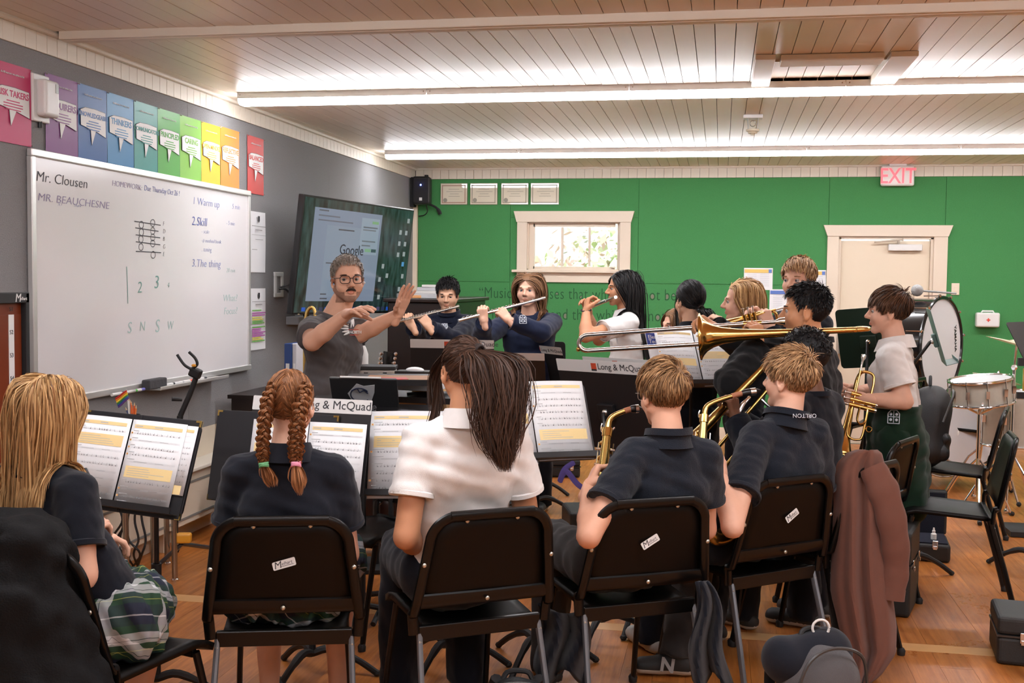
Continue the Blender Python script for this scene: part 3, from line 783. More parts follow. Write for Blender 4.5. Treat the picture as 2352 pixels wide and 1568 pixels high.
# cut-out quotation in the green felt
M_cut = mat('cut_letters_shaded', srgb(38, 92, 54), .9); M_cutg = mat('felt_under', srgb(128, 130, 112), .9)  # letters lie on the felt; darker green paints in the shade of a recess
qt = thing('wall_quotation', (-1.5, YB, 1.0), 'cut-out lettering of a quotation about music in the green wall', 'lettering')
for s, x0, x1, z in (('\u201cMusic expresses that which cannot be', -2.456, -.45, 1.375), ('put into words and that which cannot', -2.53, -.55, 1.165), ('remain silent.\u201d', -2.53, -1.75, .955)):
    o = text('quotation_line', s, .165, MBK, (x0, YB - .004, z), M_cut, qt, ext=.0008, spacing=1.06)
    o.data.offset = -.0015
    bpy.context.view_layer.update()
    k = (x1 - x0) / max(.01, o.dimensions[0])
    o.matrix_basis = Matrix.Translation(o.matrix_basis.to_translation()) @ Matrix(((k, 0, 0, 0), (0, 0, -1, 0), (0, 1, 0, 0), (0, 0, 0, 1)))
    # grey counters: closed inner outlines of the same glyphs
    me = None
    cur = bpy.data.curves.new('tmp', 'FONT'); cur.body = s; cur.size = .165; cur.space_character = 1.06; cur.resolution_u = 3; cur.fill_mode = 'NONE' if hasattr(cur, 'fill_mode') else 'FRONT'
    to = bpy.data.objects.new('tmp', cur); COL.objects.link(to); bpy.context.view_layer.update()
    mm = to.to_mesh(); vs = np.array([v.co[:] for v in mm.vertices]); nb = {}
    for e in mm.edges: nb.setdefault(e.vertices[0], []).append(e.vertices[1]); nb.setdefault(e.vertices[1], []).append(e.vertices[0])
    seen = set(); loops = []
    for st in range(len(vs)):
        if st in seen or st not in nb: continue
        lp = [st]; seen.add(st)
        while True:
            nx = [q for q in nb[lp[-1]] if q not in seen]
            if not nx: break
            lp.append(nx[0]); seen.add(nx[0])
        loops.append(vs[lp])
    to.to_mesh_clear(); bpy.data.objects.remove(to); bpy.data.curves.remove(cur)
    cm = MB()
    for a in loops:
        if len(a) < 4: continue
        lo, hi = a.min(0), a.max(0)
        if any(b is not a and (b.min(0)[:2] < lo[:2] - 1e-4).all() and (b.max(0)[:2] > hi[:2] + 1e-4).all() for b in loops):
            c_ = a.mean(0); cm.add([((p[0] - c_[0]) * .92 + c_[0], (p[1] - c_[1]) * .92 + c_[1], 0) for p in a], [tuple(range(len(a)))])
    if cm.n:
        o2 = cm.build('letter_counters', M_cutg, qt, xf=(MBK @ np.diag([k, 1, 1]), V(x0, YB - .0045, z)))

# small notices by the door
for i, (x0, x1, z0, z1, hc, lab) in enumerate(((.218, .495, 1.492, 1.707, (240, 196, 110), 'white notice with orange banner pinned on green wall'), (.47, .75, 1.285, 1.5, (92, 120, 190), 'white notice with blue banner pinned low on green wall'), (.74, 1.002, 1.48, 1.692, (240, 196, 110), 'white notice with orange banner pinned against the door trim'))):
    org = V(x0, YB - .003, z0); w, h = x1 - x0, z1 - z0
    t = thing('pinned_notice', org, lab, 'notice')
    sheet('notice_sheet', 0, w, 0, h, .003, MBK, org, M_paper, t, .004, 60 + i)
    MB().box((w / 2, h - .03, .0085), (w - .012, .034, .0006)).build('banner', mat('banner%d' % (i % 2), srgb(*hc), .6), t, xf=(MBK, org))
    MB().box((w - .025, h - .03, .0095), (.03, .034, .0006)).build('banner_corner', mat('banner_c', srgb(96, 130, 200), .6), t, xf=(MBK, org))
    lm = MB()
    for q in range(7):
        for u_ in (.28, .72): lm.box((u_ * w, h * (.7 - .085 * q), .0085), (.32 * w, .003, .0005))
    lm.build('printed_lines', mat('ink_pale', (.55, .56, .6), .7), t, xf=(MBK, org))

# exit sign, switch, first-aid box, detector
t = thing('exit_sign', (1.63, 11.2, 2.5), 'white exit sign with red letters hanging above the door', 'sign')
MB().box((1.628, YB - .08, 2.592), (.306, .05, .192)).build('sign_body', M_white, t, bevel=.02, bseg=4)
MB().box((1.628, YB - .08, 2.695), (.16, .05, .02)).build('canopy_mount', M_white, t, bevel=.004)
text('exit_lettering', 'EXIT', .205, MBK, (1.628, YB - .1065, 2.522), mat('exit_red', srgb(235, 95, 100), .5, emit=srgb(245, 70, 80), estr=.9), t, 'CENTER', bold=.002, sx=.78)
t = thing('light_switch', (2.198, YB, 1.47), 'cream blank switch plate on the green wall right of the door', 'switch')
MB().box((2.198, YB - .006, 1.523), (.072, .01, .112)).build('plate', M_cream, t, bevel=.003)
MB().box((2.198, YB - .013, 1.523), (.03, .006, .055)).build('rocker', M_cream, t, bevel=.002)
t = thing('first_aid_box', (2.487, YB, 1.165), 'white wall-mounted first aid box with a small red cross', 'first aid')
MB().box((2.487, YB - .045, 1.235), (.21, .085, .138)).build('case', M_white, t, bevel=.018, bseg=4)
MB().tube([(2.43, YB - .045, 1.30), (2.44, YB - .045, 1.318), (2.535, YB - .045, 1.318), (2.545, YB - .045, 1.30)], .008, 8).build('handle', M_white, t, smooth=True)
MB().box((2.487, YB - .089, 1.235), (.034, .002, .011)).box((2.487, YB - .0891, 1.235), (.011, .002, .034)).build('red_cross', mat('cross_red', srgb(228, 70, 50), .5), t)
t = thing('heat_detector', (.19, 7.93, 2.58), 'caged white heat detector hanging from the ceiling boards', 'detector')
MB().box((.19, 7.93, ZC - .012), (.13, .1, .024)).build('base_plate', M_white, t, bevel=.003)
dt = MB()
for q in range(4):
    a = math.pi / 4 + q * math.pi / 2
    dt.rod((.19 + .05 * math.cos(a), 7.93 + .05 * math.sin(a), ZC - .02), (.19 + .04 * math.cos(a), 7.93 + .04 * math.sin(a), ZC - .11), .0035, n=6)
dt.build('cage_rods', mat('cage_grey', (.5, .5, .46), .4), t)
MB().lathe([(0, -.135), (.012, -.135), (.014, -.125), (.03, -.122), (.034, -.112), (.045, -.108), (.045, -.095), (0, -.095)], 16, t=(.19, 7.93, ZC)).build('sensor_cap', mat('cap_cream', srgb(210, 200, 175), .5), t, smooth=True)
MB().tube(arc((.19, 7.93, ZC - .055), .02, 0, 6.2, 14, (1, 0, 0), (0, 0, 1)), .003, 6).build('sensor_loop', M_chrome, t)

# ================================================================== chairs
M_ch = mat('chair_plastic', (.0035, .0028, .0024), .40, spec=.2, bump=.10, bscale=1400)
M_cht = mat('chair_tube', (.0035, .0033, .0033), .28, spec=.35)
M_leg = mat('chair_leg_grey', (.20, .22, .25), .35, .5)
M_screw = mat('screw_head', (.55, .55, .5), .3, .9)


def chair_meshes():
    """music-posture chair; faces +y, origin on the floor under the seat centre"""
    P = {}
    # seat: dished slab
    def sf(i, j):
        x, y = (i - .5) * .40, -.19 + .40 * j
        z = .445 + .012 * (2 * j - 1) + .010 * (2 * i - 1) ** 2 - .006 * math.cos((i - .5) * 3) - (.03 * max(0, (j - .8) / .2) ** 2)
        return (x * (1 - .05 * (1 - j)), y, z)
    P['seat'] = (MB().surf(sf, 13, 13), M_ch, dict(solid=.022, smooth=True))
    P['seat_rail'] = [(MB().box((0, -.195, .43), (.42, .022, .05)), M_cht, dict(bevel=.004)), (MB().box((0, .16, .425), (.34, .02, .025)), M_cht, dict(bevel=.004))]
    # back shell: rounded trapezoid, slightly curved, leaning back
    lean = .20

    def bp(x, s, off=0):   # s height along back 0..1
        return V(x, -.215 - lean * .31 * s - .03 * (1 - (x / .24) ** 2) * .5 + off, .515 + .305 * s)
    prof = []
    hw = lambda s: .234 - .030 * s
    r = .085
    for i in range(9):
        a = math.radians(90 * i / 8); prof.append((hw(1) - r + r * math.sin(a), 1 - (r - r * math.cos(a)) / .305))
    out = [(-x, s) for x, s in prof[::-1]] + [(0, 1)]
    outl = [(-x, s) for x, s in prof] if False else None
    right = prof + [(hw(0), .0)]
    poly = [(-x, s) for x, s in right[::-1]] + right
    mb = MB(); n = len(poly)
    cpt = (0, .5)
    rings = []
    for k in (0, .35, .7, 1.):
        rings.append([bp(x * k, .5 + (s - .5) * k) for x, s in poly])
    vs = np.array(rings[1:]).reshape(-1, 3); vs = np.vstack([[bp(0, .5)], vs])
    f = [(0, 1 + i, 1 + (i + 1) % n) for i in range(n)]
    for k in range(2): f += [(1 + k * n + i, 1 + (k + 1) * n + i, 1 + (k + 1) * n + (i + 1) % n, 1 + k * n + (i + 1) % n) for i in range(n)]
    mb.add(vs, f)
    P['backrest'] = (mb, M_ch, dict(solid=.010, smooth=True))
    # tube frame following the outline, then down past the seat
    pts = [bp(x * .985, s, -.012) for x, s in poly]
    lo_l = [V(-.232, -.205, .50), V(-.226, -.20, .43)]
    path = lo_l[::-1] + [pts[0] + V(0, 0, .0)] + pts[1:-1] + [pts[-1]] + [V(.232, -.205, .50), V(.226, -.20, .43)]
    P['back_frame'] = (MB().tube(spline(path, 64), .0175, 10, flat=((0, 1, .2), .62)), M_cht, dict(smooth=True))
    P['back_rail'] = (MB().tube([bp(-.22, .09, -.010), bp(0, .09, -.006), bp(.22, .09, -.010)], .024, 8, flat=((0, 1, .2), .35)), M_cht, dict(smooth=True))
    for x, s in ((-.085, .945), (.085, .945), (-.216, .5), (.216, .5), (0, .085)):
        P.setdefault('screw', []).append((MB().ball(bp(x, s, -.024 if abs(x) > .2 or s < .1 else -.012), (.0075, .004, .0075), 10), M_screw, dict(smooth=True)))
    # legs
    P['leg'] = []
    for sx in (-1, 1):
        P['leg'].append((MB().tube([(sx * .205, -.19, .44), (sx * .215, -.26, .20), (sx * .222, -.31, .012)], .0135, 8, flat=((1, 0, 0), .75)), M_leg, dict(smooth=True)))
        P['leg'].append((MB().tube([(sx * .175, .16, .43), (sx * .188, .215, .20), (sx * .195, .25, .012)], .0135, 8, flat=((1, 0, 0), .75)), M_cht, dict(smooth=True)))
    P['foot'] = [(MB().lathe([(.016, 0), (.018, .02), (.012, .03)], 10, t=(sx * a, b, 0), caps=True), M_blackm, dict(smooth=True)) for sx in (-1, 1) for a, b in ((.222, -.312), (.195, .252))]
    P['leg_bolt'] = [(MB().ball((sx * .207, -.208, .405), (.007, .006, .007), 8), M_screw, dict(smooth=True)) for sx in (-1, 1)]
    return P


CHP = chair_meshes(); CH0 = {}


def chair(x, y, yaw, label, sticker=None, greyleg=True):
    t = thing('music_chair', (x, y, 0), label, 'chair', 'black music chairs', rz=yaw)
    for nm, it in CHP.items():
        for k, (mb, mt, kw) in enumerate(it if isinstance(it, list) else [it]):
            key = (nm, k)
            if key not in CH0:
                o = mb.build(nm, mt, t, **kw); o.matrix_parent_inverse = Matrix.Identity(4); CH0[key] = o
            else:
                src = CH0[key]; o = src.copy(); COL.objects.link(o); o.parent = t
                o.name = nm
            if nm == 'leg' and not greyleg and mt is M_leg:
                o.material_slots[0].link = 'OBJECT'; o.material_slots[0].material = M_cht
    if sticker:
        sxp, sang = sticker
        M = Matrix.LocRotScale(t.location, t.rotation_euler, None)
        base = M @ Vector((sxp, -.232 - .20 * .31 * .55 - .012, .515 + .305 * .55))
        R3 = np.array(M.to_3x3()) @ rot((1, 0, 0), -.2) @ np.array([[1, 0, 0], [0, 0, -1], [0, 1, 0]]) @ rot((0, 0, 1), sang)
        st = MB().prism(rrect(.070, .025, .004), .0012, R=R3, t=np.array(base)).build('maker_label', M_white, t)
        text('label_print', 'M', .030, R3, np.array(base) + R3 @ V(-.032, -.009, .0013), M_ink, t, shear=.2, ext=.0002)
        text('label_print', 'elhart', .014, R3, np.array(base) + R3 @ V(-.008, -.003, .0013), M_ink, t, shear=.2, ext=.0002)
        MB().box((0, 0, 0), (.038, .0014, .0006)).build('label_rule', M_ink, t, xf=(R3, np.array(base) + R3 @ V(.009, -.0062, .0014)))
    return t


def chair_back_at(px, py, yaw, label, ztop=.82, **k):
    """chair whose back top centre stands at the given floor position"""
    p = UZ(px, py, ztop); off = rz(yaw) @ V(0, -.29, 0)
    return chair(p[0] - off[0], p[1] - off[1], yaw, label, **k)


chA = chair_back_at(648, 1194, .30, 'black music chair of the girl with two braids', sticker=(.005, .26))
chB = chair_back_at(1130, 1178, .58, 'black music chair of the girl in white with the ponytail')
chC = chair_back_at(1502, 1152, .52, 'black music chair of the saxophone boy with glasses', sticker=(-.005, .46))
chD = chair_back_at(1822, 1102, .70, 'black music chair of the blond saxophone boy beside the brown coat', sticker=(.01, .48))
chE = chair_back_at(2080, 1013, 1.12, 'empty black music chair standing just beyond the brown coat', greyleg=False)
chI = chair(-1.74, 2.98, -.30, 'black music chair hidden under a black coat at the lower left corner')
p = UZ(2160, 1165, .45); chF = chair(p[0] + .02, p[1], 1.45, 'empty black music chair seen from the side, nearest the closed case', greyleg=False)
p = UZ(2175, 1075, .45); chG = chair(p[0] + .02, p[1], 1.30, 'black music chair carrying the big black backpack', greyleg=False)
p = UZ(2215, 985, .45); chH = chair(p[0] + .02, p[1] + .1, 1.35, 'black music chair behind the one with the backpack', greyleg=False)
chJ = chair_back_at(1892, 862, .9, 'black music chair standing between the trombone boy and the door', greyleg=False)
chK = chair_back_at(1888, 912, .8, 'black music chair half hidden behind the navy sweater, before the door', ztop=.80, greyleg=False)
chL = chair_back_at(2108, 872, 1.1, 'black music chair behind the boy in the white polo shirt', greyleg=False)
p = UZ(865, 1212, .45); chM = chair(p[0], p[1], 2.6, 'empty black music chair between the front music stands', greyleg=False)

# ================================================================== printed music
M_yel = mat('print_yellow', srgb(250, 222, 160), .6); M_not = mat('print_note', (.22, .22, .23), .7); M_nol = mat('print_pale', (.55, .55, .56), .7)


def music_page(parent, R3, c, w, h, seed, yelrows=None, name='music_page', curve=.0):
    """page centred at c; R3 columns: right, up, out"""
    r = random.Random(seed)
    f = lambda i, j: np.asarray(c) + R3 @ V((i - .5) * w, (j - .5) * h, .001 + curve * math.sin(math.pi * i))
    pg = MB().surf(f, 8, 2).build(name, M_paper, parent, smooth=True, solid=.0012)
    mb = MB()

    def rect(u0, u1, v0, v1, m, k=0):
        n = 6 if u1 - u0 > .3 else 1
        for q in range(n):
            a, b = u0 + (u1 - u0) * q / n, u0 + (u1 - u0) * (q + 1) / n
            o = .0024 + .0003 * k
            mb.quad(*[np.asarray(c) + R3 @ V((a_ - .5) * w, (.5 - v_) * h, o + curve * math.sin(math.pi * a_)) for a_, v_ in ((a, v1), (b, v1), (b, v0), (a, v0))], m)
    rect(.06, .94, .055, .095, 0)
    for a, b in ((.08, .22), (.45, .6)): rect(a, b, .068, .08, 2, 1)
    v = .125; yb = r.choice([.3, .55, .66]) if yelrows is None else yelrows
    while v < .95:
        if abs(v - yb) < .04:
            rect(.07, .93, v, v + .13, 0)
            for q in range(4): rect(.12, r.uniform(.4, .85), v + .025 + .026 * q, v + .030 + .026 * q, 2, 1)
            v += .15; continue
        rect(.06, .06 + r.uniform(.08, .2), v, v + .007, 2)
        y = v + .022
        for q in range(5): rect(.08, .95, y + .0045 * q, y + .0045 * q + .0009, 2)
        if r.random() < .65:
            u_ = .14
            while u_ < .92:
                s = r.random() < .5
                rect(u_, u_ + .018, y + .008 + r.uniform(-.004, .008), y + .0175, 1, 1)
                rect(u_ + (.015 if s else 0), u_ + (.018 if s else .003), y - .008, y + .014, 1, 1)
                u_ += r.choice([.045, .05, .06, .09])
        else:
            rect(.2, .45, y + .007, y + .009, 1, 1); rect(.6, .75, y + .007, y + .009, 1, 1)
        if r.random() < .3: rect(.02, .055, y - .004, y + .018, 0); rect(.03, .045, y, y + .013, 3, 1)
        v += .082
    mb.build('page_print', [M_yel, M_not, M_nol, mat('print_orange', srgb(215, 110, 50), .6)], pg)
    return pg


# ================================================================== music stands
M_desk = mat('stand_black', (.011, .010, .011), .45, bump=.05, bscale=900)
M_deskg = mat('stand_green_black', (.012, .03, .018), .4)


def stand(c, R3, label, w=.50, h=.32, band=None, post=True, mt=None, lip=True, legrot=.3, dip=0., baseoff=(0, 0), bandside=1, edge=False):
    """c desk centre; R3 columns right, up, front normal (towards the player)"""
    c = np.asarray(c, float); mt = mt or M_desk
    fl = V(*(c - R3[:, 2] * .05)); fx, fy = fl[0] + baseoff[0], fl[1] + baseoff[1]
    t = thing('music_stand', (fx, fy, 0), label, 'music stand', 'black music stands')
    MB().prism(rrect(w, h, .022), .003, R=R3, t=c - R3[:, 2] * .0015).build('desk', mt, t)
    if lip: MB().box((0, -h / 2 + .002, .03), (w - .02, .003, .06)).box((0, -h / 2 + .012, .059), (w - .02, .022, .003)).build('lip', mt, t, xf=(R3, c))
    if band:
        s = bandside; bR = R3 if s > 0 else np.array([-R3[:, 0], R3[:, 1], -R3[:, 2]]).T
        MB().prism(rrect(w * 1.0, .055, .004), .0008, R=bR, t=c + R3[:, 1] * (h / 2 - .018) + bR[:, 2] * .002).build('sticker_band', mat('band_white', (.70, .68, .66), .5), t)
        if band[0] is not None:
            o = c + R3[:, 1] * (h / 2 - .036) + bR[:, 2] * .003
            MB().box((band[0] - .018, .016, 0), (.03, .034, .0006)).build('band_logo', mat('logo_red', srgb(205, 80, 50), .5), t, xf=(bR, o))
            MB().box((band[0] - .018, .002, .0004), (.03, .008, .0006)).build('band_logo_base', M_ink, t, xf=(bR, o))
            text('band_lettering', 'Long & McQuade', band[1], bR, o + bR @ V(band[0] + .004, .006, .0006), M_ink, t, ext=.0003)
    if edge:  # pale taped edge down one side
        MB().box((-w / 2 + .006, 0, 0), (.012, h, .005)).build('side_edge', mat('band_white'), t, xf=(R3, c))
    top = c - R3[:, 2] * .035 - R3[:, 1] * .02
    MB().ball(c - R3[:, 2] * .022 - R3[:, 1] * .02, .016, 12).build('tilt_knob', M_silver, t, smooth=True)
    MB().box((0, -.02, -.012), (.09, .07, .02)).build('desk_bracket', mt, t, xf=(R3, c), bevel=.004)
    if post:
        ft = V(fx, fy, 0)
        MB().tube([top, V(fx, fy, top[2] - .12), V(fx, fy, .45)], [.009, .0095, .0095], 10).build('inner_post', M_blackg, t, smooth=True)
        MB().rod(V(fx, fy, .52), V(fx, fy, .10), .0135, n=12).rod(V(fx, fy, .52), V(fx, fy, .47), .018, n=12).build('outer_post', M_blackm, t, smooth=True)
        for k in range(3):
            a = legrot + k * 2 * math.pi / 3; d = V(math.cos(a), math.sin(a), 0)
            MB().tube(spline([V(fx, fy, .10), V(fx, fy, .115) + d * .07, V(fx, fy, .07) + d * .17, V(fx, fy, .013) + d * .25], 12), [.016] * 6 + [.013] * 6, 8).build('leg', M_blackm, t, smooth=True)
            MB().ball(V(fx, fy, .013) + d * .25, (.016, .016, .013), 8).build('foot', M_blackm, t)
    return t


def RY(yaw, tilt, roll=0.):
    """columns right, up, front(-y before turning)"""
    M = rz(yaw) @ rot((1, 0, 0), tilt) @ rot((0, 1, 0), roll)
    return np.array([M[:, 0], M[:, 2], -M[:, 1]]).T


def scaled(pos, k): return CAM + (np.asarray(pos) - CAM) * k


M_fold = mat('folder_cover', (.009, .009, .012), .5, bump=.12, bscale=1200); M_goldc = mat('gold_corner', (.75, .52, .16), .2, 1)


def folder(parent_label, R3, cl, cr, pw, ph, label):
    """open choir folder: two boards, spine, brass corners; cl/cr board centres"""
    t = thing('choir_folder', (cl + cr) / 2 - R3[:, 1] * ph / 2, label, 'folder', 'open black choir folders')
    for i, c in enumerate((cl, cr)):
        b = MB().box((0, 0, 0), (pw, ph, .006)).build('board', M_fold, t, xf=(R3, c), bevel=.002)
        s = -1 if i == 0 else 1
        MB().box((0, -ph * .25, .0042), (pw - .01, ph * .48, .0015)).build('pocket', mat('folder_pocket', (.012, .012, .014), .6), t, xf=(R3, c))
        for v_ in (-1, 1):
            x, y = s * (pw / 2 - .001), v_ * (ph / 2 - .001)
            MB().prism([(x, y), (x - s * .022, y), (x - s * .022, y - v_ * .007), (x - s * .007, y - v_ * .007), (x - s * .007, y - v_ * .022), (x, y - v_ * .022)], .0095, R=R3, t=c - R3[:, 2] * .0046).build('brass_corner', M_goldc, t)
    MB().box((0, 0, -.002), (np.linalg.norm(cr - cl) - pw + .012, ph, .004)).build('spine', M_fold, t, xf=(R3, (cl + cr) / 2))
    return t


# --- stand and folder of the long-haired girl (left)
R1 = RY(-.173, -.339, .03); c1 = V(-1.923, 3.55, .902)
cl, cr = c1 - R1[:, 0] * .215 - R1[:, 2] * .012, c1 + R1[:, 0] * .04 - R1[:, 2] * .012
fo = folder('', R1, cl, cr, .245, .345, 'open black folder with brass corners in front of the long-haired girl')
bk = thing('music_book', c1 - R1[:, 1] * .155, 'open music book on the folder in front of the long-haired girl', 'music book', 'open music books')
music_page(bk, R1, c1 - R1[:, 0] * .236, .229, .305, 3, .22, curve=.006)
music_page(bk, R1, c1, .229, .305, 4, .55, curve=.006)
ls = thing('loose_sheet', c1 + R1[:, 0] * .05, 'loose printed sheet tucked behind the long-haired girl\u2019s book', 'sheet')
music_page(ls, R1, c1 + R1[:, 0] * .062 + R1[:, 1] * .03 - R1[:, 2] * .004, .19, .24, 5, .9)
stand(c1 - R1[:, 0] * .09 - R1[:, 2] * .022, R1, 'music stand holding the folder before the long-haired girl', baseoff=(.02, .06))
# --- stand of the braided girl
R2 = RY(-.10, -.25, 0.); c2 = UD(768, 1060, 4.2)
k2 = lambda a, b, d=0: c2 + R2[:, 0] * a + R2[:, 1] * b + R2[:, 2] * d
fo2 = folder('', R2, k2(-.395, .0, -.010), k2(-.128, .0, -.010), .25, .35, 'open black folder with brass corners in front of the braided girl')
bk = thing('music_book', k2(-.1, -.155), 'open music book in front of the braided girl', 'music book', 'open music books')
music_page(bk, R2, k2(-.238, -.01), .234, .31, 7, .3, curve=.006); music_page(bk, R2, k2(.0, -.01), .234, .31, 8, .66, curve=.006)
stand(k2(-.13, .05, -.022), R2, 'music stand behind the braided girl with large lettering on its top band', band=(-.06, .046), h=.36)
# --- stand of the ponytail girl
R3_ = RY(.06, -.30, -.03); c3 = scaled((-1.079, 3.73, .945), 1.115)
k3 = lambda a, b, d=0: c3 + R3_[:, 0] * a + R3_[:, 1] * b + R3_[:, 2] * d
bk = thing('music_book', k3(.1, -.17), 'open music book in front of the ponytail girl', 'music book', 'open music books')
music_page(bk, R3_, c3, .255, .34, 9, .3, curve=.008); music_page(bk, R3_, k3(.262, 0), .255, .34, 10, .6, curve=.008)
stand(k3(.11, .0, -.022), R3_, 'music stand in front of the ponytail girl', baseoff=(.05, .05))
# --- stand of the boy with glasses
R7 = RY(.60, -.42, .02); c7 = scaled((-.572, 4.089, 1.039), 1.07)
k7 = lambda a, b, d=0: c7 + R7[:, 0] * a + R7[:, 1] * b + R7[:, 2] * d
bk = thing('music_book', k7(-.1, -.16), 'open music book before the boy with glasses', 'music book', 'open music books')
music_page(bk, R7, k7(-.245, -.012), .24, .325, 11, .35, curve=.007); music_page(bk, R7, c7, .24, .325, 12, .58, curve=.007)
stand(k7(-.11, .0, -.022), R7, 'music stand carrying the bright book before the boy with glasses', baseoff=(.03, .05))
# --- trombone player's stand
R6 = RY(.60, -.45, .02); c6 = V(-.211, 5.87, 1.165)
k6 = lambda a, b, d=0: c6 + R6[:, 0] * a + R6[:, 1] * b + R6[:, 2] * d
bk = thing('music_book', k6(.1, -.15), 'open music book behind the trombone bell', 'music book', 'open music books')
music_page(bk, R6, c6, .229, .305, 13, .5, curve=.016); music_page(bk, R6, k6(.236, -.01), .229, .305, 14, .4, curve=.01)
bb = thing('blue_workbook', k6(-.1, -.14), 'blue-banded technique workbook tucked behind the trombone music', 'book')
MB().box((-.02, -.005, -.008), (.229, .30, .006)).build('cover', M_paper, bb, xf=(R6, c6 - R6[:, 0] * .03))
MB().box((-.02, .10, -.004), (.229, .075, .001)).build('title_band', mat('blue_band', srgb(40, 60, 140), .5), bb, xf=(R6, c6 - R6[:, 0] * .03))
text('title_print', 'Elementary', .03, R6, k6(-.155, .105, -.0025), M_w, bb, ext=.0003); text('title_print', 'Technique', .03, R6, k6(-.155, .08, -.0025), M_w, bb, ext=.0003)
stand(k6(.10, .0, -.022), R6, 'music stand with two open pages under the trombone bell', w=.56, baseoff=(.02, .05))
# --- stands seen from behind (players face the camera)
Rv = RY(.12, .20, 0.)
stand(V(-1.63, 6.76, 1.02), np.array([-Rv[:, 0], Rv[:, 1], -Rv[:, 2]]).T, 'music stand with white top band in front of the flute boy', band=(-.015, .042), bandside=-1, edge=False, w=.52, baseoff=(0, -.05))
Rv = RY(-.70, .38, .02)
stand(V(-1.166, 7.40, .972), np.array([-Rv[:, 0], Rv[:, 1], -Rv[:, 2]]).T, 'tilted music stand with white top band in front of the flute girl in navy', band=(.04, .030), bandside=-1, baseoff=(.02, -.06))
Rv = RY(-.62, .26, -.02)
stand(V(-.475, 4.86, 1.01), np.array([-Rv[:, 0], Rv[:, 1], -Rv[:, 2]]).T, 'large dark music stand with white band beside the boy with glasses', band=(-.02, .040), bandside=-1, w=.52, h=.40, baseoff=(.03, -.06))
Rv = RY(-.66, .26, -.02)
stand(V(-.40, 5.02, 1.03), np.array([-Rv[:, 0], Rv[:, 1], -Rv[:, 2]]).T, 'music stand doubled just behind the large dark one', band=(-.02, .032), bandside=-1, w=.48, h=.36, baseoff=(.10, .06))
Rv = RY(.05, .5, 0)
stand(UD(1165, 860, 7.3), np.array([-Rv[:, 0], Rv[:, 1], -Rv[:, 2]]).T, 'flat-tilted music stand with a pale strip, left of the tilted one', band=(None, 0), bandside=-1, baseoff=(0, -.05))
Rv = RY(-.1, .15, 0)
stand(UD(1235, 845, 8.15), np.array([-Rv[:, 0], Rv[:, 1], -Rv[:, 2]]).T, 'plain black music stand before the green wall beside the flute girl', w=.42, h=.40, baseoff=(0, -.05))
# --- stands near the percussion
Rv = RY(-.35, .16, -.10)
stand(UD(1995, 775, 6.3), np.array([-Rv[:, 0], Rv[:, 1], -Rv[:, 2]]).T, 'greenish black music stand between the white-shirted boy and the door', mt=M_deskg, w=.34, h=.34, baseoff=(0, -.05))
Rv = RY(1.45, -.30, .0)
stand(UD(2150, 772, 5.9), Rv, 'music stand seen edge-on in front of the bass drum', mt=mat('stand_grey_green', srgb(92, 122, 118), .4), w=.40, h=.30, baseoff=(-.06, 0))
Rv = RY(.9, -.5, .0)
stand(UD(2390, 800, 6.0), Rv, 'music stand cut by the right picture edge near the cymbals', baseoff=(.04, 0))

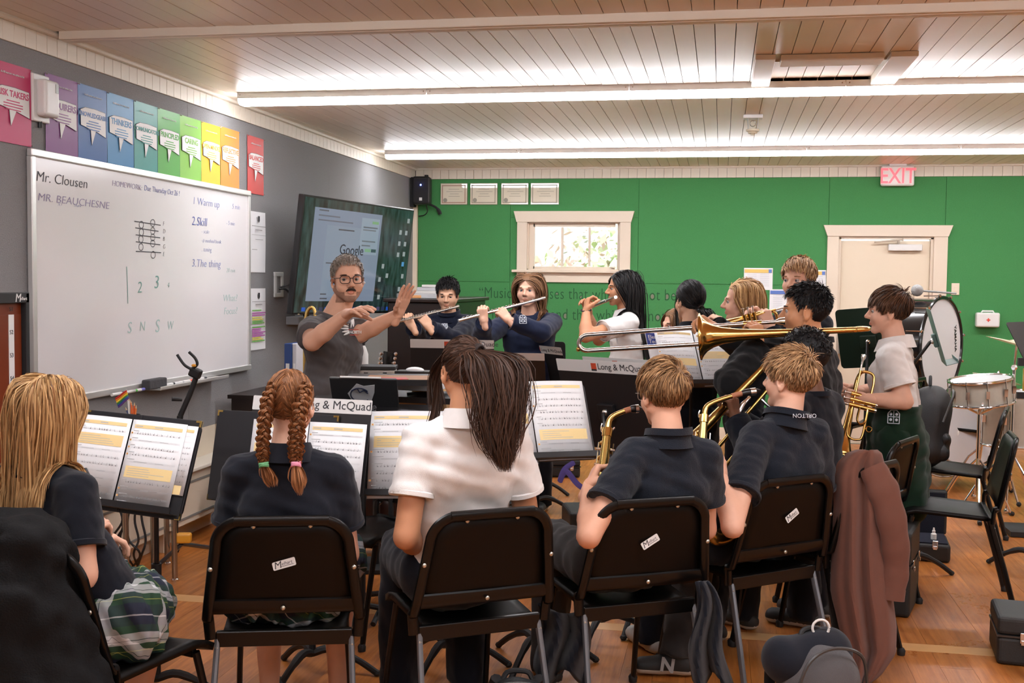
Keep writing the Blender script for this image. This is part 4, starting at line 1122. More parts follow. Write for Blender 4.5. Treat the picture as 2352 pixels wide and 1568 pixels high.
# ================================================================== people: smooth distance fields -> one continuous surface
class Field:
    def __init__(self, lo, hi, h):
        self.h = h; self.lo = np.asarray(lo, float); n = np.ceil((np.asarray(hi) - self.lo) / h).astype(int) + 1
        self.n = n; self.D = np.full(n, .5, np.float32)

    def block(self, lo, hi):
        a = np.clip(np.floor((np.asarray(lo) - self.lo) / self.h).astype(int), 0, self.n - 1)
        b = np.clip(np.ceil((np.asarray(hi) - self.lo) / self.h).astype(int) + 1, 1, self.n)
        if (b <= a).any(): return None
        ax = [self.lo[i] + self.h * np.arange(a[i], b[i]) for i in range(3)]
        return tuple(slice(a[i], b[i]) for i in range(3)), np.stack(np.meshgrid(*ax, indexing='ij'), -1)

    def put(self, fn, lo, hi, k=.015, mode='u', m=.05):
        bl = self.block(np.asarray(lo) - m, np.asarray(hi) + m)
        if bl is None: return
        sl, P = bl; d = fn(P); F0 = self.D[sl]
        if mode == 'u':
            h = np.clip(.5 + .5 * (F0 - d) / k, 0, 1); self.D[sl] = F0 * (1 - h) + d * h - k * h * (1 - h)
        elif mode == 's':   # subtract
            h = np.clip(.5 - .5 * (F0 + d) / k, 0, 1); self.D[sl] = F0 * (1 - h) - d * h + k * h * (1 - h)

    def cone(self, a, b, r1, r2, k=.015, cut=None, **kw):
        a, b = np.asarray(a, float), np.asarray(b, float); R = max(r1, r2)

        def fn(P):
            ba = b - a; t = np.clip(((P - a) @ ba) / (ba @ ba + 1e-12), 0, 1)
            q = np.linalg.norm(P - (a + t[..., None] * ba), axis=-1) - (r1 + (r2 - r1) * t)
            if cut is not None:       # cut = list of (point, normal): keep side where (P-pt).n <0
                for pt, nn in cut: q = np.maximum(q, (P - pt) @ nn)
            return q
        self.put(fn, np.minimum(a, b) - R, np.maximum(a, b) + R, k, **kw)

    def ell(self, c, r, R=None, k=.015, **kw):
        c, r = np.asarray(c, float), np.asarray(r, float); R = np.eye(3) if R is None else np.asarray(R); m = r.max()

        def fn(P):
            q = (P - c) @ R
            k0 = np.linalg.norm(q / r, axis=-1); k1 = np.linalg.norm(q / (r * r), axis=-1) + 1e-9
            return k0 * (k0 - 1) / k1
        self.put(fn, c - m, c + m, k, **kw)

    def bumpy(self, amp, fr, seed=0):
        g = np.meshgrid(*[self.lo[i] + self.h * np.arange(self.n[i]) for i in range(3)], indexing='ij', sparse=True)
        r = np.random.default_rng(seed); d = 0
        for q in range(4):
            w = r.normal(size=3) * fr * (.6 + .4 * q); d = d + np.sin(g[0] * w[0] + g[1] * w[1] + g[2] * w[2] + r.uniform(0, 6))
        self.D += (amp * .5 * d).astype(np.float32)

    def plane(self, pt, n):
        g = np.meshgrid(*[self.lo[i] + self.h * np.arange(self.n[i]) for i in range(3)], indexing='ij', sparse=True)
        d = (g[0] - pt[0]) * n[0] + (g[1] - pt[1]) * n[1] + (g[2] - pt[2]) * n[2]
        self.D = np.maximum(self.D, d.astype(np.float32))

    def mesh(self):
        """naive surface nets"""
        D = np.pad(self.D, 1, constant_values=.5); s = D < 0
        n = D.shape
        c = np.zeros(tuple(x - 1 for x in n), np.int8)
        for i in (0, 1):
            for j in (0, 1):
                for k in (0, 1): c += s[i:n[0] - 1 + i, j:n[1] - 1 + j, k:n[2] - 1 + k]
        act = (c > 0) & (c < 8); idx = np.argwhere(act)
        if len(idx) == 0: return np.zeros((0, 3)), np.zeros((0, 4), int)
        vid = np.full(act.shape, -1, np.int32); vid[act] = np.arange(len(idx))
        acc = np.zeros((len(idx), 3)); cnt = np.zeros(len(idx))
        corners = [(i, j, k) for i in (0, 1) for j in (0, 1) for k in (0, 1)]
        val = {q: D[idx[:, 0] + q[0], idx[:, 1] + q[1], idx[:, 2] + q[2]] for q in corners}
        for q in corners:
            for ax in range(3):
                if q[ax]: continue
                p = list(q); p[ax] = 1; p = tuple(p)
                a, b = val[q], val[p]; m_ = (a < 0) != (b < 0)
                t = a[m_] / (a[m_] - b[m_]); o = np.tile(np.array(q, float), (m_.sum(), 1)); o[:, ax] = t
                acc[m_] += o; cnt[m_] += 1
        V_ = (idx + acc / cnt[:, None] - 1) * self.h + self.lo
        faces = []
        for ax in range(3):
            u_, v_ = (ax + 1) % 3, (ax + 2) % 3
            sl0 = [slice(1, -1)] * 3; sl0[ax] = slice(0, -1); sl1 = [slice(1, -1)] * 3; sl1[ax] = slice(1, None)
            A, B = s[tuple(sl0)], s[tuple(sl1)]
            e = np.argwhere(A != B); base = e.copy(); base[:, u_] += 1; base[:, v_] += 1
            flip = A[tuple(e.T)]
            def g(du, dv):
                q = base.copy(); q[:, u_] -= du; q[:, v_] -= dv
                return vid[q[:, 0], q[:, 1], q[:, 2]]
            f = np.stack([g(1, 1), g(0, 1), g(0, 0), g(1, 0)], 1)
            f[~flip] = f[~flip][:, ::-1]; faces.append(f)
        return V_, np.concatenate(faces)


def skinmat(name, col):
    mt = mat('skin_' + name, col, .48, spec=.35, bump=.05, bscale=300, var=.06, vscale=40)
    b = mt.node_tree.nodes['Principled BSDF']; b.inputs['Subsurface Weight'].default_value = .0
    return mt


def hairmat(name, c0, c1):
    key = 'hair_' + name
    if key in MATS: return MATS[key]
    mt = bpy.data.materials.new(key); mt.use_nodes = True; nt = mt.node_tree; b = nt.nodes['Principled BSDF']
    a = nt.nodes.new('ShaderNodeAttribute'); a.attribute_name = 'var'
    cr = nt.nodes.new('ShaderNodeValToRGB'); cr.color_ramp.elements[0].color = (*c0, 1); cr.color_ramp.elements[1].color = (*c1, 1)
    nt.links.new(a.outputs['Fac'], cr.inputs[0]); nt.links.new(cr.outputs[0], b.inputs['Base Color'])
    b.inputs['Roughness'].default_value = .48; b.inputs['Specular IOR Level'].default_value = .25
    MATS[key] = mt
    return mt


def cloth(name, col, rough=.9, bump=.25, bscale=700): return mat('cloth_' + name, col, rough, spec=.15, bump=bump, bscale=bscale, var=.08, vscale=30, sheen=.15)


def plaid():
    if 'plaid' in MATS: return MATS['plaid']
    mt = bpy.data.materials.new('plaid'); mt.use_nodes = True; nt = mt.node_tree; b = nt.nodes['Principled BSDF']; L = nt.links
    uv = nt.nodes.new('ShaderNodeTexCoord'); sp = nt.nodes.new('ShaderNodeSeparateXYZ')
    mp = nt.nodes.new('ShaderNodeMapping'); mp.inputs['Rotation'].default_value = (.35, .25, .5); L.new(uv.outputs['Object'], mp.inputs[0])
    nz = nt.nodes.new('ShaderNodeTexNoise'); nz.inputs['Scale'].default_value = 5; L.new(mp.outputs[0], nz.inputs['Vector'])
    mxv = nt.nodes.new('ShaderNodeMix'); mxv.data_type = 'VECTOR'; mxv.inputs[0].default_value = .018; L.new(mp.outputs[0], mxv.inputs[4]); L.new(nz.outputs['Color'], mxv.inputs[5])
    L.new(mxv.outputs[1], sp.inputs[0])

    def bands(sock):
        m_ = nt.nodes.new('ShaderNodeMath'); m_.operation = 'MULTIPLY'; m_.inputs[1].default_value = 7.5; L.new(sock, m_.inputs[0])
        f_ = nt.nodes.new('ShaderNodeMath'); f_.operation = 'FRACT'; L.new(m_.outputs[0], f_.inputs[0])
        r = nt.nodes.new('ShaderNodeValToRGB'); r.color_ramp.interpolation = 'CONSTANT'; e = r.color_ramp.elements
        navy, green, white, yel = (.008, .012, .03, 1), (.012, .045, .02, 1), (.55, .55, .56, 1), (.35, .38, .08, 1)
        stops = [(0, navy), (.22, green), (.33, yel), (.345, green), (.46, white), (.52, navy), (.535, white), (.66, green), (.80, navy), (.97, white)]
        e[0].position = 0; e[0].color = navy; e[1].position = .22; e[1].color = green
        for p_, c_ in stops[2:]: q = e.new(p_); q.color = c_
        L.new(f_.outputs[0], r.inputs[0]); return r
    x, z = bands(sp.outputs[0]), bands(sp.outputs[2])
    mx = nt.nodes.new('ShaderNodeMix'); mx.data_type = 'RGBA'; mx.inputs[0].default_value = .5
    L.new(x.outputs[0], mx.inputs[6]); L.new(z.outputs[0], mx.inputs[7]); L.new(mx.outputs[2], b.inputs['Base Color'])
    b.inputs['Roughness'].default_value = .85
    MATS['plaid'] = mt; return mt


# ------------------------------------------------------------------ head (local: x right, y forward, z up; chin -.115, top +.12)
SK_C, SK_R = V(0, -.014, .030), V(.0745, .094, .088)


def head_field(F_, X, s, feat):
    """adds a head to the field F_ ; X maps local->world"""
    R, T = X
    w = lambda p: R @ (V(*p) * s) + T
    c = lambda a, b, r1, r2, k=.012, **kw: F_.cone(w(a), w(b), r1 * s, r2 * s, k * s, **kw)
    e = lambda p, r, RR=np.eye(3), k=.012, **kw: F_.ell(w(p), V(*r) * s, R @ RR, k * s, **kw)
    e(SK_C, SK_R)
    ch = feat.get('cheek', 1.0); jw = feat.get('jaw', 1.0)
    e((0, .026, -.030), (.058 * ch, .064, .078), k=.02)
    for sx in (-1, 1):
        c((sx * .053 * jw, -.002, -.052), (sx * .014, .063, -.100), .019, .015, .02)
        e((sx * .037 * ch, .050, -.034), (.026, .026, .028), k=.02)
        c((sx * .036, .073, .016), (sx * .012, .083, .012), .0105, .010, .014)
        e((sx * .0115, .0955, -.036), (.0085, .010, .0075), k=.007)
        # ear
        RE = rot((0, 0, 1), -sx * .35)
        e((sx * .0775, -.012, -.012), (.0065, .019, .031), RE, .006)
        e((sx * .0815, -.010, -.008), (.005, .010, .018), RE, .006, mode='s', m=.01)
        e((sx * .074, -.006, -.038), (.006, .009, .009), RE, .006)
    e((0, .064, -.100), (.020, .017, .014), k=.018)
    c((0, .083, .008), (0, .108 + feat.get('nose', 0), -.030), .0075, .0105, .010)
    for sx in (-1, 1): e((sx * .031, .091, -.003), (.0165, .013, .0095), k=.010, mode='s', m=.02)
    e((0, .0845, -.0615), (.0190, .0095, .0042), k=.006); e((0, .0835, -.0705), (.0165, .0095, .0052), k=.006)
    if feat.get('mouth', 0): e((0, .096, -.0665), (.0125, .012, .0022 + .004 * feat['mouth']), k=.002, mode='s', m=.01)
    else: e((0, .0975, -.0665), (.020, .006, .0009), k=.002, mode='s', m=.01)


FACE_MATS = None


def head_paint(Vv, Fq, X, s, feat, ns):
    """material index per face: 0 skin 1 lips 2 nostril 3 beard"""
    R, T = X; c = Vv[Fq].mean(1); p = (c - T) @ R / s
    mi = np.zeros(len(Fq), int)
    front = p[:, 1] > .06
    lips = front & (((p[:, 0] / .0185) ** 2 + ((p[:, 2] + .0662) / .0080) ** 2) < 1) & (p[:, 1] > .080)
    mi[lips] = 1
    nos = front & (((np.abs(p[:, 0]) - .0075) / .0042) ** 2 + ((p[:, 2] + .0425) / .003) ** 2 < 1) & (p[:, 1] > .09)
    mi[nos] = 2
    if feat.get('beard'):
        x, y, z = p.T
        jaw_ = (z < -.066 + .075 * np.clip((.058 - y) / .05, 0, 1) ** 2) & (z > -.118) & (y > .004) & ~lips & ((np.abs(x) > .030) | (z < -.083))
        mi[jaw_] = 3
    return mi


def strands_mesh(P, rad, var, ctr, sides=2):
    """P (n,k,3), rad (n,) or (n,k), var (n,): flat locks lying against the head (sides=2) or round ones"""
    n, k, _ = P.shape
    rad = np.broadcast_to(rad[:, None] if np.ndim(rad) == 1 else rad, (n, k))
    T = np.gradient(P, axis=1); T /= np.linalg.norm(T, axis=2, keepdims=True) + 1e-9
    O = P - ctr
    N = np.cross(T, O); N /= np.linalg.norm(N, axis=2, keepdims=True) + 1e-9
    B = np.cross(T, N)
    taper = np.ones(k); taper[-1] = .12; taper[-2] = .65; taper[0] = .7
    th = np.arange(sides) * 2 * np.pi / sides
    r_ = (rad * taper)[:, :, None, None] * (1.5 if sides == 2 else 1)
    if sides == 2:
        tw = np.random.default_rng(n).uniform(-.9, .9, (n, 1, 1)); N = N * np.cos(tw) + B * np.sin(tw)
    ring = P[:, :, None, :] + r_ * (np.cos(th)[None, None, :, None] * N[:, :, None] + np.sin(th)[None, None, :, None] * B[:, :, None])
    base = (np.arange(n)[:, None, None] * k + np.arange(k - 1)[None, :, None]) * sides
    j = np.arange(1 if sides == 2 else sides)[None, None, :]; jn = (j + 1) % sides
    f = np.stack([base + j, base + jn, base + sides + jn, base + sides + j], -1).reshape(-1, 4)
    return ring.reshape(-1, 3), f, np.repeat(var, k * sides)


def hair_ok(p, style):
    """p local scalp points -> mask"""
    x, y, z = p.T
    fr = style.get('front', .062)
    lim = np.where(y > .045, fr + (np.abs(x) < .02) * .004, np.where(y > .018, np.interp(y, [.018, .045], [style.get('burn', -.005), fr]), np.where(y > -.034, .020, np.interp(y, [-.09, -.034], [style.get('nape', -.062), -.03]))))
    return z > lim


def scalp_points(n, rng, style):
    u_ = rng.normal(size=(n * 4, 3)); u_ /= np.linalg.norm(u_, axis=1)[:, None]
    p = u_ * SK_R + SK_C; p = p[hair_ok(p, style)]
    return p[:n]


def push_skull(p, off, C=SK_C, R=SK_R):
    q = (p - C); Rr = R + off[:, None] if np.ndim(off) else R + off
    k = np.linalg.norm(q / Rr, axis=1); ins = k < 1
    p = p.copy(); p[ins] = C + q[ins] / k[ins][:, None]
    return p


def grow(p0, rng, style, steps, L, coll=None):
    """grow strands in head-local metres (unit head). style: flow fn(p,t)->dir; returns (n,k,3)"""
    n = len(p0); p = p0.copy(); out = [p0.copy()]; d_prev = None
    off = .003 + rng.uniform(0, 1, n) * (style.get('thick', .014) - .003) * (np.clip((p0[:, 2] + .055) / .12, .12, 1) if style.get('fade') else 1)
    jit = rng.normal(size=(n, 3)) * style.get('jit', .12)
    ds = L / steps
    for s_ in range(steps):
        t = s_ / steps
        nn = (p - SK_C) / (SK_R ** 2); nn /= np.linalg.norm(nn, axis=1)[:, None] + 1e-9
        d = style['flow'](p, t, nn) + jit
        near = np.linalg.norm((p - SK_C) / (SK_R + .03), axis=1) < 1
        tang = d - nn * (d * nn).sum(1)[:, None] * np.where(near, 1., 0.)[:, None]
        lift = style.get('lift', .35) * max(0, 1 - t * 2.2)
        d = tang + nn * (lift * near)[:, None]
        if d_prev is not None: d = d * .55 + d_prev * .45
        d /= np.linalg.norm(d, axis=1)[:, None] + 1e-9
        d_prev = d
        p = p + d * (ds[:, None] if np.ndim(ds) else ds)
        p = push_skull(p, off * min(1, .3 + t * 2))
        if coll is not None: p = coll(p, off)
        out.append(p.copy())
    return np.stack(out, 1)


class Person: pass


def person(label, hc, hh, yaw_h, yaw_t, sit=None, pitch=0., tilt=0., h=1.5, lean=(0, 0), skin='fair', skincol=None, top=None, bottom=None, hair=None, feat=None, arms=None, legs=None, res=.014, hres=.0050,
           build_=1., shoe=(.03, .03, .03), hold=None, neckfwd=.02, pelvis=None, extra=None, shoulder_drop=0., collar=True, nshift=(0, 0, 0)):
    """hc: head centre (world), hh: head height chin-top; yaw 0 faces +y (away from the camera), positive turns left"""
    feat = feat or {}; P = Person(); hc = np.asarray(hc, float)
    s = hh / .235; Rh = rz(yaw_h) @ rot((1, 0, 0), pitch) @ rot((0, 1, 0), tilt); X = (Rh, hc)
    Rt = rz(yaw_t); rt, fwt = Rt[:, 0], Rt[:, 1]
    t = thing('person', (hc[0], hc[1], 0), label, 'person')
    N = hc + Rh @ V(0, -.020, -.105) * s - fwt * neckfwd + V(0, 0, -.048 * h / 1.5) + V(*nshift)    # base of the neck
    b = h * build_
    sh = {q: N + rt * (q * .096 * b) + V(0, 0, -.046 * h - shoulder_drop) for q in (-1, 1)}
    if pelvis is None:
        pz = sit + .075 * h if sit is not None else .53 * h
        pelvis = V(N[0] - lean[0], N[1] - lean[1], pz)
    pelvis = np.asarray(pelvis, float)
    hip = {q: pelvis + rt * (q * .053 * b) for q in (-1, 1)}
    P.t, P.X, P.s, P.N, P.sh, P.pelvis, P.rt, P.fw, P.hc = t, X, s, N, sh, pelvis, rt, fwt, hc
    # legs
    kn, an = {}, {}
    for q in (-1, 1):
        lg = (legs or {}).get(q)
        if lg is not None: kn[q], an[q] = np.asarray(lg[0], float), np.asarray(lg[1], float)
        elif sit is not None:
            kn[q] = hip[q] + fwt * .245 * h + rt * q * .04 + V(0, 0, -.012); kn[q][2] = max(kn[q][2], .27 * h)
            an[q] = V(kn[q][0], kn[q][1], .06) + fwt * .03
        else:
            kn[q] = V(hip[q][0], hip[q][1], .285 * h) + fwt * .015 + rt * q * .01; an[q] = V(hip[q][0], hip[q][1], .05) - fwt * .015 + rt * q * .012
    P.kn, P.an = kn, an
    # arms
    el, wr = {}, {}
    for q in (-1, 1):
        a = (arms or {}).get(q)
        if a is None: el[q] = sh[q] + rt * q * .05 + V(0, 0, -.18 * h) - fwt * .02; wr[q] = el[q] + fwt * .14 * h * .9 + rt * (-q) * .04 + V(0, 0, .0)
        else: el[q], wr[q] = np.asarray(a[0], float), np.asarray(a[1], float)
    P.el, P.wr = el, wr
    smt = skinmat(skin, skincol)
    # ---------------- body skin
    allp = np.array([hc + V(0, 0, .15 * s), hc - V(0, 0, .15 * s), hc + V(.13, .13, 0) * s, hc - V(.13, .13, 0) * s, *sh.values(), *el.values(), *wr.values(), *hip.values(), *kn.values(), *an.values()])
    lo, hi = allp.min(0) - .12, allp.max(0) + .12; lo[2] = max(lo[2], -.02)
    F_ = Field(lo, hi, res)
    def torso(F1, inf, kk=.04):
        for q in (-1, 1):
            cx = rt * (q * .034 * b)
            ch = N + V(0, 0, -.115 * h) + fwt * .006
            wa = pelvis * .55 + N * .45 + V(0, 0, -.03 * h)
            F1.cone(ch + cx * 1.12, wa + cx, .058 * b + inf, .052 * b + inf, kk)
            F1.cone(wa + cx, pelvis + cx * 1.1, .052 * b + inf, .058 * b + inf, kk)
            F1.cone(N + V(0, 0, -.022 * h) + cx * .3, sh[q] - rt * q * .012 * h, .030 * b + inf, .032 * h + inf, .03)
            F1.cone(N + V(0, 0, -.060 * h) + cx * .6, ch + cx * 1.1, .044 * b + inf, .056 * b + inf, .03)
    torso(F_, -.012)
    F_.cone(N + V(0, 0, -.03 * h), hc + Rh @ V(0, -.018, -.06) * s, .040 * h, .050 * s, .02)
    for q in (-1, 1):
        F_.cone(sh[q], el[q], .030 * h, .0255 * h, .015); F_.cone(el[q], el[q] * .65 + wr[q] * .35, .0255 * h, .0255 * h, .012)
        F_.cone(el[q] * .65 + wr[q] * .35, wr[q], .0255 * h, .0165 * h, .012)
        F_.cone(hip[q], kn[q], .054 * h, .037 * h, .02); F_.cone(kn[q], kn[q] * .6 + an[q] * .4, .037 * h, .035 * h, .015); F_.cone(kn[q] * .6 + an[q] * .4, an[q], .035 * h, .022 * h, .015)
    Vb, Fb = F_.mesh()
    # ---------------- head, finer
    r_ = .16 * s; Fh = Field(hc - r_ - V(0, 0, .05), hc + r_, hres)
    head_field(Fh, X, s, feat)
    Fh.cone(N + V(0, 0, -.02 * h), hc + Rh @ V(0, -.018, -.06) * s, .040 * h, .050 * s, .02)
    Fh.plane(N + V(0, 0, -.005 * h), V(0, 0, -1))
    Vh, Fqh = Fh.mesh(); mih = head_paint(Vh, Fqh, X, s, feat, 0)
    keep = None
    vs, fs, ms = [Vb, Vh], [Fb, Fqh + len(Vb)], [np.zeros(len(Fb), int), mih]
    nv = len(Vb) + len(Vh)
    # ---------------- hands
    hs = h / 1.72
    for q in (-1, 1):
        hp = (hold or {}).get(q)
        if hp is None: hp = dict(d=nrm(wr[q] - el[q]) * 1., n=V(0, 0, -1), curl=(.5, .5, .5))
        Fd, hb = hand_field(wr[q], hp['d'], hp['n'], q, hp.get('curl', (.5, .6, .4)), hs, el[q], hp.get('thumb', .5), hp.get('spread', 1.), hp.get('res', .0042))
        vv, ff = Fd.mesh()
        vs.append(vv); fs.append(ff + nv); ms.append(np.zeros(len(ff), int)); nv += len(vv)
    mats = [smt, mat('lips_' + skin, tuple(np.array(skincol) * V(.86, .62, .62)), .42), mat('nostril', tuple(np.array(skincol) * .25), .8)]
    if feat.get('beard'): mats.append(mat('beard_' + skin, feat['beard'], .8, bump=.8, bscale=600, var=.3, vscale=200))
    me = rawmesh('body', np.concatenate(vs), np.concatenate(fs), mats, np.concatenate(ms)); o = bpy.data.objects.new('body', me); link(o, t); P.body = o
    # ---------------- eyes, brows
    w = lambda p: Rh @ (V(*p) * s) + hc
    if feat.get('eyes', True):
        g = feat.get('gaze', (0, 0)); op = feat.get('open', .62)
        for sx in (-1, 1):
            ec = V(sx * .031, .0710, -.003)
            mb = MB()
            mb.ball(w(ec), .0124 * s, 14, 0)
            gd = nrm(V(g[0], 1, g[1]))
            fr_ = frame(gd, V(0, 0, 1))
            for rr_, oo, m_ in ((.0064, .0115, 1), (.0030, .0121, 2)):
                n_ = 14; th = np.linspace(0, 2 * np.pi, n_, endpoint=False)
                ring = [ec + gd * (oo - .0003) + (fr_[:, 0] * math.cos(a) + fr_[:, 2] * math.sin(a)) * rr_ for a in th]
                mb.add(np.array([w(p) for p in [ec + gd * (oo + .0014)] + ring]), [(0, 1 + i, 1 + (i + 1) % n_) for i in range(n_)], m_)
            mb.build('eye', [mat('eye_white_shaded', (.46, .42, .40), .35), mat('iris_' + feat.get('iris', 'brown'), {'brown': (.05, .025, .012), 'blue': (.07, .11, .15), 'green': (.10, .12, .06)}[feat.get('iris', 'brown')], .2), mat('pupil', (.004, .004, .004), .15)], t, smooth=True)  # eye white toned down: shade of the socket put into its colour
            # eyelids: upper and lower shells over the ball
            up = .35 + 1.0 * (1 - op)
            for a0, a1 in ((math.pi / 2 - .10 + .0, math.pi / 2 - up * 1.0 - .12), (-math.pi / 2 + .1, -math.pi / 2 + .72)):
                # sweep from top (elevation a0) towards the gaze line
                def fn(i, j, a0=a0, a1=a1):
                    az = (i - .5) * 2.5; ev = a0 + (a1 - a0) * j
                    return w(ec + .0137 * V(math.cos(ev) * math.sin(az), math.cos(ev) * math.cos(az), math.sin(ev)))
                MB().surf(fn, 11, 6).build('eyelid', smt, t, smooth=True)
            br = [w((sx * (.031 + u_ * .020), .0885 - .006 * abs(u_ * sx + 0) - .010 * max(0, u_) ** 2, .0165 + feat.get('brow', 0) + .003 * math.cos(u_ * 1.6) + .0012 * u_)) for u_ in np.linspace(-1, 1, 9)]
            MB().tube(br, np.array([.0022, .0032, .0036, .0036, .0034, .003, .0026, .002, .0012]) * s * feat.get('browk', 1.), 6).build('eyebrow', hair['mat'] if hair and not feat.get('browmat') else feat['browmat'], t, smooth=True)
            # lash line
            la = [w(ec + .0141 * V(math.cos(.32 * (2 * op - .6)) * math.sin(az), math.cos(.32 * (2 * op - .6)) * math.cos(az), math.sin(.32 * (2 * op - .6)) * math.cos(az * .9))) for az in np.linspace(-1.1, 1.1, 9)]
            MB().tube(la, .0009 * s, 5).build('lash_line', mat('lash', (.015, .01, .008), .6), t)
    # ---------------- clothing
    inf = (top or {}).get('inf', .010)

    def torso_d(p, off):   # used to keep hair outside the shirt (world coords)
        out = p.copy()
        for _ in range(2):
            for q in (-1, 1):
                cx = rt * (q * .034 * b); ch = N + V(0, 0, -.115 * h) + fwt * .006; wa = pelvis * .55 + N * .45 + V(0, 0, -.03 * h)
                for a_, b_, r1, r2 in ((ch + cx * 1.08, wa + cx, .058 * b, .054 * b), (N + V(0, 0, -.035 * h) + cx * .5, sh[q], .034 * b, .034 * h), (sh[q], el[q], .036 * h, .036 * h), (N + V(0, 0, -.03 * h), hc + Rh @ V(0, -.02, -.09) * s, .047 * h, .054 * s), (ch + cx * .5 + V(0, 0, .05 * h), ch + cx * .5, .055 * b, .061 * b)):
                    ba = b_ - a_; tt = np.clip(((out - a_) @ ba) / (ba @ ba), 0, 1); v = out - (a_ + tt[:, None] * ba)
                    d_ = np.linalg.norm(v, axis=1); rr_ = r1 + (r2 - r1) * tt + inf + .004 + off
                    m_ = d_ < rr_; out[m_] += (v[m_] / (d_[m_][:, None] + 1e-9)) * (rr_ - d_)[m_][:, None]
        return out
    P.torso_d = torso_d
    if top:
        hem = top.get('hem', pelvis[2] - .02 * h if sit is not None else pelvis[2] - .04 * h)
        pts = np.array([*sh.values(), *el.values(), *wr.values(), pelvis, N]); lo, hi = pts.min(0) - .13, pts.max(0) + .13
        Ft = Field(lo, hi, top.get('res', .011)); torso(Ft, inf, .05)
        for q in (-1, 1):
            sl = top.get('sleeve', .55); fl = top.get('flare', .006)
            fa = lambda x_: sh[q] + (el[q] - sh[q]) * x_
            if sl <= 1:
                e_ = fa(sl); nn = nrm(el[q] - sh[q])
                Ft.cone(sh[q], e_ + nn * .02, .032 * h + inf, .034 * h + inf + fl, .02, cut=[(e_, nn)])
            else:
                Ft.cone(sh[q], el[q], .033 * h + inf, .031 * h + inf, .02)
                e_ = el[q] + (wr[q] - el[q]) * min(1, sl - 1); nn = nrm(wr[q] - el[q])
                Ft.cone(el[q], e_ + nn * .02, .031 * h + inf, .025 * h + inf * .9, .02, cut=[(e_, nn)])
        if extra: extra(Ft, P)
        Ft.bumpy(top.get('wr', .0035), 26, int(abs(hc[0]) * 1000) % 97); Ft.bumpy(top.get('wr', .0035) * .5, 60, 3)
        Ft.plane(V(0, 0, hem), V(0, 0, -1))
        # neck opening
        Ft.cone(N + V(0, 0, -.006 * h) + fwt * .01, N + V(0, 0, .2) + fwt * .04, .040 * h, .055 * h, .006, mode='s', m=.02)
        Vt, Fq = Ft.mesh()
        me = rawmesh('top', Vt, Fq, top['mat']); o = bpy.data.objects.new(top.get('name', 'shirt'), me); link(o, t); P.top = o
        for q in (-1, 1):     # sleeve band
            sl = top.get('sleeve', .55)
            if sl <= 1: e_ = sh[q] + (el[q] - sh[q]) * sl; nn = nrm(el[q] - sh[q]); rr_ = .034 * h + inf + top.get('flare', .006) + .0005
            else: e_ = el[q] + (wr[q] - el[q]) * min(1, sl - 1); nn = nrm(wr[q] - el[q]); rr_ = .025 * h + inf * .9 + .001
            if top.get('cuffs', True): MB().tube([e_ - nn * .016, e_ - nn * .012, e_ + nn * .001, e_ + nn * .003], [rr_ - .003, rr_ + .0012, rr_ + .0012, rr_ - .004], 24, caps=False).build('sleeve_cuff', top['mat'], t, smooth=True)
        if collar:
            ck = top.get('collar', 'polo'); cm = MB(); up = nrm(nrm(hc + Rh @ V(0, -.02, -.1) * s - N) + V(0, 0, 1.2)); fr_ = frame(fwt, up)
            hN = .026 * h if ck == 'polo' else .030 * h if ck == 'high' else .010 * h

            def cf(i, j):
                a = 2 * math.pi * i - math.pi / 2; cs, sn = math.cos(a), math.sin(a)
                back = .5 - .5 * sn      # 1 at the back
                r0 = .0415 * h
                if ck == 'polo':
                    prof_ = [(1.20, -.2), (1.04, .1), (1.00, 1.), (1.05, 1.05), (1.20, .35), (1.38, -.42)]
                elif ck == 'high': prof_ = [(1.30, -.5), (1.16, .0), (1.10, .5), (1.12, 1.), (1.20, 1.02), (1.26, .5)]
                else: prof_ = [(1.18, -.2), (1.05, .5), (1.02, 1.), (1.08, 1.), (1.14, .3), (1.2, -.3)]
                k_ = j * (len(prof_) - 1); a0 = int(min(k_, len(prof_) - 2)); u_ = k_ - a0
                rr_ = prof_[a0][0] * (1 - u_) + prof_[a0 + 1][0] * u_; zz = prof_[a0][1] * (1 - u_) + prof_[a0 + 1][1] * u_
                return N + fr_ @ V(cs * r0 * rr_ * 1.06, sn * r0 * rr_ + .012 * sn, zz * hN - .020 * h * (1 - back) ** 2 - .004 * h)
            cm.surf(cf, 33, 11, wrapu=True); cm.build('collar', top.get('collarmat', top['mat']), t, smooth=True)
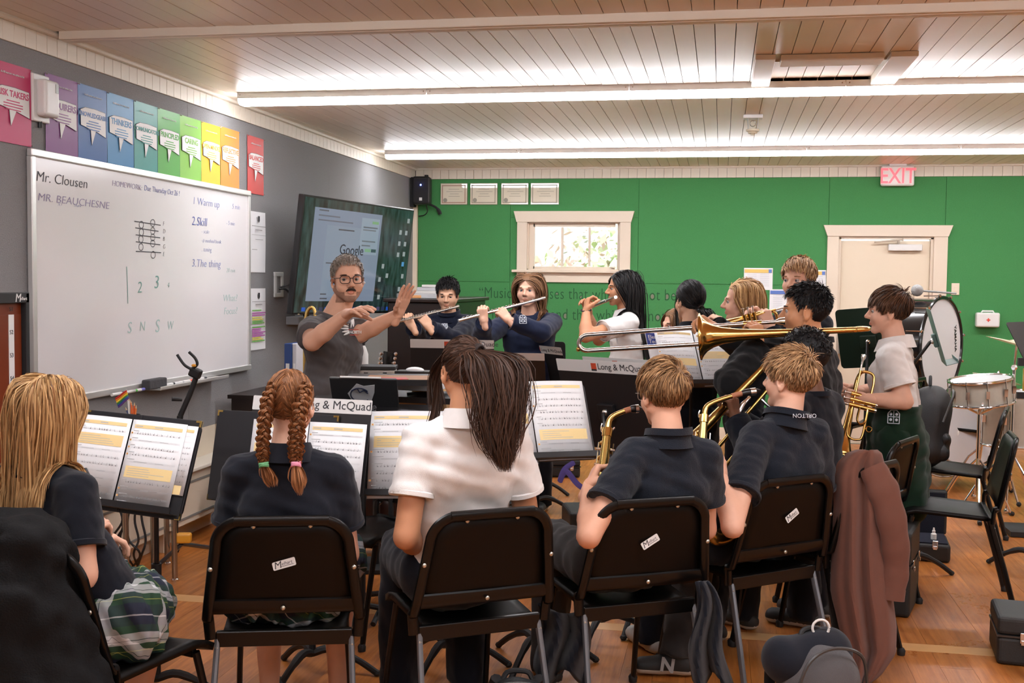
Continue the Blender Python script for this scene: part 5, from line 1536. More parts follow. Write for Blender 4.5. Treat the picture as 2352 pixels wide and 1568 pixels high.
    if bottom:
        pts = np.array([*hip.values(), *kn.values(), *an.values()]); lo, hi = pts.min(0) - .17, pts.max(0) + .17; lo[2] = max(lo[2], 0)
        Fs = Field(lo, hi, bottom.get('res', .015))
        bi = bottom.get('inf', .013)
        Fs.cone(pelvis - rt * .03 * b, pelvis + rt * .03 * b, .070 * b + bi * .6, .070 * b + bi * .6, .03)
        for q in (-1, 1):
            kd = bottom.get('kind', 'trousers')
            if kd == 'trousers':
                Fs.cone(hip[q], kn[q], .056 * h + bi, .043 * h + bi, .03)
                e_ = an[q] + V(0, 0, .0); nn = nrm(an[q] - kn[q]); cut_ = [(e_ + nn * .01, nn)]
                Fs.cone(kn[q], an[q] + nn * .05, .043 * h + bi, .034 * h + bi, .02, cut=cut_)
            elif kd == 'shorts':
                nn = nrm(kn[q] - hip[q]); e_ = kn[q] - nn * .02; Fs.cone(hip[q], kn[q] + nn * .05, .058 * h + bi, .05 * h + bi, .03, cut=[(e_, nn)])
            else:   # skirt
                nn = nrm(kn[q] - hip[q]); e_ = hip[q] + (kn[q] - hip[q]) * bottom.get('len', .82)
                for o_ in (0, .03):
                    Fs.cone(hip[q] - rt * q * o_, e_ + nn * .06 - rt * q * o_ * 1.2, .062 * h + bi, .062 * h + bi, .045, cut=[(e_, nn)])
                if sit is not None:
                    Fs.cone(hip[q] + rt * q * .05 + V(0, 0, -.05), hip[q] + rt * q * .075 + nn * .1 + V(0, 0, -.09), .045, .03, .05)
        Fs.bumpy(bottom.get('wr', .006), 24, 5); Fs.bumpy(bottom.get('wr', .006) * .5, 55, 8)
        Vs_, Fq = Fs.mesh(); me = rawmesh('bottom', Vs_, Fq, bottom['mat']); o = bpy.data.objects.new(bottom.get('name', 'trousers'), me); link(o, t); P.bottom = o
    # ---------------- shoes
    for q in (-1, 1):
        a = an[q]; d_ = fwt if (legs or {}).get(q) is None or len((legs or {})[q]) < 3 else nrm(np.asarray((legs or {})[q][2], float))
        Fo = Field(a - .26, a + .26, .012); z0 = max(0., a[2] - .075)
        toe = V(a[0], a[1], z0 + .030) + d_ * .135 * h / 1.5; heel = V(a[0], a[1], z0 + .036) - d_ * .045
        Fo.cone(heel, toe, .036 * h / 1.5, .036 * h / 1.5, .02); Fo.cone(a + V(0, 0, .0), heel + d_ * .02, .036, .036, .03); Fo.cone(a, toe - d_ * .05, .03, .026, .03)
        Fo.plane(V(0, 0, z0 + .004), V(0, 0, -1))
        vv, ff = Fo.mesh(); cz = vv[ff].mean(1)[:, 2]
        if len(ff):
            me = rawmesh('shoe', vv, ff, [mat('shoe_%02d%02d%02d' % tuple(int(c_ * 99) for c_ in shoe), shoe, .6), mat('shoe_sole', (.55, .52, .46), .7)], (cz < z0 + .024).astype(int)); o = bpy.data.objects.new('shoe', me); link(o, t)
    # ---------------- hair
    if hair: make_hair(P, hair, s)
    return P


def hand_field(wr, d, n, side, curl, hs, elb, thumb, spread, res):
    """wr wrist, d finger direction, n palm normal; side +1 right, -1 left; curl (base, mid, tip) radians (scalar per joint or 4-list for base)"""
    y = nrm(d); z = -nrm(n - y * (n @ y)); x = np.cross(y, z)      # z = back of the hand
    tx = -side                                                     # thumb side along x
    R = np.array([x, y, z]).T; k = hs
    w = lambda p: wr + R @ (V(*p) * k)
    F_ = Field(wr - .21 * k - .0, wr + .21 * k, res)
    fx = [-.030 * -tx, -.010 * -tx, .010 * -tx, .029 * -tx]   # index nearest the thumb
    fx = [tx * .030, tx * .010, -tx * .010, -tx * .029]
    for i, X in enumerate(fx):
        F_.cone(w((X * .55, .006, 0)), w((X, .086 - abs(i - 1.2) * .004, .003)), .0150 * k, .0125 * k, .010 * k)
    F_.cone(w((0, -.045, 0)), w((0, .01, 0)), .024 * k, .024 * k, .015 * k)
    ln = [(.041, .026, .021), (.045, .030, .022), (.042, .028, .022), (.032, .021, .019)]
    for i, X in enumerate(fx):
        a = np.array([X, .086 - abs(i - 1.2) * .004, .003]); ang = 0.; r_ = .0098 if i < 3 else .0086
        sp = (tx * (.10, .03, -.03, -.11)[i]) * spread
        cb = curl[0][i] if np.ndim(curl[0]) else curl[0]
        cs = (cb, curl[1], curl[2])
        for j in range(3):
            ang += cs[j]
            dd = V(math.sin(sp) * math.cos(ang), math.cos(sp) * math.cos(ang), -math.sin(ang)); b_ = a + dd * ln[i][j]
            F_.cone(w(a), w(b_), r_ * k, (r_ - .0009) * k, .004 * k); a = b_; r_ -= .0009
    # thumb
    a = np.array([tx * .022, .018, -.006]); th = thumb
    for j, (L_, r_) in enumerate(((.040, .0150), (.032, .0118), (.026, .0100))):
        ang = .75 - .28 * j
        dd = nrm(V(tx * math.sin(ang) * (1 - .5 * th), math.cos(ang), -.35 - th * (.45 + .25 * j))); b_ = a + dd * L_
        F_.cone(w(a), w(b_), r_ * k, (r_ - .0012) * k, .008 * k); a = b_
    return F_, None


# ------------------------------------------------------------------ hair
def make_hair(P, hr, s):
    Rh, hc = P.X; t = P.t; rng = np.random.default_rng(hr.get('seed', 1)); n = hr.get('n', 1500); kind = hr['kind']
    toW = lambda p: (p * s) @ Rh.T + hc
    toL = lambda p: ((p - hc) @ Rh) / s
    gdir = np.array(Rh.T @ V(0, 0, -1))            # gravity in head space

    def coll(p, off):
        return toL(P.torso_d(toW(p), off * s))
    rad = hr.get('rad', .0013)
    V_, F_, A_ = [], [], []; nv = 0

    def emit(PW, r_, var, sides=2):
        nonlocal nv
        v, f, a = strands_mesh(PW, r_, var, hc, sides); V_.append(v); F_.append(f + nv); A_.append(a); nv += len(v)
    # cap under the strands
    st = dict(front=hr.get('front', .062), nape=hr.get('nape', -.062), burn=hr.get('burn', -.005))
    nu, nvv = 56, 40
    ph = np.linspace(0.02, np.pi - .02, nvv); th = np.linspace(0, 2 * np.pi, nu, endpoint=False)
    g = np.array([[math.sin(p) * math.cos(q), math.sin(p) * math.sin(q), math.cos(p)] for p in ph for q in th])
    capoff = hr.get('cap', .006); cp = g * (SK_R + capoff) + SK_C; okm = hair_ok(g * SK_R + SK_C, st)
    fs = [(i * nu + q, (i + 1) * nu + q, (i + 1) * nu + (q + 1) % nu, i * nu + (q + 1) % nu) for i in range(nvv - 1) for q in range(nu)]
    fs = np.array([f for f in fs if sum(okm[list(f)]) >= 3])
    V_.append(toW(cp)); F_.append(fs); A_.append(np.full(len(cp), hr.get('capvar', .15))); nv += len(cp)
    wh = V(*hr.get('whorl', (.008, -.062, .092)))

    if kind == 'short':
        p0 = scalp_points(n, rng, st)
        comb = V(*hr.get('comb', (0, .5, 0)))
        def flow(p, tt, nn):
            d = p - wh; d /= np.linalg.norm(d, axis=1)[:, None] + 1e-6
            sw = np.cross(nn, d) * hr.get('swirl', .35)
            topm = np.clip((p[:, 2] - .03) / .05, 0, 1)[:, None]
            return d + sw + comb * topm + gdir * (.25 + .5 * tt)
        z_ = np.clip((p0[:, 2] + .03) / .11, 0, 1)
        L = (hr.get('ls', .022) + (hr.get('lt', .06) - hr.get('ls', .022)) * z_ ** 1.3) * rng.uniform(.75, 1.15, len(p0))
        fr = np.clip((p0[:, 1] - .03) / .04, 0, 1); L = L * (1 + hr.get('fringe', .15) * fr)
        S_ = grow(p0, rng, dict(flow=flow, thick=hr.get('thick', .013), jit=hr.get('jit', .16), lift=hr.get('lift', .5), fade=True), 6, L)
        if hr.get('spike'):
            up = rng.uniform(0, 1, len(p0)) ** 3 * hr['spike'] * z_
            nn = (p0 - SK_C) / (SK_R ** 2); nn /= np.linalg.norm(nn, axis=1)[:, None]
            S_ = S_ + nn[:, None, :] * (up[:, None, None] * np.linspace(0, 1, 7)[None, :, None] ** 1.5)
        var = np.clip(rng.normal(.5, .22, len(p0)) - .3 * (1 - z_) + .12 * np.sin(p0[:, 0] * 140 + p0[:, 1] * 90), 0, 1)
        emit(toW(S_.reshape(-1, 3)).reshape(S_.shape), np.full(len(p0), rad) * rng.uniform(.7, 1.3, len(p0)), var)
    elif kind in ('long', 'longfront'):
        p0 = scalp_points(n, rng, st)
        part = hr.get('part', 0.)
        def flow(p, tt, nn):
            side = np.sign(p[:, 0] - part + 1e-5)[:, None]
            fy = np.clip((p[:, 1] + .05) / .08, 0, 1); e = np.zeros_like(p); e[:, 0] = side[:, 0] * .75 * (.12 + .88 * fy); e[:, 1] = (-.45 + hr.get('back', -.5)) * fy
            drift = np.zeros_like(p); drift[:, 0] = -np.sign(p[:, 0]) * .22 * (np.abs(p[:, 0]) > .062) * (p[:, 2] < -.0); drift[:, 1] = -.9 * (p[:, 1] > -.005) * (p[:, 2] < .03)
            return e * max(0, 1 - 4.5 * tt) + gdir * (.8 + 1.6 * tt) + drift
        lw = hr.get('len', .34)
        L = lw * rng.uniform(.80, 1.05, len(p0)) + np.clip(p0[:, 2], 0, .1) * 1.0
        S_ = grow(p0, rng, dict(flow=flow, thick=hr.get('thick', .013), jit=hr.get('jit', .05), lift=.12), hr.get('steps', 16), L, coll)
        wv = hr.get('wave', .004)
        if wv:
            k_ = S_.shape[1]; ph_ = rng.uniform(0, 6.28, (len(p0), 1)); am = wv * rng.uniform(.2, 1, (len(p0), 1)) * np.linspace(0, 1, k_)[None] ** 1.2
            S_[:, :, 0] += am * np.sin(ph_ + np.linspace(0, 7, k_)[None]); S_[:, :, 1] += am * np.cos(ph_ * 1.7 + np.linspace(0, 6, k_)[None]) * .7
        var = np.clip(rng.normal(.5, .24, len(p0)), 0, 1)
        emit(toW(S_.reshape(-1, 3)).reshape(S_.shape), np.full(len(p0), rad) * rng.uniform(.6, 1.4, len(p0)), var)
    elif kind in ('pony', 'braids'):
        ties = [V(*q) for q in hr['ties']]
        p0 = scalp_points(n, rng, st)
        asg = np.zeros(len(p0), int)
        if len(ties) == 2: asg = (p0[:, 0] > 0).astype(int)
        tie = np.array(ties)[asg]
        k_ = 9; out = []
        off = rng.uniform(.004, hr.get('thick', .011), len(p0))
        for i in range(k_):
            u_ = i / (k_ - 1); q = p0 * (1 - u_) + tie * u_
            # keep on the skull: arc between directions
            q = push_skull(q, off * (1 - .5 * u_)); out.append(q)
        S_ = np.stack(out, 1); S_ += rng.normal(size=(len(p0), 1, 3)) * .002 * np.linspace(0, 1, k_)[None, :, None]
        var = np.clip(rng.normal(.48, .2, len(p0)), 0, 1)
        emit(toW(S_.reshape(-1, 3)).reshape(S_.shape), np.full(len(p0), rad) * rng.uniform(.7, 1.3, len(p0)), var)
        if kind == 'pony':
            m_ = hr.get('tail_n', 700); ns_ = 12; path = [toW(ties[0])] + [np.asarray(q, float) for q in hr['tail']]; sp = spline(path, 22)
            wd = np.interp(np.linspace(0, 1, 22), *hr.get('tail_w', ([0, .15, .45, .8, 1], [.012, .035, .055, .045, .03])))
            u1, u2 = rng.normal(size=m_) * .55, rng.normal(size=m_) * .45
            sd = np.asarray(hr.get('tail_side', RGT)); bk = np.cross(sd, V(0, 0, 1))
            Q = sp[None] + (u1[:, None] * wd[None])[..., None] * sd + (u2[:, None] * wd[None] * .7)[..., None] * bk
            ph_ = rng.uniform(0, 6.28, (m_, 1)); wv = hr.get('wave', .006)
            ph_ = np.round(ph_ * 1.6) / 1.6 + rng.normal(size=(m_, 1)) * .25
            Q += (wv * np.sin(ph_ + np.linspace(0, 13, 22)[None]) * np.linspace(0, 1, 22)[None] ** .7)[..., None] * sd
            cut = rng.uniform(.55, 1.0, m_) ** .7
            # resample to varied lengths
            tt = np.linspace(0, 1, ns_); Qn = np.empty((m_, ns_, 3)); xs_ = np.linspace(0, 1, 22)
            for a in range(3):
                for i in range(m_): Qn[i, :, a] = np.interp(tt * min(1, cut[i]), xs_, Q[i, :, a])
            emit(Qn, np.full(m_, rad * hr.get('tailk', 1.15)) * rng.uniform(.6, 1.4, m_), np.clip(rng.normal(.45, .22, m_), 0, 1))
            for w_ in hr.get('wisps', []):     # loose locks: (list of world points, count, spread)
                sp = spline(w_[0], 14); c_ = w_[1]
                Q = sp[None] + rng.normal(size=(c_, 1, 3)) * w_[2] * np.linspace(.4, 1.3, 14)[None, :, None]
                emit(Q, np.full(c_, rad * .8), np.clip(rng.normal(.45, .2, c_), 0, 1))
        else:
            for bi, br in enumerate(hr['braids']):      # world path points
                sp = spline([np.asarray(q, float) for q in br['path']], 120); T = np.gradient(sp, axis=0); T /= np.linalg.norm(T, axis=1)[:, None]
                sd = np.asarray(br.get('side', RGT)); n1 = sd - T * (T @ sd)[:, None]; n1 /= np.linalg.norm(n1, axis=1)[:, None]; n2 = np.cross(T, n1)
                tw = np.linspace(0, 1, 120) * 2 * math.pi * br.get('turns', 5.5); W_ = np.interp(np.linspace(0, 1, 120), [0, .15, .8, 1], br.get('w', [.014, .017, .015, .009]))
                for q in range(3):
                    ph_ = q * 2 * math.pi / 3
                    ctr = sp + n1 * (W_ * .78 * np.sin(tw + ph_))[:, None] + n2 * (W_ * .5 * np.sin(2 * (tw + ph_)))[:, None]
                    m_ = 46
                    a1, a2 = rng.normal(size=m_) * .42, rng.normal(size=m_) * .42
                    Q = ctr[None] + (a1[:, None] * W_[None])[..., None] * n1[None] * .75 + (a2[:, None] * W_[None])[..., None] * n2[None] * .75
                    emit(Q[:, ::2], np.full(m_, rad * 1.25), np.clip(rng.normal(.5, .25, m_), 0, 1))
                    emit(ctr[None, ::2], W_[None, ::2] * .46, np.array([.35]), 8)
                e0 = sp[-1]; tl = np.asarray(br['tail'], float) - e0; m_ = 120
                a1, a2 = rng.normal(size=m_), rng.normal(size=m_); tt = np.linspace(0, 1, 9)
                fl = np.interp(tt, [0, .3, .7, 1], [.004, .008, .010, .006])
                ln = rng.uniform(.7, 1.1, m_)
                Q = e0 + tl * (tt[None, :, None] * ln[:, None, None]) + (a1[:, None] * fl[None])[..., None] * n1[-1] + (a2[:, None] * fl[None] * .6)[..., None] * n2[-1]
                emit(Q, np.full(m_, rad * 1.1), np.clip(rng.normal(.62, .2, m_), 0, 1))
                bd = MB()
                for q in range(4):
                    th = np.linspace(0, 2 * math.pi, 16, endpoint=False)
                    bd.tube([e0 + T[-1] * (.004 * q - .006 + .003 * math.sin(a + q)) + .0125 * (n1[-1] * math.cos(a) + n2[-1] * math.sin(a)) for a in th], .0038, 6, closed=True)
                bd.build('hair_tie', br['tie'], t, smooth=True)
    vs, fsx, at = np.concatenate(V_), np.concatenate(F_), np.concatenate(A_)
    me = rawmesh('hair', vs, fsx, hr['mat'], attr=at); o = bpy.data.objects.new('hair', me); link(o, t); P.hair = o
    if kind == 'pony' and hr.get('tiemat'):
        c_ = toW(ties[0]); dv = nrm(np.asarray(hr['tail'][0]) - c_); fr_ = frame(dv, V(1, 0, .2)); bd = MB()
        for q in range(3): bd.tube([c_ + dv * .006 * (q - 1) + .016 * (fr_[:, 0] * math.cos(a) + fr_[:, 2] * math.sin(a)) for a in np.linspace(0, 2 * math.pi, 16, endpoint=False)], .005, 6, closed=True)
        bd.build('hair_tie', hr['tiemat'], t, smooth=True)


SKIN = {'fair': srgb(228, 178, 152), 'fair2': srgb(222, 168, 140), 'tan': srgb(202, 144, 108), 'olive': srgb(206, 146, 106), 'light': srgb(216, 168, 138), 'brown': srgb(110, 72, 52)}
HM = {'blonde': hairmat('blonde', srgb(120, 78, 40), srgb(226, 184, 128)), 'dblond': hairmat('dark_blond', srgb(82, 54, 32), srgb(196, 152, 106)), 'auburn': hairmat('auburn', srgb(74, 44, 26), srgb(172, 116, 74)),
      'brown': hairmat('brown', srgb(26, 17, 13), srgb(96, 66, 50)), 'black': hairmat('black', (.004, .004, .005), (.02, .018, .018)), 'ltbrown': hairmat('light_brown', srgb(70, 48, 32), srgb(164, 122, 88)), 'sand': hairmat('sand', srgb(110, 76, 46), srgb(222, 178, 130)),
      'grey': hairmat('grey_brown', srgb(104, 88, 76), srgb(186, 174, 162)), 'mid': hairmat('mid_brown', srgb(40, 26, 18), srgb(124, 88, 64))}
navy = cloth('navy', srgb(27, 30, 39)); navyd = cloth('navy_dark', srgb(19, 22, 31)); whitec = cloth('white_pique', srgb(236, 233, 230)); navyf = cloth('navy_fleece', srgb(29, 34, 44), bump=.5, bscale=400)
blackc = cloth('black', srgb(20, 20, 22)); charc = cloth('charcoal', srgb(88, 85, 86)); khaki = cloth('khaki', srgb(190, 150, 100)); greent = cloth('dark_green', srgb(28, 50, 36)); dkgrey = cloth('dark_grey', srgb(52, 50, 50))

# ================================================================== instruments
def flute(lip, foot, label):
    lip, foot = np.asarray(lip, float), np.asarray(foot, float); a = nrm(foot - lip); L = .67
    st = lip - a * .085; en = st + a * L
    t = thing('flute', (st + en) / 2, label, 'flute', 'silver flutes')
    up = nrm(V(0, 0, 1) - a * a[2]); sd = np.cross(a, up)
    MB().rod(st, en, .0098, n=14).build('tube', M_silver, t, smooth=True)
    MB().rod(st - a * .004, st + a * .02, .0112, n=14).rod(st + a * .20, st + a * .225, .0115, n=14).rod(st + a * .53, st + a * .55, .0112, n=14).build('joint_ring', M_silver, t, smooth=True)
    MB().ball(lip + up * .009, (.011, .011, .004), 12).build('lip_plate', M_silver, t, smooth=True)
    for i, q in enumerate(list(np.arange(.25, .50, .027)) + [.51, .57, .60, .63]):
        MB().rod(st + a * q + up * .009, st + a * q + up * .0145, .0082, n=12).build('key', M_silver, t, smooth=True)
    MB().rod(st + a * .24 + sd * .011 + up * .006, st + a * .65 + sd * .011 + up * .006, .0024, n=6).build('key_rod', M_silver, t)
    return t


def trumpet(mp, d, up, label, L=.48, mt=None):
    """mp mouthpiece rim, d direction mouthpiece->bell, up valve direction"""
    mt = mt or M_brass; mp = np.asarray(mp, float); d = nrm(d); up = nrm(np.asarray(up) - d * (np.asarray(up) @ d)); sd = np.cross(d, up)
    W_ = lambda a, b, c=0: mp + d * a + up * b + sd * c
    t = thing('trumpet', mp + d * L / 2, label, 'trumpet', 'brass trumpets')
    MB().tube([W_(0, 0), W_(.015, 0), W_(.03, 0), W_(.085, 0)], [.0135, .0135, .006, .005], 14).build('mouthpiece', M_silver, t, smooth=True)
    MB().tube(spline([W_(.08, 0), W_(.30, 0), W_(.40, -.0), W_(.425, -.02), W_(.425, -.055), W_(.40, -.075), W_(.27, -.075)], 40), .0058, 10).build('leadpipe', mt, t, smooth=True)
    # bell: from valves back around the bow, then forward flaring
    s = np.linspace(0, 1, 40); path = spline([W_(.20, -.075), W_(.12, -.075), W_(.085, -.06), W_(.085, -.015), W_(.12, .0, .022), W_(.25, .0, .026), W_(.37, 0, .026), W_(L, 0, .026)], 40)
    r = np.interp(s, [0, .45, .7, .85, .93, .97, 1], [.0058, .007, .011, .019, .030, .045, .060])
    MB().tube(path, r, 20, caps=False).build('bell', mt, t, smooth=True, solid=.0012)
    MB().tube([path[-1] + .060 * (up * math.cos(a) + sd * math.sin(a)) for a in np.linspace(0, 2 * math.pi, 28, endpoint=False)], .002, 6, closed=True).build('bell_rim', mt, t, smooth=True)
    for i in range(3):
        x = .205 + .028 * i
        MB().rod(W_(x, -.105), W_(x, .02), .0115, n=14).build('valve_casing', mt, t, smooth=True)
        MB().rod(W_(x, .02), W_(x, .05), .003, n=8).rod(W_(x, .05), W_(x, .054), .009, n=12).rod(W_(x, -.115), W_(x, -.105), .010, n=12).build('valve_button', M_silver, t, smooth=True)
    MB().tube(spline([W_(.27, -.03, -.02), W_(.33, -.03, -.02), W_(.35, -.05, -.02), W_(.33, -.07, -.02), W_(.27, -.07, -.02)], 20), .0055, 8).build('valve_slide', mt, t, smooth=True)
    MB().tube(arc(W_(.36, -.10), .014, 0, 6.2, 14, d, up), .003, 6).build('finger_ring', mt, t, smooth=True)
    return t


def trombone(mp, d, up, sd, ext, label, hidebell=False):
    """mp mouthpiece, d points along slide (forward), up, sd lateral offset towards the bell section"""
    d = nrm(d); up = nrm(np.asarray(up) - d * (np.asarray(up) @ d)); sd = nrm(np.asarray(sd) - d * (np.asarray(sd) @ d) - up * (np.asarray(sd) @ up)); mp = np.asarray(mp, float)
    W_ = lambda a, b, c=0: mp + d * a + up * b + sd * c
    t = thing('trombone', W_(.4, 0, 0), label, 'trombone', 'slide trombones')
    return t, W_, d, up, sd


def sax(pts, mouth, label):
    """pts: world path from neck bend down the body, bow and up to the bell; mouth: mouthpiece tip"""
    t = thing('alto_saxophone', pts[-1], label, 'saxophone', 'brass alto saxophones')
    P_ = [np.asarray(q, float) for q in pts]
    neck = spline([mouth, mouth * .55 + P_[0] * .45 + V(0, 0, .012), P_[0] + V(0, 0, .004), P_[1]], 26)
    MB().tube(neck[8:], np.linspace(.0085, .0125, 18), 14).build('neck', M_brassd, t, smooth=True)
    MB().tube(neck[6:11], .0105, 10).build('neck_cork', mat('cork', srgb(170, 110, 80), .8), t, smooth=True)
    MB().tube(neck[:8], np.array([.004, .009, .012, .0135, .0145, .0145, .014, .012]), 12).build('mouthpiece', M_blackg, t, smooth=True)
    MB().tube(neck[2:5], .0155, 12, caps=False).build('ligature', M_silver, t, smooth=True)
    MB().rod(P_[1] - nrm(P_[2] - P_[1]) * .012, P_[1] + nrm(P_[2] - P_[1]) * .018, .0185, n=16).build('neck_socket', M_brass, t, smooth=True)
    body = spline(P_[1:], 50); MB().tube(body, np.interp(np.linspace(0, 1, 50), [0, .55, .75, .92, 1], [.0135, .026, .036, .05, .062]), 18, caps=False).build('body_tube', M_brassd, t, smooth=True, solid=.0012)
    ax = nrm(body[14] - body[2]); s1 = nrm(np.cross(ax, V(0, 1, .2))); s2 = np.cross(ax, s1)
    for i in range(11):
        c = body[3 + 2 * i]; rr_ = .016 + .0012 * i
        q = s1 * (.8 if i % 2 else -.6) + s2 * (-.75)
        q = nrm(q); MB().rod(c + q * rr_, c + q * (rr_ + .010), .010 + .0004 * i, n=12).build('key_cup', M_brass, t, smooth=True)
        MB().ball(c + q * (rr_ + .012), .005, 8).build('key_pearl', M_silver, t, smooth=True)
    for q in (s1, -s1):
        MB().tube(body[3:26] + q * .027 - s2 * .010, .0026, 6).build('key_rod', M_silver, t, smooth=True)
        for i in range(5): MB().rod(body[5 + 4 * i] + q * .018, body[5 + 4 * i] + q * .034, .0042, n=8).build('rod_post', M_silver, t, smooth=True)
    MB().tube(arc(P_[0] * .4 + P_[1] * .6 + V(0, 0, .005), .03, 2.2, 5.2, 12, nrm(P_[0] - P_[1]) * .4 + V(0, 0, .6), nrm(mouth - P_[0])), .003, 6).build('octave_loop', M_silver, t, smooth=True)
    return t


# ================================================================== the people
def A2(e, w): return (np.asarray(e, float), np.asarray(w, float))


def crest(P, px, py, d, sz, up=V(0, 0, 1), mt=None, shape='grid', out=None):
    """small embroidered school crest laid on the garment nearest to the given point"""
    c = UD(px, py, d); o = P.top; me = o.data; n = len(me.vertices); co = np.empty(n * 3, np.float32); me.vertices.foreach_get('co', co); co = co.reshape(-1, 3) + np.array(pmat(P.t).translation) * 0
    ray_ = nrm(c - CAM); rel = co - CAM; tt = rel @ ray_; dist = np.linalg.norm(rel - tt[:, None] * ray_, axis=1); dist[tt > (c - CAM) @ ray_ + .12] = 9
    near = np.argsort(dist)[:24]; q = near[np.argmin(tt[near])]; p = co[q]
    no = nrm(np.array(me.vertices[int(q)].normal)); no = nrm(no * .6 - ray_ * .5)
    R3 = np.array([np.cross(up, no), up, no]).T; R3 = np.array([nrm(np.cross(up, no)), nrm(np.cross(no, np.cross(up, no))), no]).T
    mb = MB(); M0 = mt or mat('crest_white', srgb(200, 206, 214), .7)
    P_ = [(-.5, .45), (.5, .45), (.5, -.1), (.3, -.4), (0, -.6), (-.3, -.4), (-.5, -.1)] if shape == 'shield' else [(-.5, .30), (-.25, .6), (.25, .6), (.5, .30), (.5, -.6), (-.5, -.6)]
    k = len(P_)
    for i in range(k):
        a, b = np.array(P_[i]) * sz, np.array(P_[(i + 1) % k]) * sz; mb.tube([(a[0], a[1], 0), (b[0], b[1], 0)], sz * .045, 5)
    mb.box((0, 0, 0), (sz * .07, sz * 1.05, .002)).box((0, 0, 0), (sz * .95, sz * .07, .002))
    for x in (-.25, .25):
        for y in (-.27, .24): mb.ball((x * sz, y * sz, 0), (sz * .13, sz * .14, .002), 8)
    mb.build('crest', M0, P.t, xf=(R3, p + no * .004))


def wr_hold(pt, d, n, curl=(.9, .8, .5), thumb=.8, spread=1.): return dict(d=np.asarray(d, float), n=np.asarray(n, float), curl=curl, thumb=thumb, spread=spread)


PI = math.pi
# ---- 1 girl with braids
hc = UD(667, 928, 3.55)
c = chA.location
br_dir = V(0, -1, 0)
P1 = person('girl with two braids in a dark polo shirt, seen from behind', hc, .212, .16, .22, sit=.455, h=1.52, pelvis=(c[0] + .01, c[1] - .06, .565), skin='fair', skincol=SKIN['fair'],
            top=dict(mat=navy, sleeve=.62, res=.008, wr=.004), bottom=dict(mat=plaid(), kind='skirt', name='skirt', len=.8, inf=.02, wr=.012, res=.008), build_=1.04,
            arms={-1: A2(UD(526, 1262, 3.58), UD(575, 1300, 3.82)), 1: A2(UD(797, 1272, 3.62), UD(765, 1300, 3.86))}, feat=dict(eyes=False), shoe=(.02, .02, .022),
            hair=dict(kind='braids', mat=HM['auburn'], n=3000, seed=2, rad=.0012, nape=-.05, capvar=.3, thick=.009, ties=((-.058, -.075, -.035), (.045, -.085, -.035)),
                      braids=[dict(path=[UD(628, 880, 3.46), UD(613, 930, 3.44), UD(606, 985, 3.43), UD(603, 1035, 3.42), UD(606, 1068, 3.41)], tail=UD(624, 1115, 3.40), turns=5, w=[.011, .016, .014, .009], tie=mat('tie_green', srgb(96, 160, 110), .7)),
                              dict(path=[UD(706, 880, 3.46), UD(692, 930, 3.43), UD(683, 985, 3.42), UD(680, 1030, 3.41), UD(680, 1066, 3.40)], tail=UD(690, 1132, 3.39), turns=5, w=[.012, .017, .016, .010], tie=mat('tie_pink', srgb(226, 150, 176), .7))]))
# ---- 2 girl with long fair hair
hc = UD(118, 948, 3.25); c = chI.location
kR, kL = UZ(348, 1372, .51), UZ(250, 1340, .52)
P2 = person('girl with long fair hair and plaid skirt, seen from behind at the left edge', hc, .215, -.22, -.30, sit=.455, h=1.52, pelvis=(c[0] + .0, c[1] - .05, .565), skin='fair', skincol=SKIN['fair'],
            top=dict(mat=navyd, sleeve=.66, res=.008), bottom=dict(mat=plaid(), kind='skirt', name='skirt', len=.70, inf=.010, wr=.010, res=.008),
            arms={-1: A2(hc + V(-.20, .0, -.40), hc + V(-.02, .22, -.42)), 1: A2(UD(190, 1322, 3.10), UD(205, 1262, 3.30))}, legs={1: (kR, V(kR[0] - .08, kR[1] + .02, .06)), -1: (kL + V(-.1, .1, 0), V(kL[0] - .1, kL[1] + .1, .06))},
            hold={1: wr_hold(None, nrm(V(.1, .3, 1)), nrm(V(.3, .9, -.1)), (1.2, 1.0, .6))}, feat=dict(eyes=False), shoe=(.35, .33, .3),
            hair=dict(kind='long', mat=HM['blonde'], n=3600, seed=3, rad=.0012, len=.40, wave=.012, capvar=.5, thick=.016, steps=18))
# ---- 3 girl with the ponytail
hc = UD(1066, 852, 3.68); c = chB.location
P3 = person('girl with a dark ponytail in a white polo shirt, seen from behind', hc, .218, .48, .42, sit=.455, h=1.60, pelvis=(c[0] + .0, c[1] - .07, .58), skin='tan', skincol=SKIN['tan'],
            top=dict(mat=whitec, sleeve=.58, res=.008, wr=.004, inf=.011), bottom=dict(mat=navyd, inf=.014), arms={-1: A2(UD(933, 1232, 3.55), UD(975, 1265, 3.85)), 1: A2(UD(1215, 1215, 3.75), UD(1160, 1255, 3.95))},
            feat=dict(eyes=False), pitch=-.12,
            hair=dict(kind='pony', mat=HM['brown'], n=4600, seed=4, rad=.0010, nape=-.055, thick=.010, ties=((.03, -.088, .070),), tiemat=mat('tie_brown', srgb(40, 26, 22), .7), tail_n=3600, tailk=1.,
                      tail=[UD(1140, 825, 3.55), UD(1155, 900, 3.51), UD(1150, 985, 3.49), UD(1160, 1085, 3.47)], tail_w=([0, .12, .35, .65, .9, 1], [.020, .046, .060, .054, .036, .010]), wave=.013,
                      wisps=[([UD(1030, 800, 3.72), UD(1008, 870, 3.82), UD(1002, 930, 3.82), UD(990, 985, 3.80)], 120, .006), ([UD(1035, 800, 3.74), UD(1000, 860, 3.86), UD(1004, 935, 3.84)], 260, .010)]))
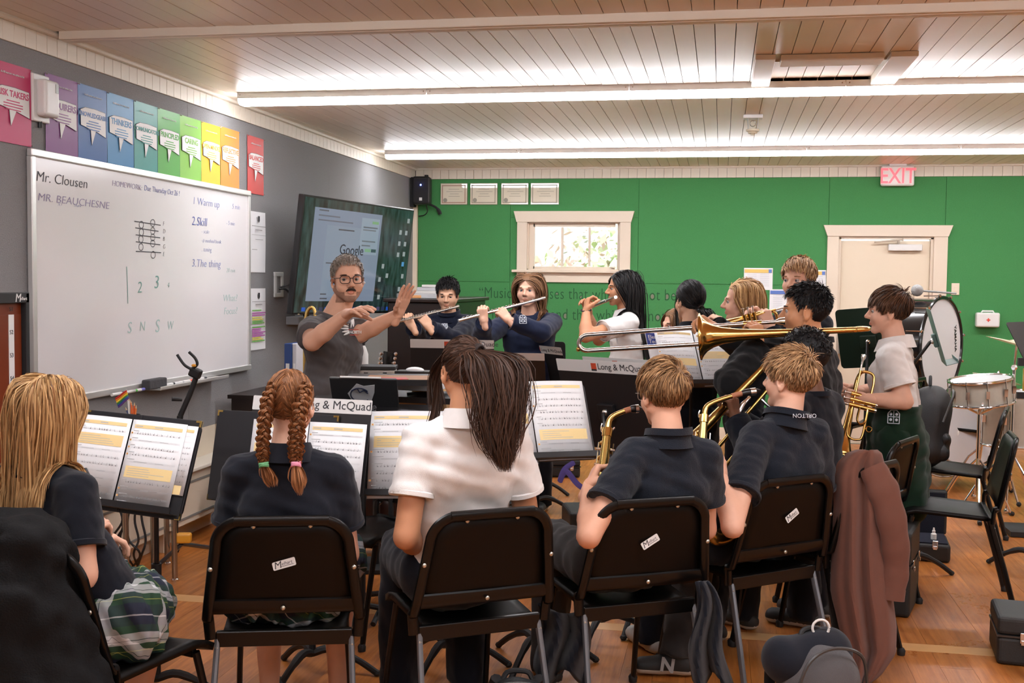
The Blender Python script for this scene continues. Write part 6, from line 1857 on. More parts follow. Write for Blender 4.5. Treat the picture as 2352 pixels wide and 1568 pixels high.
# ---- 4 saxophone boy with glasses
hc = UD(1523, 904, 3.92); c = chC.location
P4 = person('blond boy with glasses playing saxophone, seen from behind', hc, .222, .55, .44, sit=.455, h=1.52, pelvis=(c[0], c[1] - .07, .57), skin='fair2', skincol=SKIN['fair2'], pitch=-.1, build_=.92,
            legs={1: (UZ(1560, 1500, .08) + V(.06, .10, .36), UZ(1555, 1505, .08), V(-.95, -.1, 0))},
            top=dict(mat=navyf, sleeve=.60, res=.008, wr=.004, inf=.014, collar='high'), bottom=dict(mat=dkgrey, inf=.016), arms={-1: A2(UD(1352, 1232, 3.68), UD(1352, 1118, 3.86)), 1: A2(UD(1620, 1215, 4.0), UD(1500, 1190, 4.25))},
            hold={-1: wr_hold(None, nrm(V(.25, .35, .6)), nrm(V(.8, .2, -.3)), (1.0, .9, .6))}, feat=dict(eyes=False), shoe=(.02, .02, .02),
            hair=dict(kind='short', mat=HM['dblond'], n=4200, seed=5, rad=.0011, lt=.062, ls=.026, thick=.026, nape=-.090, whorl=(.02, -.080, .078), comb=(-.4, .3, 0), swirl=.5, lift=.6, jit=.14, capvar=.25, burn=-.02))
# ---- 5 blond saxophone boy
hc = UD(1812, 870, 4.33); c = chD.location
P5 = person('sandy-haired boy playing saxophone beside the brown coat, head turned left', hc, .226, .98, .62, sit=.455, h=1.55, pelvis=(c[0] - .02, c[1] - .07, .57), skin='fair', skincol=SKIN['fair'], pitch=.04, build_=.96, nshift=(-.035, 0, 0),
            top=dict(mat=navyf, sleeve=.66, res=.008, wr=.004, inf=.015, collar='high'), bottom=dict(mat=navyd, inf=.016), arms={-1: A2(UD(1682, 1210, 4.0), UD(1655, 1092, 4.10)), 1: A2(UD(1880, 1180, 4.5), UD(1760, 1160, 4.6))},
            hold={-1: wr_hold(None, nrm(V(-.35, .15, .7)), nrm(V(-.3, .9, .2)), (.7, .6, .5))}, feat=dict(eyes=True, browmat=mat('brow_sand', srgb(150, 110, 75), .7)), shoe=(.5, .48, .45),
            hair=dict(kind='short', mat=HM['sand'], n=4200, seed=6, rad=.0011, lt=.055, ls=.014, thick=.026, nape=-.080, whorl=(.01, -.075, .082), comb=(0, .3, 0), swirl=.3, lift=.8, jit=.16, spike=.016, capvar=.32, burn=-.01))
text('collar_print', 'ORLTON', .022, np.array([-RGT, -UPV, -FWD]).T @ np.diag([1, 1, 1.]), UD(1848, 950, 4.215), mat('crest_white', srgb(200, 206, 214), .7), P5.t, 'CENTER', ext=.0005)
# ---- 6 boy with the low trombone
hc = UD(1846, 818, 4.66)
P6 = person('black-haired boy in a navy sweater half hidden behind the sandy-haired boy', hc, .214, 1.15, .95, sit=.455, h=1.52, pelvis=(hc[0] + .04, hc[1] - .02, .57), skin='brown', skincol=SKIN['brown'],
            top=dict(mat=navyd, sleeve=1.93, collar='crew', name='sweater', inf=.014), bottom=dict(mat=navyd), arms={-1: A2(UD(1725, 1030, 4.50), UD(1690, 960, 4.58)), 1: A2(UD(1770, 1010, 4.92), UD(1700, 965, 4.86))},
            hold={-1: wr_hold(None, nrm(V(-.2, .1, .9)), nrm(V(-.8, .5, .1)), (1.1, .9, .6))}, feat=dict(eyes=False),
            hair=dict(kind='short', mat=HM['black'], n=2600, seed=7, rad=.0015, lt=.028, ls=.018, thick=.026, lift=1.2, jit=.9, swirl=0, comb=(0, 0, 0), cap=.016))
# ---- 7 trombone boy
chair(P6.hc[0] + .05, P6.hc[1] + .06, .98, 'black music chair draped with the brown coat, under the navy-sweater boy', greyleg=False)
hc = UD(1849, 713, 5.12)
P7 = person('dark-haired boy in a black hoodie playing the trombone in profile', hc, .240, 1.46, 1.25, h=1.58, skin='olive', skincol=SKIN['olive'], feat=dict(cheek=1.08, jaw=1.05, browk=1.1, gaze=(0, -.1)),
            top=dict(mat=blackc, sleeve=1.93, collar='high', name='hoodie', inf=.022, wr=.006), bottom=dict(mat=navyd), arms={-1: A2(UD(1678, 878, 4.80), UD(1742, 790, 4.92)), 1: A2(UD(1715, 800, 5.25), UD(1640, 752, 5.12))},
            hold={-1: wr_hold(None, nrm(V(-.15, .1, .9)), nrm(V(-.5, .6, 0)), (1.0, .9, .6)), 1: wr_hold(None, nrm(V(-.7, -.2, .35)), nrm(V(0, -.5, -.8)), (1.0, .8, .5))},
            hair=dict(kind='short', mat=HM['black'], n=3200, seed=8, rad=.0012, lt=.030, ls=.014, thick=.014, front=.064, nape=-.085, burn=.0, comb=(0, .5, .2), lift=1.0, spike=.016, cap=.008))
# ---- 8 standing boy at the back
hc = UD(1833, 643, 6.0)
P8 = person('auburn-blond boy standing behind, looking at the camera over a trumpet', hc, .232, 2.62, 2.2, h=1.66, skin='fair', skincol=SKIN['fair'], feat=dict(iris='blue', gaze=(.28, 0), browmat=mat('brow_sand')),
            top=dict(mat=navyd, sleeve=1.93, collar='crew', name='sweater'), bottom=dict(mat=navyd), arms={-1: A2(UD(1800, 835, 5.75), UD(1768, 752, 5.82)), 1: A2(UD(1745, 815, 6.1), UD(1752, 735, 5.95))},
            hold={-1: wr_hold(None, nrm(V(-.3, .1, .7)), nrm(V(-.3, .8, 0)), (1.1, .9, .6)), 1: wr_hold(None, nrm(V(-.6, -.3, .5)), nrm(V(-.1, -.7, -.5)), (.8, .7, .5))},
            hair=dict(kind='short', mat=HM['sand'], n=2600, seed=9, rad=.0014, lt=.055, ls=.018, thick=.020, comb=(-.4, .5, 0), lift=.9, fringe=0, swirl=.2, capvar=.35, front=.068))
# ---- 9 blonde girl in profile
hc = UD(1702, 692, 6.2)
P9 = person('girl with loose fair hair in profile beyond the trombone', hc, .224, 1.62, 1.4, h=1.50, skin='fair', skincol=SKIN['fair'], feat=dict(mouth=.5, browmat=mat('brow_sand')), top=dict(mat=navyd, sleeve=.6), bottom=dict(mat=navyd),
            arms={-1: A2(UD(1690, 830, 6.05), UD(1655, 760, 6.1)), 1: A2(UD(1660, 830, 6.4), UD(1640, 760, 6.4))}, hold={-1: wr_hold(None, nrm(V(-.2, .1, .8)), nrm(V(-.6, .4, 0)), (1., .9, .6))},
            hair=dict(kind='long', mat=HM['blonde'], n=2200, seed=10, rad=.0014, len=.26, part=-.01, capvar=.45, burn=.045, back=-1.3, front=.070, wave=.006))
# ---- 10 dark-haired girl, back of the head
hc = UD(1584, 690, 6.35)
P10 = person('girl with black hair tied low in a dark polo shirt, facing away', hc, .222, .58, .45, h=1.50, skin='light', skincol=SKIN['light'], feat=dict(eyes=False), top=dict(mat=navyd, sleeve=.6), bottom=dict(mat=navyd),
             hair=dict(kind='pony', mat=HM['black'], n=2400, seed=11, rad=.0014, ties=((.018, -.098, -.045),), tail=[UD(1618, 712, 6.22), UD(1632, 735, 6.2), UD(1634, 752, 6.2)], tail_n=420, tail_w=([0, .3, 1], [.012, .03, .02]), tiemat=mat('tie_brown'),
                       wisps=[([UD(1562, 655, 6.42), UD(1554, 700, 6.48), UD(1556, 760, 6.46)], 60, .004)]))
# ---- 11 small child behind
hc = UD(1552, 748, 7.05)
P11 = person('child with light brown hair almost hidden behind the black-haired girl', hc, .214, 2.2, 2.0, h=1.36, skin='fair', skincol=SKIN['fair'], top=dict(mat=navyd, sleeve=.6), bottom=dict(mat=navyd), feat=dict(),
             hair=dict(kind='long', mat=HM['ltbrown'], n=1200, seed=12, rad=.0016, len=.16, capvar=.45))
# ---- 12 flute girl in white
hc = UD(1428, 662, 7.3)
ax12 = nrm(V(-.36, .90, -.13)); lip12 = UD(1405, 686, 7.22)
f12 = lambda q: lip12 - ax12 * .085 + ax12 * q
P12 = person('girl with long straight black hair and white polo shirt playing the flute', hc, .222, 1.88, 1.75, h=1.56, skin='tan', skincol=SKIN['tan'], tilt=0., feat=dict(open=.35), top=dict(mat=whitec, sleeve=.6, hem=.72), bottom=dict(mat=navyd),
             arms={-1: A2(UD(1345, 772, 6.95), UD(1346, 715, 7.05)), 1: A2(UD(1375, 780, 7.5), UD(1352, 722, 7.42))}, hold={-1: wr_hold(None, nrm(V(.05, .35, .8)), nrm(V(.75, .3, 0)), (.9, .9, .5)), 1: wr_hold(None, nrm(V(-.2, .0, .9)), nrm(V(-.3, -.6, 0)), (.9, .9, .5))},
             hair=dict(kind='long', mat=HM['black'], n=2400, seed=13, rad=.0015, len=.52, wave=.002, burn=.03, front=.063, capvar=.3, thick=.012, back=-.5))
flute(lip12, lip12 + ax12, 'silver flute of the girl in the white polo')
MB().tube(arc(UD(1346, 712, 7.05), .031, 0, 6.1, 18, RGT, V(.1, .9, .2)), .004, 6).build('bracelet', M_blackm, P12.t, smooth=True)
# ---- 13 flute girl in navy
hc = UD(1214, 666, 7.5); lip13 = UD(1226, 690, 7.35); e13 = UD(1058, 735, 7.05); ax13 = nrm(e13 - lip13)
P13 = person('smiling girl with long light brown hair and navy sweater playing the flute', hc, .220, PI - .12, PI - .05, h=1.54, skin='fair', skincol=SKIN['fair'], feat=dict(iris='blue', cheek=1.1, gaze=(-.25, .05), browmat=mat('brow_sand')), build_=1.06,
             top=dict(mat=cloth('navy_sweat', srgb(30, 38, 62)), sleeve=1.9, collar='crew', name='sweater', inf=.016), bottom=dict(mat=navyd),
             arms={1: A2(UD(1105, 778, 7.30), UD(1112, 738, 7.12)), -1: A2(UD(1243, 762, 7.22), UD(1168, 735, 7.15))}, hold={1: wr_hold(None, nrm(V(-.15, .05, .8)), nrm(V(.1, .9, 0)), (.9, .9, .6)), -1: wr_hold(None, nrm(V(-.55, .1, .6)), nrm(V(-.2, .6, -.3)), (.9, .9, .6))},
             hair=dict(kind='long', mat=HM['ltbrown'], n=2300, seed=14, rad=.0015, len=.44, burn=.03, front=.061, capvar=.5, wave=.006))
flute(lip13, e13, 'silver flute of the smiling girl in navy')
crest(P13, 1203, 730, 7.3, .045)
# ---- 14 flute boy
hc = UD(1028, 676, 8.0); lip14 = UD(1034, 708, 7.86); e14 = UD(905, 741, 7.4); ax14 = nrm(e14 - lip14)
P14 = person('black-haired boy in a navy hoodie looking down and playing the flute', hc, .222, PI + .12, PI, pitch=-.18, h=1.54, skin='light', skincol=SKIN['light'], feat=dict(open=.25, cheek=1.05), top=dict(mat=cloth('navy_hood', srgb(20, 25, 42)), sleeve=1.9, collar='high', name='hoodie', inf=.016), bottom=dict(mat=navyd),
             arms={1: A2(UD(965, 775, 7.8), UD(948, 752, 7.55)), -1: A2(UD(1045, 780, 7.75), UD(985, 752, 7.6))}, hold={1: wr_hold(None, nrm(V(-.4, .0, .7)), nrm(V(.1, .9, 0)), (.9, .9, .6)), -1: wr_hold(None, nrm(V(-.5, .1, .7)), nrm(V(-.2, .7, -.2)), (.9, .9, .6))},
             hair=dict(kind='short', mat=HM['black'], n=2300, seed=15, rad=.0015, lt=.045, ls=.024, thick=.018, front=.066, lift=.9, spike=.012, comb=(.3, .4, 0), fringe=-.2, cap=.008))
flute(lip14, e14, 'silver flute of the boy in the navy hoodie')
crest(P14, 1026, 746, 7.85, .04, shape='shield')
# ---- 15 teacher
hc = UD(798, 640, 5.8)
P15 = person('bearded man with glasses in a charcoal T-shirt conducting with raised hands', hc, .240, PI + .52, PI + 1.10, sit=.80, h=1.74, pelvis=hc + V(-.13, .03, -.80), build_=.93, nshift=(-.06, 0, -.02), skin='man', skincol=srgb(224, 172, 144), tilt=0.03,
             feat=dict(beard=srgb(184, 138, 114), mouth=.6, iris='brown', gaze=(.25, 0), nose=.004, cheek=1.02, jaw=1.08, open=.5, browmat=mat('brow_dark', srgb(70, 48, 36), .7), browk=1.25), res=.012, hres=.0042,
             top=dict(mat=charc, sleeve=.62, collar='crew', name='t_shirt', inf=.010, res=.008, wr=.005, hem=.86), bottom=dict(mat=khaki, inf=.014), shoe=(.05, .04, .03),
             arms={1: A2(UD(717, 785, 5.50), UD(796, 722, 5.38)), -1: A2(UD(826, 768, 5.90), UD(914, 722, 5.78))}, hold={1: dict(d=nrm(V(.75, -.5, .25)), n=nrm(V(.0, .3, -1)), curl=((.15, .2, .25, .35), .3, .2), thumb=.5, res=.0032), -1: dict(d=nrm(V(.45, -.25, .9)), n=nrm(V(.7, -.5, -.2)), curl=((.0, .02, .05, .1), .12, .1), thumb=.1, spread=1.2, res=.0032)},
             legs={1: (UD(985, 915, 5.55), UD(1010, 1130, 5.6)), -1: (UD(1000, 905, 5.85), UD(1030, 1120, 5.9))},
             hair=dict(kind='short', mat=HM['grey'], n=2600, seed=16, rad=.0013, lt=.032, ls=.008, thick=.011, front=.078, burn=-.012, comb=(.3, .5, .4), lift=.8, swirl=.2, capvar=.45, nape=-.06))
# moustache, glasses, earbud
Rh, hcT, sT = P15.X[0], P15.hc, P15.s
wT = lambda *p: Rh @ (V(*p) * sT) + hcT
MB().tube(spline([wT(-.025, .083, -.062), wT(-.014, .093, -.0545), wT(0, .097, -.052), wT(.014, .093, -.0545), wT(.025, .083, -.062)], 15), np.interp(np.linspace(-1, 1, 15), [-1, -.5, 0, .5, 1], [.002, .0068, .0058, .0068, .002]), 8).build('moustache', mat('moustache_dark', srgb(58, 40, 32), .8, bump=.8, bscale=500), P15.t, smooth=True)


def spectacles(P, mt, rw=.024, rh=.019, r=.0022, seg='square'):
    Rh, hcx, s_ = P.X[0], P.hc, P.s
    w_ = lambda *p: Rh @ (V(*p) * s_) + hcx
    mb = MB()
    for sx in (-1, 1):
        pr = rrect(rw * 2, rh * 2, rh * .75, 5, sx * .0315, -.004)
        mb2 = MB().tube([w_(a, .108 - .010 * (abs(a) / .05) ** 2, b) for a, b in pr], r * s_, 6, closed=True); mb2.build('lens_rim', mt, P.t, smooth=True)
        MB().tube([w_(sx * .056, .098, .004), w_(sx * .070, .085, .004), w_(sx * .0825, .0, .002), w_(sx * .083, -.02, -.012)], r * .9 * s_, 6).build('temple_arm', mt, P.t, smooth=True)
    MB().tube([w_(-.0085, .1075, .002), w_(0, .109, .004), w_(.0085, .1075, .002)], r * s_, 6).build('nose_bridge', mt, P.t, smooth=True)


spectacles(P15, mat('spec_brown', srgb(48, 30, 26), .3)); spectacles(P4, mat('spec_clear', srgb(150, 140, 130), .3), r=.0014)
MB().ball(wT(-.083, .004, -.022), .008 * sT, 10).build('earbud', M_white, P15.t, smooth=True)
# shirt print
pr = UD(806, 760, 5.62); fwP = P15.fw; R3 = np.array([-P15.rt, V(0, 0, 1), fwP]).T
def on_shirt(P, px, py):
    me = P.top.data; n = len(me.vertices); co = np.empty(n * 3, np.float32); me.vertices.foreach_get('co', co); co = co.reshape(-1, 3)
    rd = nrm(ray(px, py)); rel = co - CAM; tt = rel @ rd; dist = np.linalg.norm(rel - tt[:, None] * rd, axis=1); nr = np.argsort(dist)[:30]; return CAM + rd * tt[nr].min()
wing = MB()
for i, (x0, y0, x1, y1) in enumerate(((800, 745, 784, 738), (799, 750, 782, 746), (799, 755, 783, 754), (800, 760, 786, 762), (801, 764, 790, 769), (808, 735, 806, 752), (811, 733, 812, 750))):
    a, b = on_shirt(P15, x0, y0), on_shirt(P15, x1, y1); wing.tube([a, (a + b) / 2 - FWD * .003, b], [.005, .006, .002], 6, flat=(FWD, .35))
wing.build('print_wing', M_w, P15.t)
pc = on_shirt(P15, 806, 762); Rs = np.array([nrm(RGT * .95 - FWD * .1), UPV, -FWD]).T
Rs = np.array([nrm(np.cross(UPV, -FWD)), UPV, -FWD]).T
MB().box((.012, .012, 0), (.056, .003, .003)).box((.012, -.016, 0), (.056, .003, .003)).build('print_bars', mat('print_red', srgb(200, 70, 60), .6), P15.t, xf=(Rs, pc - FWD * .005))
text('print_lettering', 'MACBETH', .020, Rs, pc - FWD * .006 - RGT * .017 - UPV * .008, M_w, P15.t, ext=.0005, bold=.0006, sx=.8)
# ---- 16 boy in the white polo
hc = UD(2040, 714, 5.75)
P16 = person('brown-haired boy in a white polo shirt standing in profile with a trumpet', hc, .232, 1.46, 1.30, h=1.62, skin='fair', skincol=SKIN['fair'], feat=dict(open=.5, browmat=mat('brow_mid', srgb(90, 62, 44), .7)),
             top=dict(mat=whitec, sleeve=.66, hem=.93, inf=.016, res=.008), bottom=dict(mat=greent, inf=.012), arms={-1: A2(UD(2078, 922, 5.56), UD(1985, 915, 5.56)), 1: A2(UD(2010, 900, 6.01), UD(1962, 898, 5.83))},
             hold={-1: wr_hold(None, nrm(V(-.9, .1, .1)), nrm(V(-.1, .8, -.3)), (.9, .9, .6)), 1: wr_hold(None, nrm(V(-.8, -.35, .1)), nrm(V(.1, -.8, -.2)), (.9, .8, .5))}, pelvis=hc + V(.06, -.01, -.64),
             hair=dict(kind='short', mat=HM['mid'], n=3600, seed=17, rad=.0012, lt=.070, ls=.022, thick=.020, front=.060, jit=.1, comb=(0, .8, -.05), lift=.4, fringe=.0, swirl=.2, nape=-.06, burn=-.01, capvar=.2))
trumpet(UD(1984, 815, 5.60), UD(1934, 1045, 5.50) - UD(1984, 815, 5.60), nrm(V(-.9, -.1, .1)), 'brass trumpet held upright by the boy in the white polo', L=.52)
trumpet(UD(1812, 702, 5.86), UD(1640, 752, 5.75) - UD(1812, 702, 5.86), V(0, 0, 1), 'brass trumpet of the boy looking at the camera')
# sweater tied at his waist
pw_ = P16.pelvis
F9 = Field(pw_ - V(.3, .3, .5), pw_ + V(.3, .3, .2), .009)
for q in (-1, 1):
    cx = P16.rt * q * .055; F9.cone(pw_ + cx + V(0, 0, .16), pw_ + cx + V(0, 0, -.02), .108, .118, .05)
    F9.cone(pw_ + cx * 1.2 - P16.fw * .05 + V(0, 0, .0), pw_ + cx * 1.4 - P16.fw * .06 + V(0, 0, -.34), .09, .11, .06)
    F9.cone(pw_ + P16.fw * .115 + cx * .3 + V(0, 0, .12), pw_ + P16.fw * .13 + cx * .9 + V(0, 0, -.22), .032, .03, .02)
F9.bumpy(.008, 30, 4); F9.plane(pw_ + V(0, 0, .165), V(0, 0, 1))
vv, ff = F9.mesh(); me = rawmesh('tied_sweater', vv, ff, greent); o = bpy.data.objects.new('tied_sweater', me); link(o, P16.t)
P16.top, tmp_ = o, P16.top; crest(P16, 2046, 955, 5.6, .055); P16.top = tmp_

# ================================================================== trombones
t = thing('trombone', UD(1640, 770, 5.0), 'brass trombone held level across the picture, bell to the left', 'trombone', 'slide trombones')
U0, U1, L1, L0 = UD(1797, 738, 4.98), UD(1350, 769, 5.22), UD(1350, 805, 5.22), UD(1652, 787, 5.05)
mid = (U1 + L1) / 2; dl = nrm(U1 - U0); upv = nrm(U1 - L1); hr_ = np.linalg.norm(U1 - L1) / 2
MB().tube([U0 + dl * .02, U1], .0082, 12).build('upper_slide', mat('slide_nickel', (.66, .6, .56), .16, 1), t, smooth=True)
MB().tube([L0, L1], .0082, 12).build('lower_slide', mat('slide_nickel'), t, smooth=True)
MB().tube([U0 + dl * .16, U1 + (U0 - U1) * .0], .0105, 12).tube([L0 + dl * .05, L1], .0105, 12).build('outer_slide', mat('slide_nickel'), t, smooth=True)
MB().tube([mid + dl * (.042 * math.sin(a)) + upv * (hr_ * math.cos(a)) for a in np.linspace(0, math.pi, 16)], .0108, 12).build('slide_bow', mat('slide_nickel'), t, smooth=True)
MB().ball(mid + dl * .045 - upv * hr_ * .75, .011, 10).build('water_key', M_brass, t, smooth=True)
MB().tube([U0 - dl * .012, U0 + dl * .012, U0 + dl * .03, U0 + dl * .085], [.0185, .017, .008, .007], 14).build('mouthpiece', M_silver, t, smooth=True)
for q, m_ in ((.17, M_brass), (.23, M_silver)):
    a = U0 + dl * q; b = a - upv * hr_ * 2; MB().rod(a, b, .0055, n=8).build('slide_brace', m_, t, smooth=True)
MB().rod(U0 + dl * .09, U0 + dl * .17, .0125, n=12).build('slide_receiver', M_brass, t, smooth=True)
B0, B1 = UD(1609, 773, 4.86), UD(1968, 757, 4.70)
s_ = np.linspace(0, 1, 50); pb = B0 + (B1 - B0) * s_[:, None]
rb = np.interp(s_, [0, .015, .04, .08, .14, .24, .4, .7, 1], [.100, .084, .066, .050, .037, .027, .019, .0125, .0105])
MB().tube(pb, rb, 32, caps=False).build('bell', M_brass, t, smooth=True, solid=.0015)
fb_ = frame(B1 - B0, V(0, 0, 1))
MB().tube([B0 + .100 * (fb_[:, 0] * math.cos(a) + fb_[:, 2] * math.sin(a)) for a in np.linspace(0, 2 * math.pi, 40, endpoint=False)], .003, 6, closed=True).build('bell_rim', M_brass, t, smooth=True)
bd = nrm(B1 - B0); bx = nrm(np.cross(bd, V(0, 0, 1))); bx = bx if bx @ FWD > 0 else -bx
MB().tube([B1 + bx * .05 + bd * (.05 * math.sin(a)) - bx * (.05 * math.cos(a)) for a in np.linspace(0, math.pi, 16)], .0105, 12).build('tuning_bow', M_brass, t, smooth=True)
MB().tube(spline([B1 + bx * .10, B1 + bx * .10 - bd * .3, (L0 + B1 + bx * .1 - bd * .45) / 2, L0], 20), .0092, 12).build('neck_pipe', M_brass, t, smooth=True)
MB().rod(B1 - bd * .12, B1 - bd * .12 + bx * .10, .006, n=8).rod(B1 - bd * .03, B1 - bd * .03 + bx * .10, .006, n=8).build('bell_brace', M_silver, t, smooth=True)
pN = P4.an[1] + V(-.045, -.052, -.035)
text('shoe_logo', 'N', .075, np.array([V(-.95, -.1, 0) * -1, V(.25, 0, .95), V(.1, -.95, .1)]).T, pN + V(-.02, 0, -.01), mat('logo_grey', (.4, .4, .4), .5), P4.t, bold=.003, ext=.002)
# second trombone, slanting down
t = thing('trombone', UD(1690, 930, 4.6), 'brass trombone slanting down behind the sandy-haired boy\u2019s saxophone', 'trombone', 'slide trombones')
Q0, Q1 = UD(1790, 806, 4.78), UD(1545, 1055, 4.60)
MB().tube(Q0 + (Q1 - Q0) * s_[:, None], np.interp(s_, [0, .5, .8, .95, 1], [.009, .017, .024, .05, .095]), 24, caps=False).build('bell', M_brassd, t, smooth=True, solid=.0015)
a, b = UD(1812, 838, 4.80), UD(1560, 1130, 4.62)
dq = nrm(b - a); nq = nrm(np.cross(dq, FWD))
MB().tube([a, b], .0085, 10).tube([a + nq * .075, b + nq * .075], .0085, 10).build('slide_tubes', M_brassd, t, smooth=True)
MB().rod(a + dq * .1, a + dq * .1 + nq * .075, .006).rod(a + dq * .2, a + dq * .2 + nq * .075, .006).build('slide_brace', M_silver, t, smooth=True)
MB().tube([UD(1722, 912, 4.62), UD(1706, 930, 4.60), UD(1700, 945, 4.60)], [.008, .012, .013], 10).build('trigger', M_silver, t, smooth=True)
# third trombone hanging behind the man
t = thing('trombone', UD(708, 800, 6.6), 'old brass trombone standing upright behind the man\u2019s back', 'trombone', 'slide trombones')
k_ = 6.75
MB().tube(spline([UD(700, 905, k_), UD(700, 780, k_), UD(704, 722, k_), UD(716, 706, k_), UD(724, 722, k_), UD(722, 780, k_), UD(722, 905, k_)], 40), .0105, 10).build('slide_tubes', M_brassd, t, smooth=True)
MB().rod(UD(700, 760, k_), UD(722, 760, k_), .007).rod(UD(700, 832, k_), UD(722, 832, k_), .007).build('slide_brace', M_brassd, t, smooth=True)
MB().rod(UD(711, 905, k_), V(*UD(711, 905, k_)[:2], .02), .012).lathe([(.16, .0), (.16, .012), (.03, .03)], 20, t=V(*UD(711, 905, k_)[:2], 0), caps=True).build('stand_peg', M_blackm, t, smooth=True)

# saxophones, clarinets
sax([UD(1404, 962, 4.02), UD(1395, 990, 4.00), UD(1386, 1075, 3.96), UD(1376, 1180, 3.90), UD(1400, 1262, 3.92), UD(1445, 1228, 4.02), UD(1462, 1140, 4.14)], UD(1474, 938, 4.03), 'brass alto saxophone of the boy with glasses')
sax([UD(1628, 932, 4.36), UD(1617, 960, 4.34), UD(1610, 1060, 4.28), UD(1604, 1150, 4.22), UD(1640, 1232, 4.22), UD(1690, 1205, 4.3), UD(1712, 1120, 4.40)], UD(1748, 897, 4.38), 'brass alto saxophone of the sandy-haired boy')


def clarinet(a, b, label, bell=True):
    a, b = np.asarray(a, float), np.asarray(b, float); t = thing('clarinet', (a + b) / 2, label, 'clarinet', 'black clarinets'); d = nrm(b - a); L = np.linalg.norm(b - a)
    n1 = nrm(np.cross(d, FWD)); n2 = np.cross(d, n1)
    s = np.linspace(0, 1, 30); MB().tube(a + (b - a) * s[:, None], np.interp(s, [0, .08, .12, .82, .92, 1], [.006, .013, .0135, .0145, .02, .034]), 16).build('body', M_blackg, t, smooth=True)
    for q in (.14, .30, .52, .82, .995): MB().tube([a + d * L * q - d * .004, a + d * L * q + d * .004], np.interp(q, [0, .82, 1], [.0145, .0165, .0355]), 16, caps=False).build('metal_ring', M_silver, t, smooth=True)
    for i in range(9):
        q = .2 + .065 * i; c = a + d * L * q + (n1 * (.016 if i % 2 else -.013) - n2 * .008 * (1 if i % 3 else -1)); MB().ball(c, (.008, .008, .006), 8).build('key', M_silver, t, smooth=True)
    for sg in (-1, 1): MB().rod(a + d * L * .2 + n1 * .014 * sg + n2 * .006, a + d * L * .72 + n1 * .014 * sg + n2 * .006, .0022, n=6).build('key_rod', M_silver, t)


clarinet(UD(195, 1075, 3.42), UD(258, 1352, 3.36), 'black clarinet in the hand of the long-haired girl')
clarinet(UD(1010, 1030, 3.98), UD(968, 1262, 3.86), 'black clarinet of the ponytail girl with shiny bell rim')

# ================================================================== coats and bags
M_coat = cloth('brown_coat', srgb(112, 74, 62), .85, .15, 900)
co_ = thing('brown_coat', UD(1985, 1540, 4.42), 'reddish brown rain coat hung over a chair back, sleeve dangling', 'coat')
rows = [(1034, 1968, 2014), (1042, 1945, 2024), (1062, 1924, 2029), (1095, 1914, 2031), (1160, 1916, 2033), (1250, 1912, 2036), (1350, 1908, 2046), (1440, 1925, 2058), (1500, 1945, 2056), (1545, 1955, 2025), (1570, 1962, 1998)]
ry, rl, rrr = np.array(rows).T.astype(float)


def coatf(i, j):
    q = j * (len(rows) - 1); y = np.interp(q, range(len(rows)), ry); l, r_ = np.interp(q, range(len(rows)), rl), np.interp(q, range(len(rows)), rrr)
    fold = (.030 * math.sin(i * 13 + 1.5 * j) + .018 * math.sin(i * 23 + 4 * j) + .01 * math.sin(i * 7 - 9 * j)) * min(1, .15 + j * 1.6)
    edge = -.10 * (abs(2 * i - 1) ** 3)
    return UD(l + (r_ - l) * i, y, 4.42 - .08 * j + fold * .7 - edge * .5)


MB().surf(coatf, 40, 44).build('coat_body', M_coat, co_, smooth=True, solid=.008)
MB().surf(lambda i, j: UD(1958 + 52 * i - 30 * j + 20 * j * i, 1036 + 130 * j, 4.50 + .14 * math.sin(j * 1.5) + .01 * math.sin(i * 12)), 14, 10).build('coat_far_side', M_coat, co_, smooth=True, solid=.008)
slp = spline([UD(2003, 1072, 4.40), UD(2030, 1130, 4.38), UD(2052, 1215, 4.38), UD(2058, 1300, 4.40), UD(2050, 1375, 4.40)], 26)
MB().tube(slp, np.interp(np.linspace(0, 1, 26), [0, .2, .6, 1], [.05, .062, .056, .046]) * (1 + .05 * np.sin(np.arange(26) * 1.3)), 18, flat=(FWD, .6)).build('coat_sleeve', M_coat, co_, smooth=True)
MB().tube([slp[-3], slp[-1] + (slp[-1] - slp[-2]) * .2], .0475, 18, flat=(FWD, .6), caps=False).build('coat_cuff', M_coat, co_, smooth=True)
# dark jacket hanging under it
dj = MB().surf(lambda i, j: UD(1885 + 95 * i + 30 * j, 1240 + (215 + 14 * math.sin(8 * i)) * j - 20 * i, 4.60 - .08 * j + .035 * math.sin(10 * i + 3 * j)), 20, 16).build('dark_jacket', blackc, smooth=True, solid=.012)
tag(dj, 'black jacket hanging beneath the brown coat', 'jacket')
# navy jacket on the chair of the boy with glasses
nj = MB().surf(lambda i, j: UD(1600 + 88 * i * (.3 + .7 * j ** .7) - 12 * j + 8 * math.sin(7 * j), 1335 + (225 + 18 * math.sin(9 * i)) * j, 3.80 + .05 * math.sin(11 * i + 3 * j) * (.3 + j) + .06 * i), 24, 18).build('navy_jacket', navyd, smooth=True, solid=.012)
tag(nj, 'navy jacket hanging off the chair of the boy with glasses', 'jacket')
nj = MB().surf(lambda i, j: UD(1238 + 118 * i * (.85 + .15 * j) + 10 * math.sin(5 * j), 1385 + (150 + 22 * math.sin(8 * i)) * j + 24 * math.sin(2.6 * i), 3.84 + .05 * math.sin(12 * i + 3 * j)), 24, 18).build('navy_jacket', navyd, smooth=True, solid=.012)
tag(nj, 'navy jacket sagging between the two middle chairs', 'jacket')
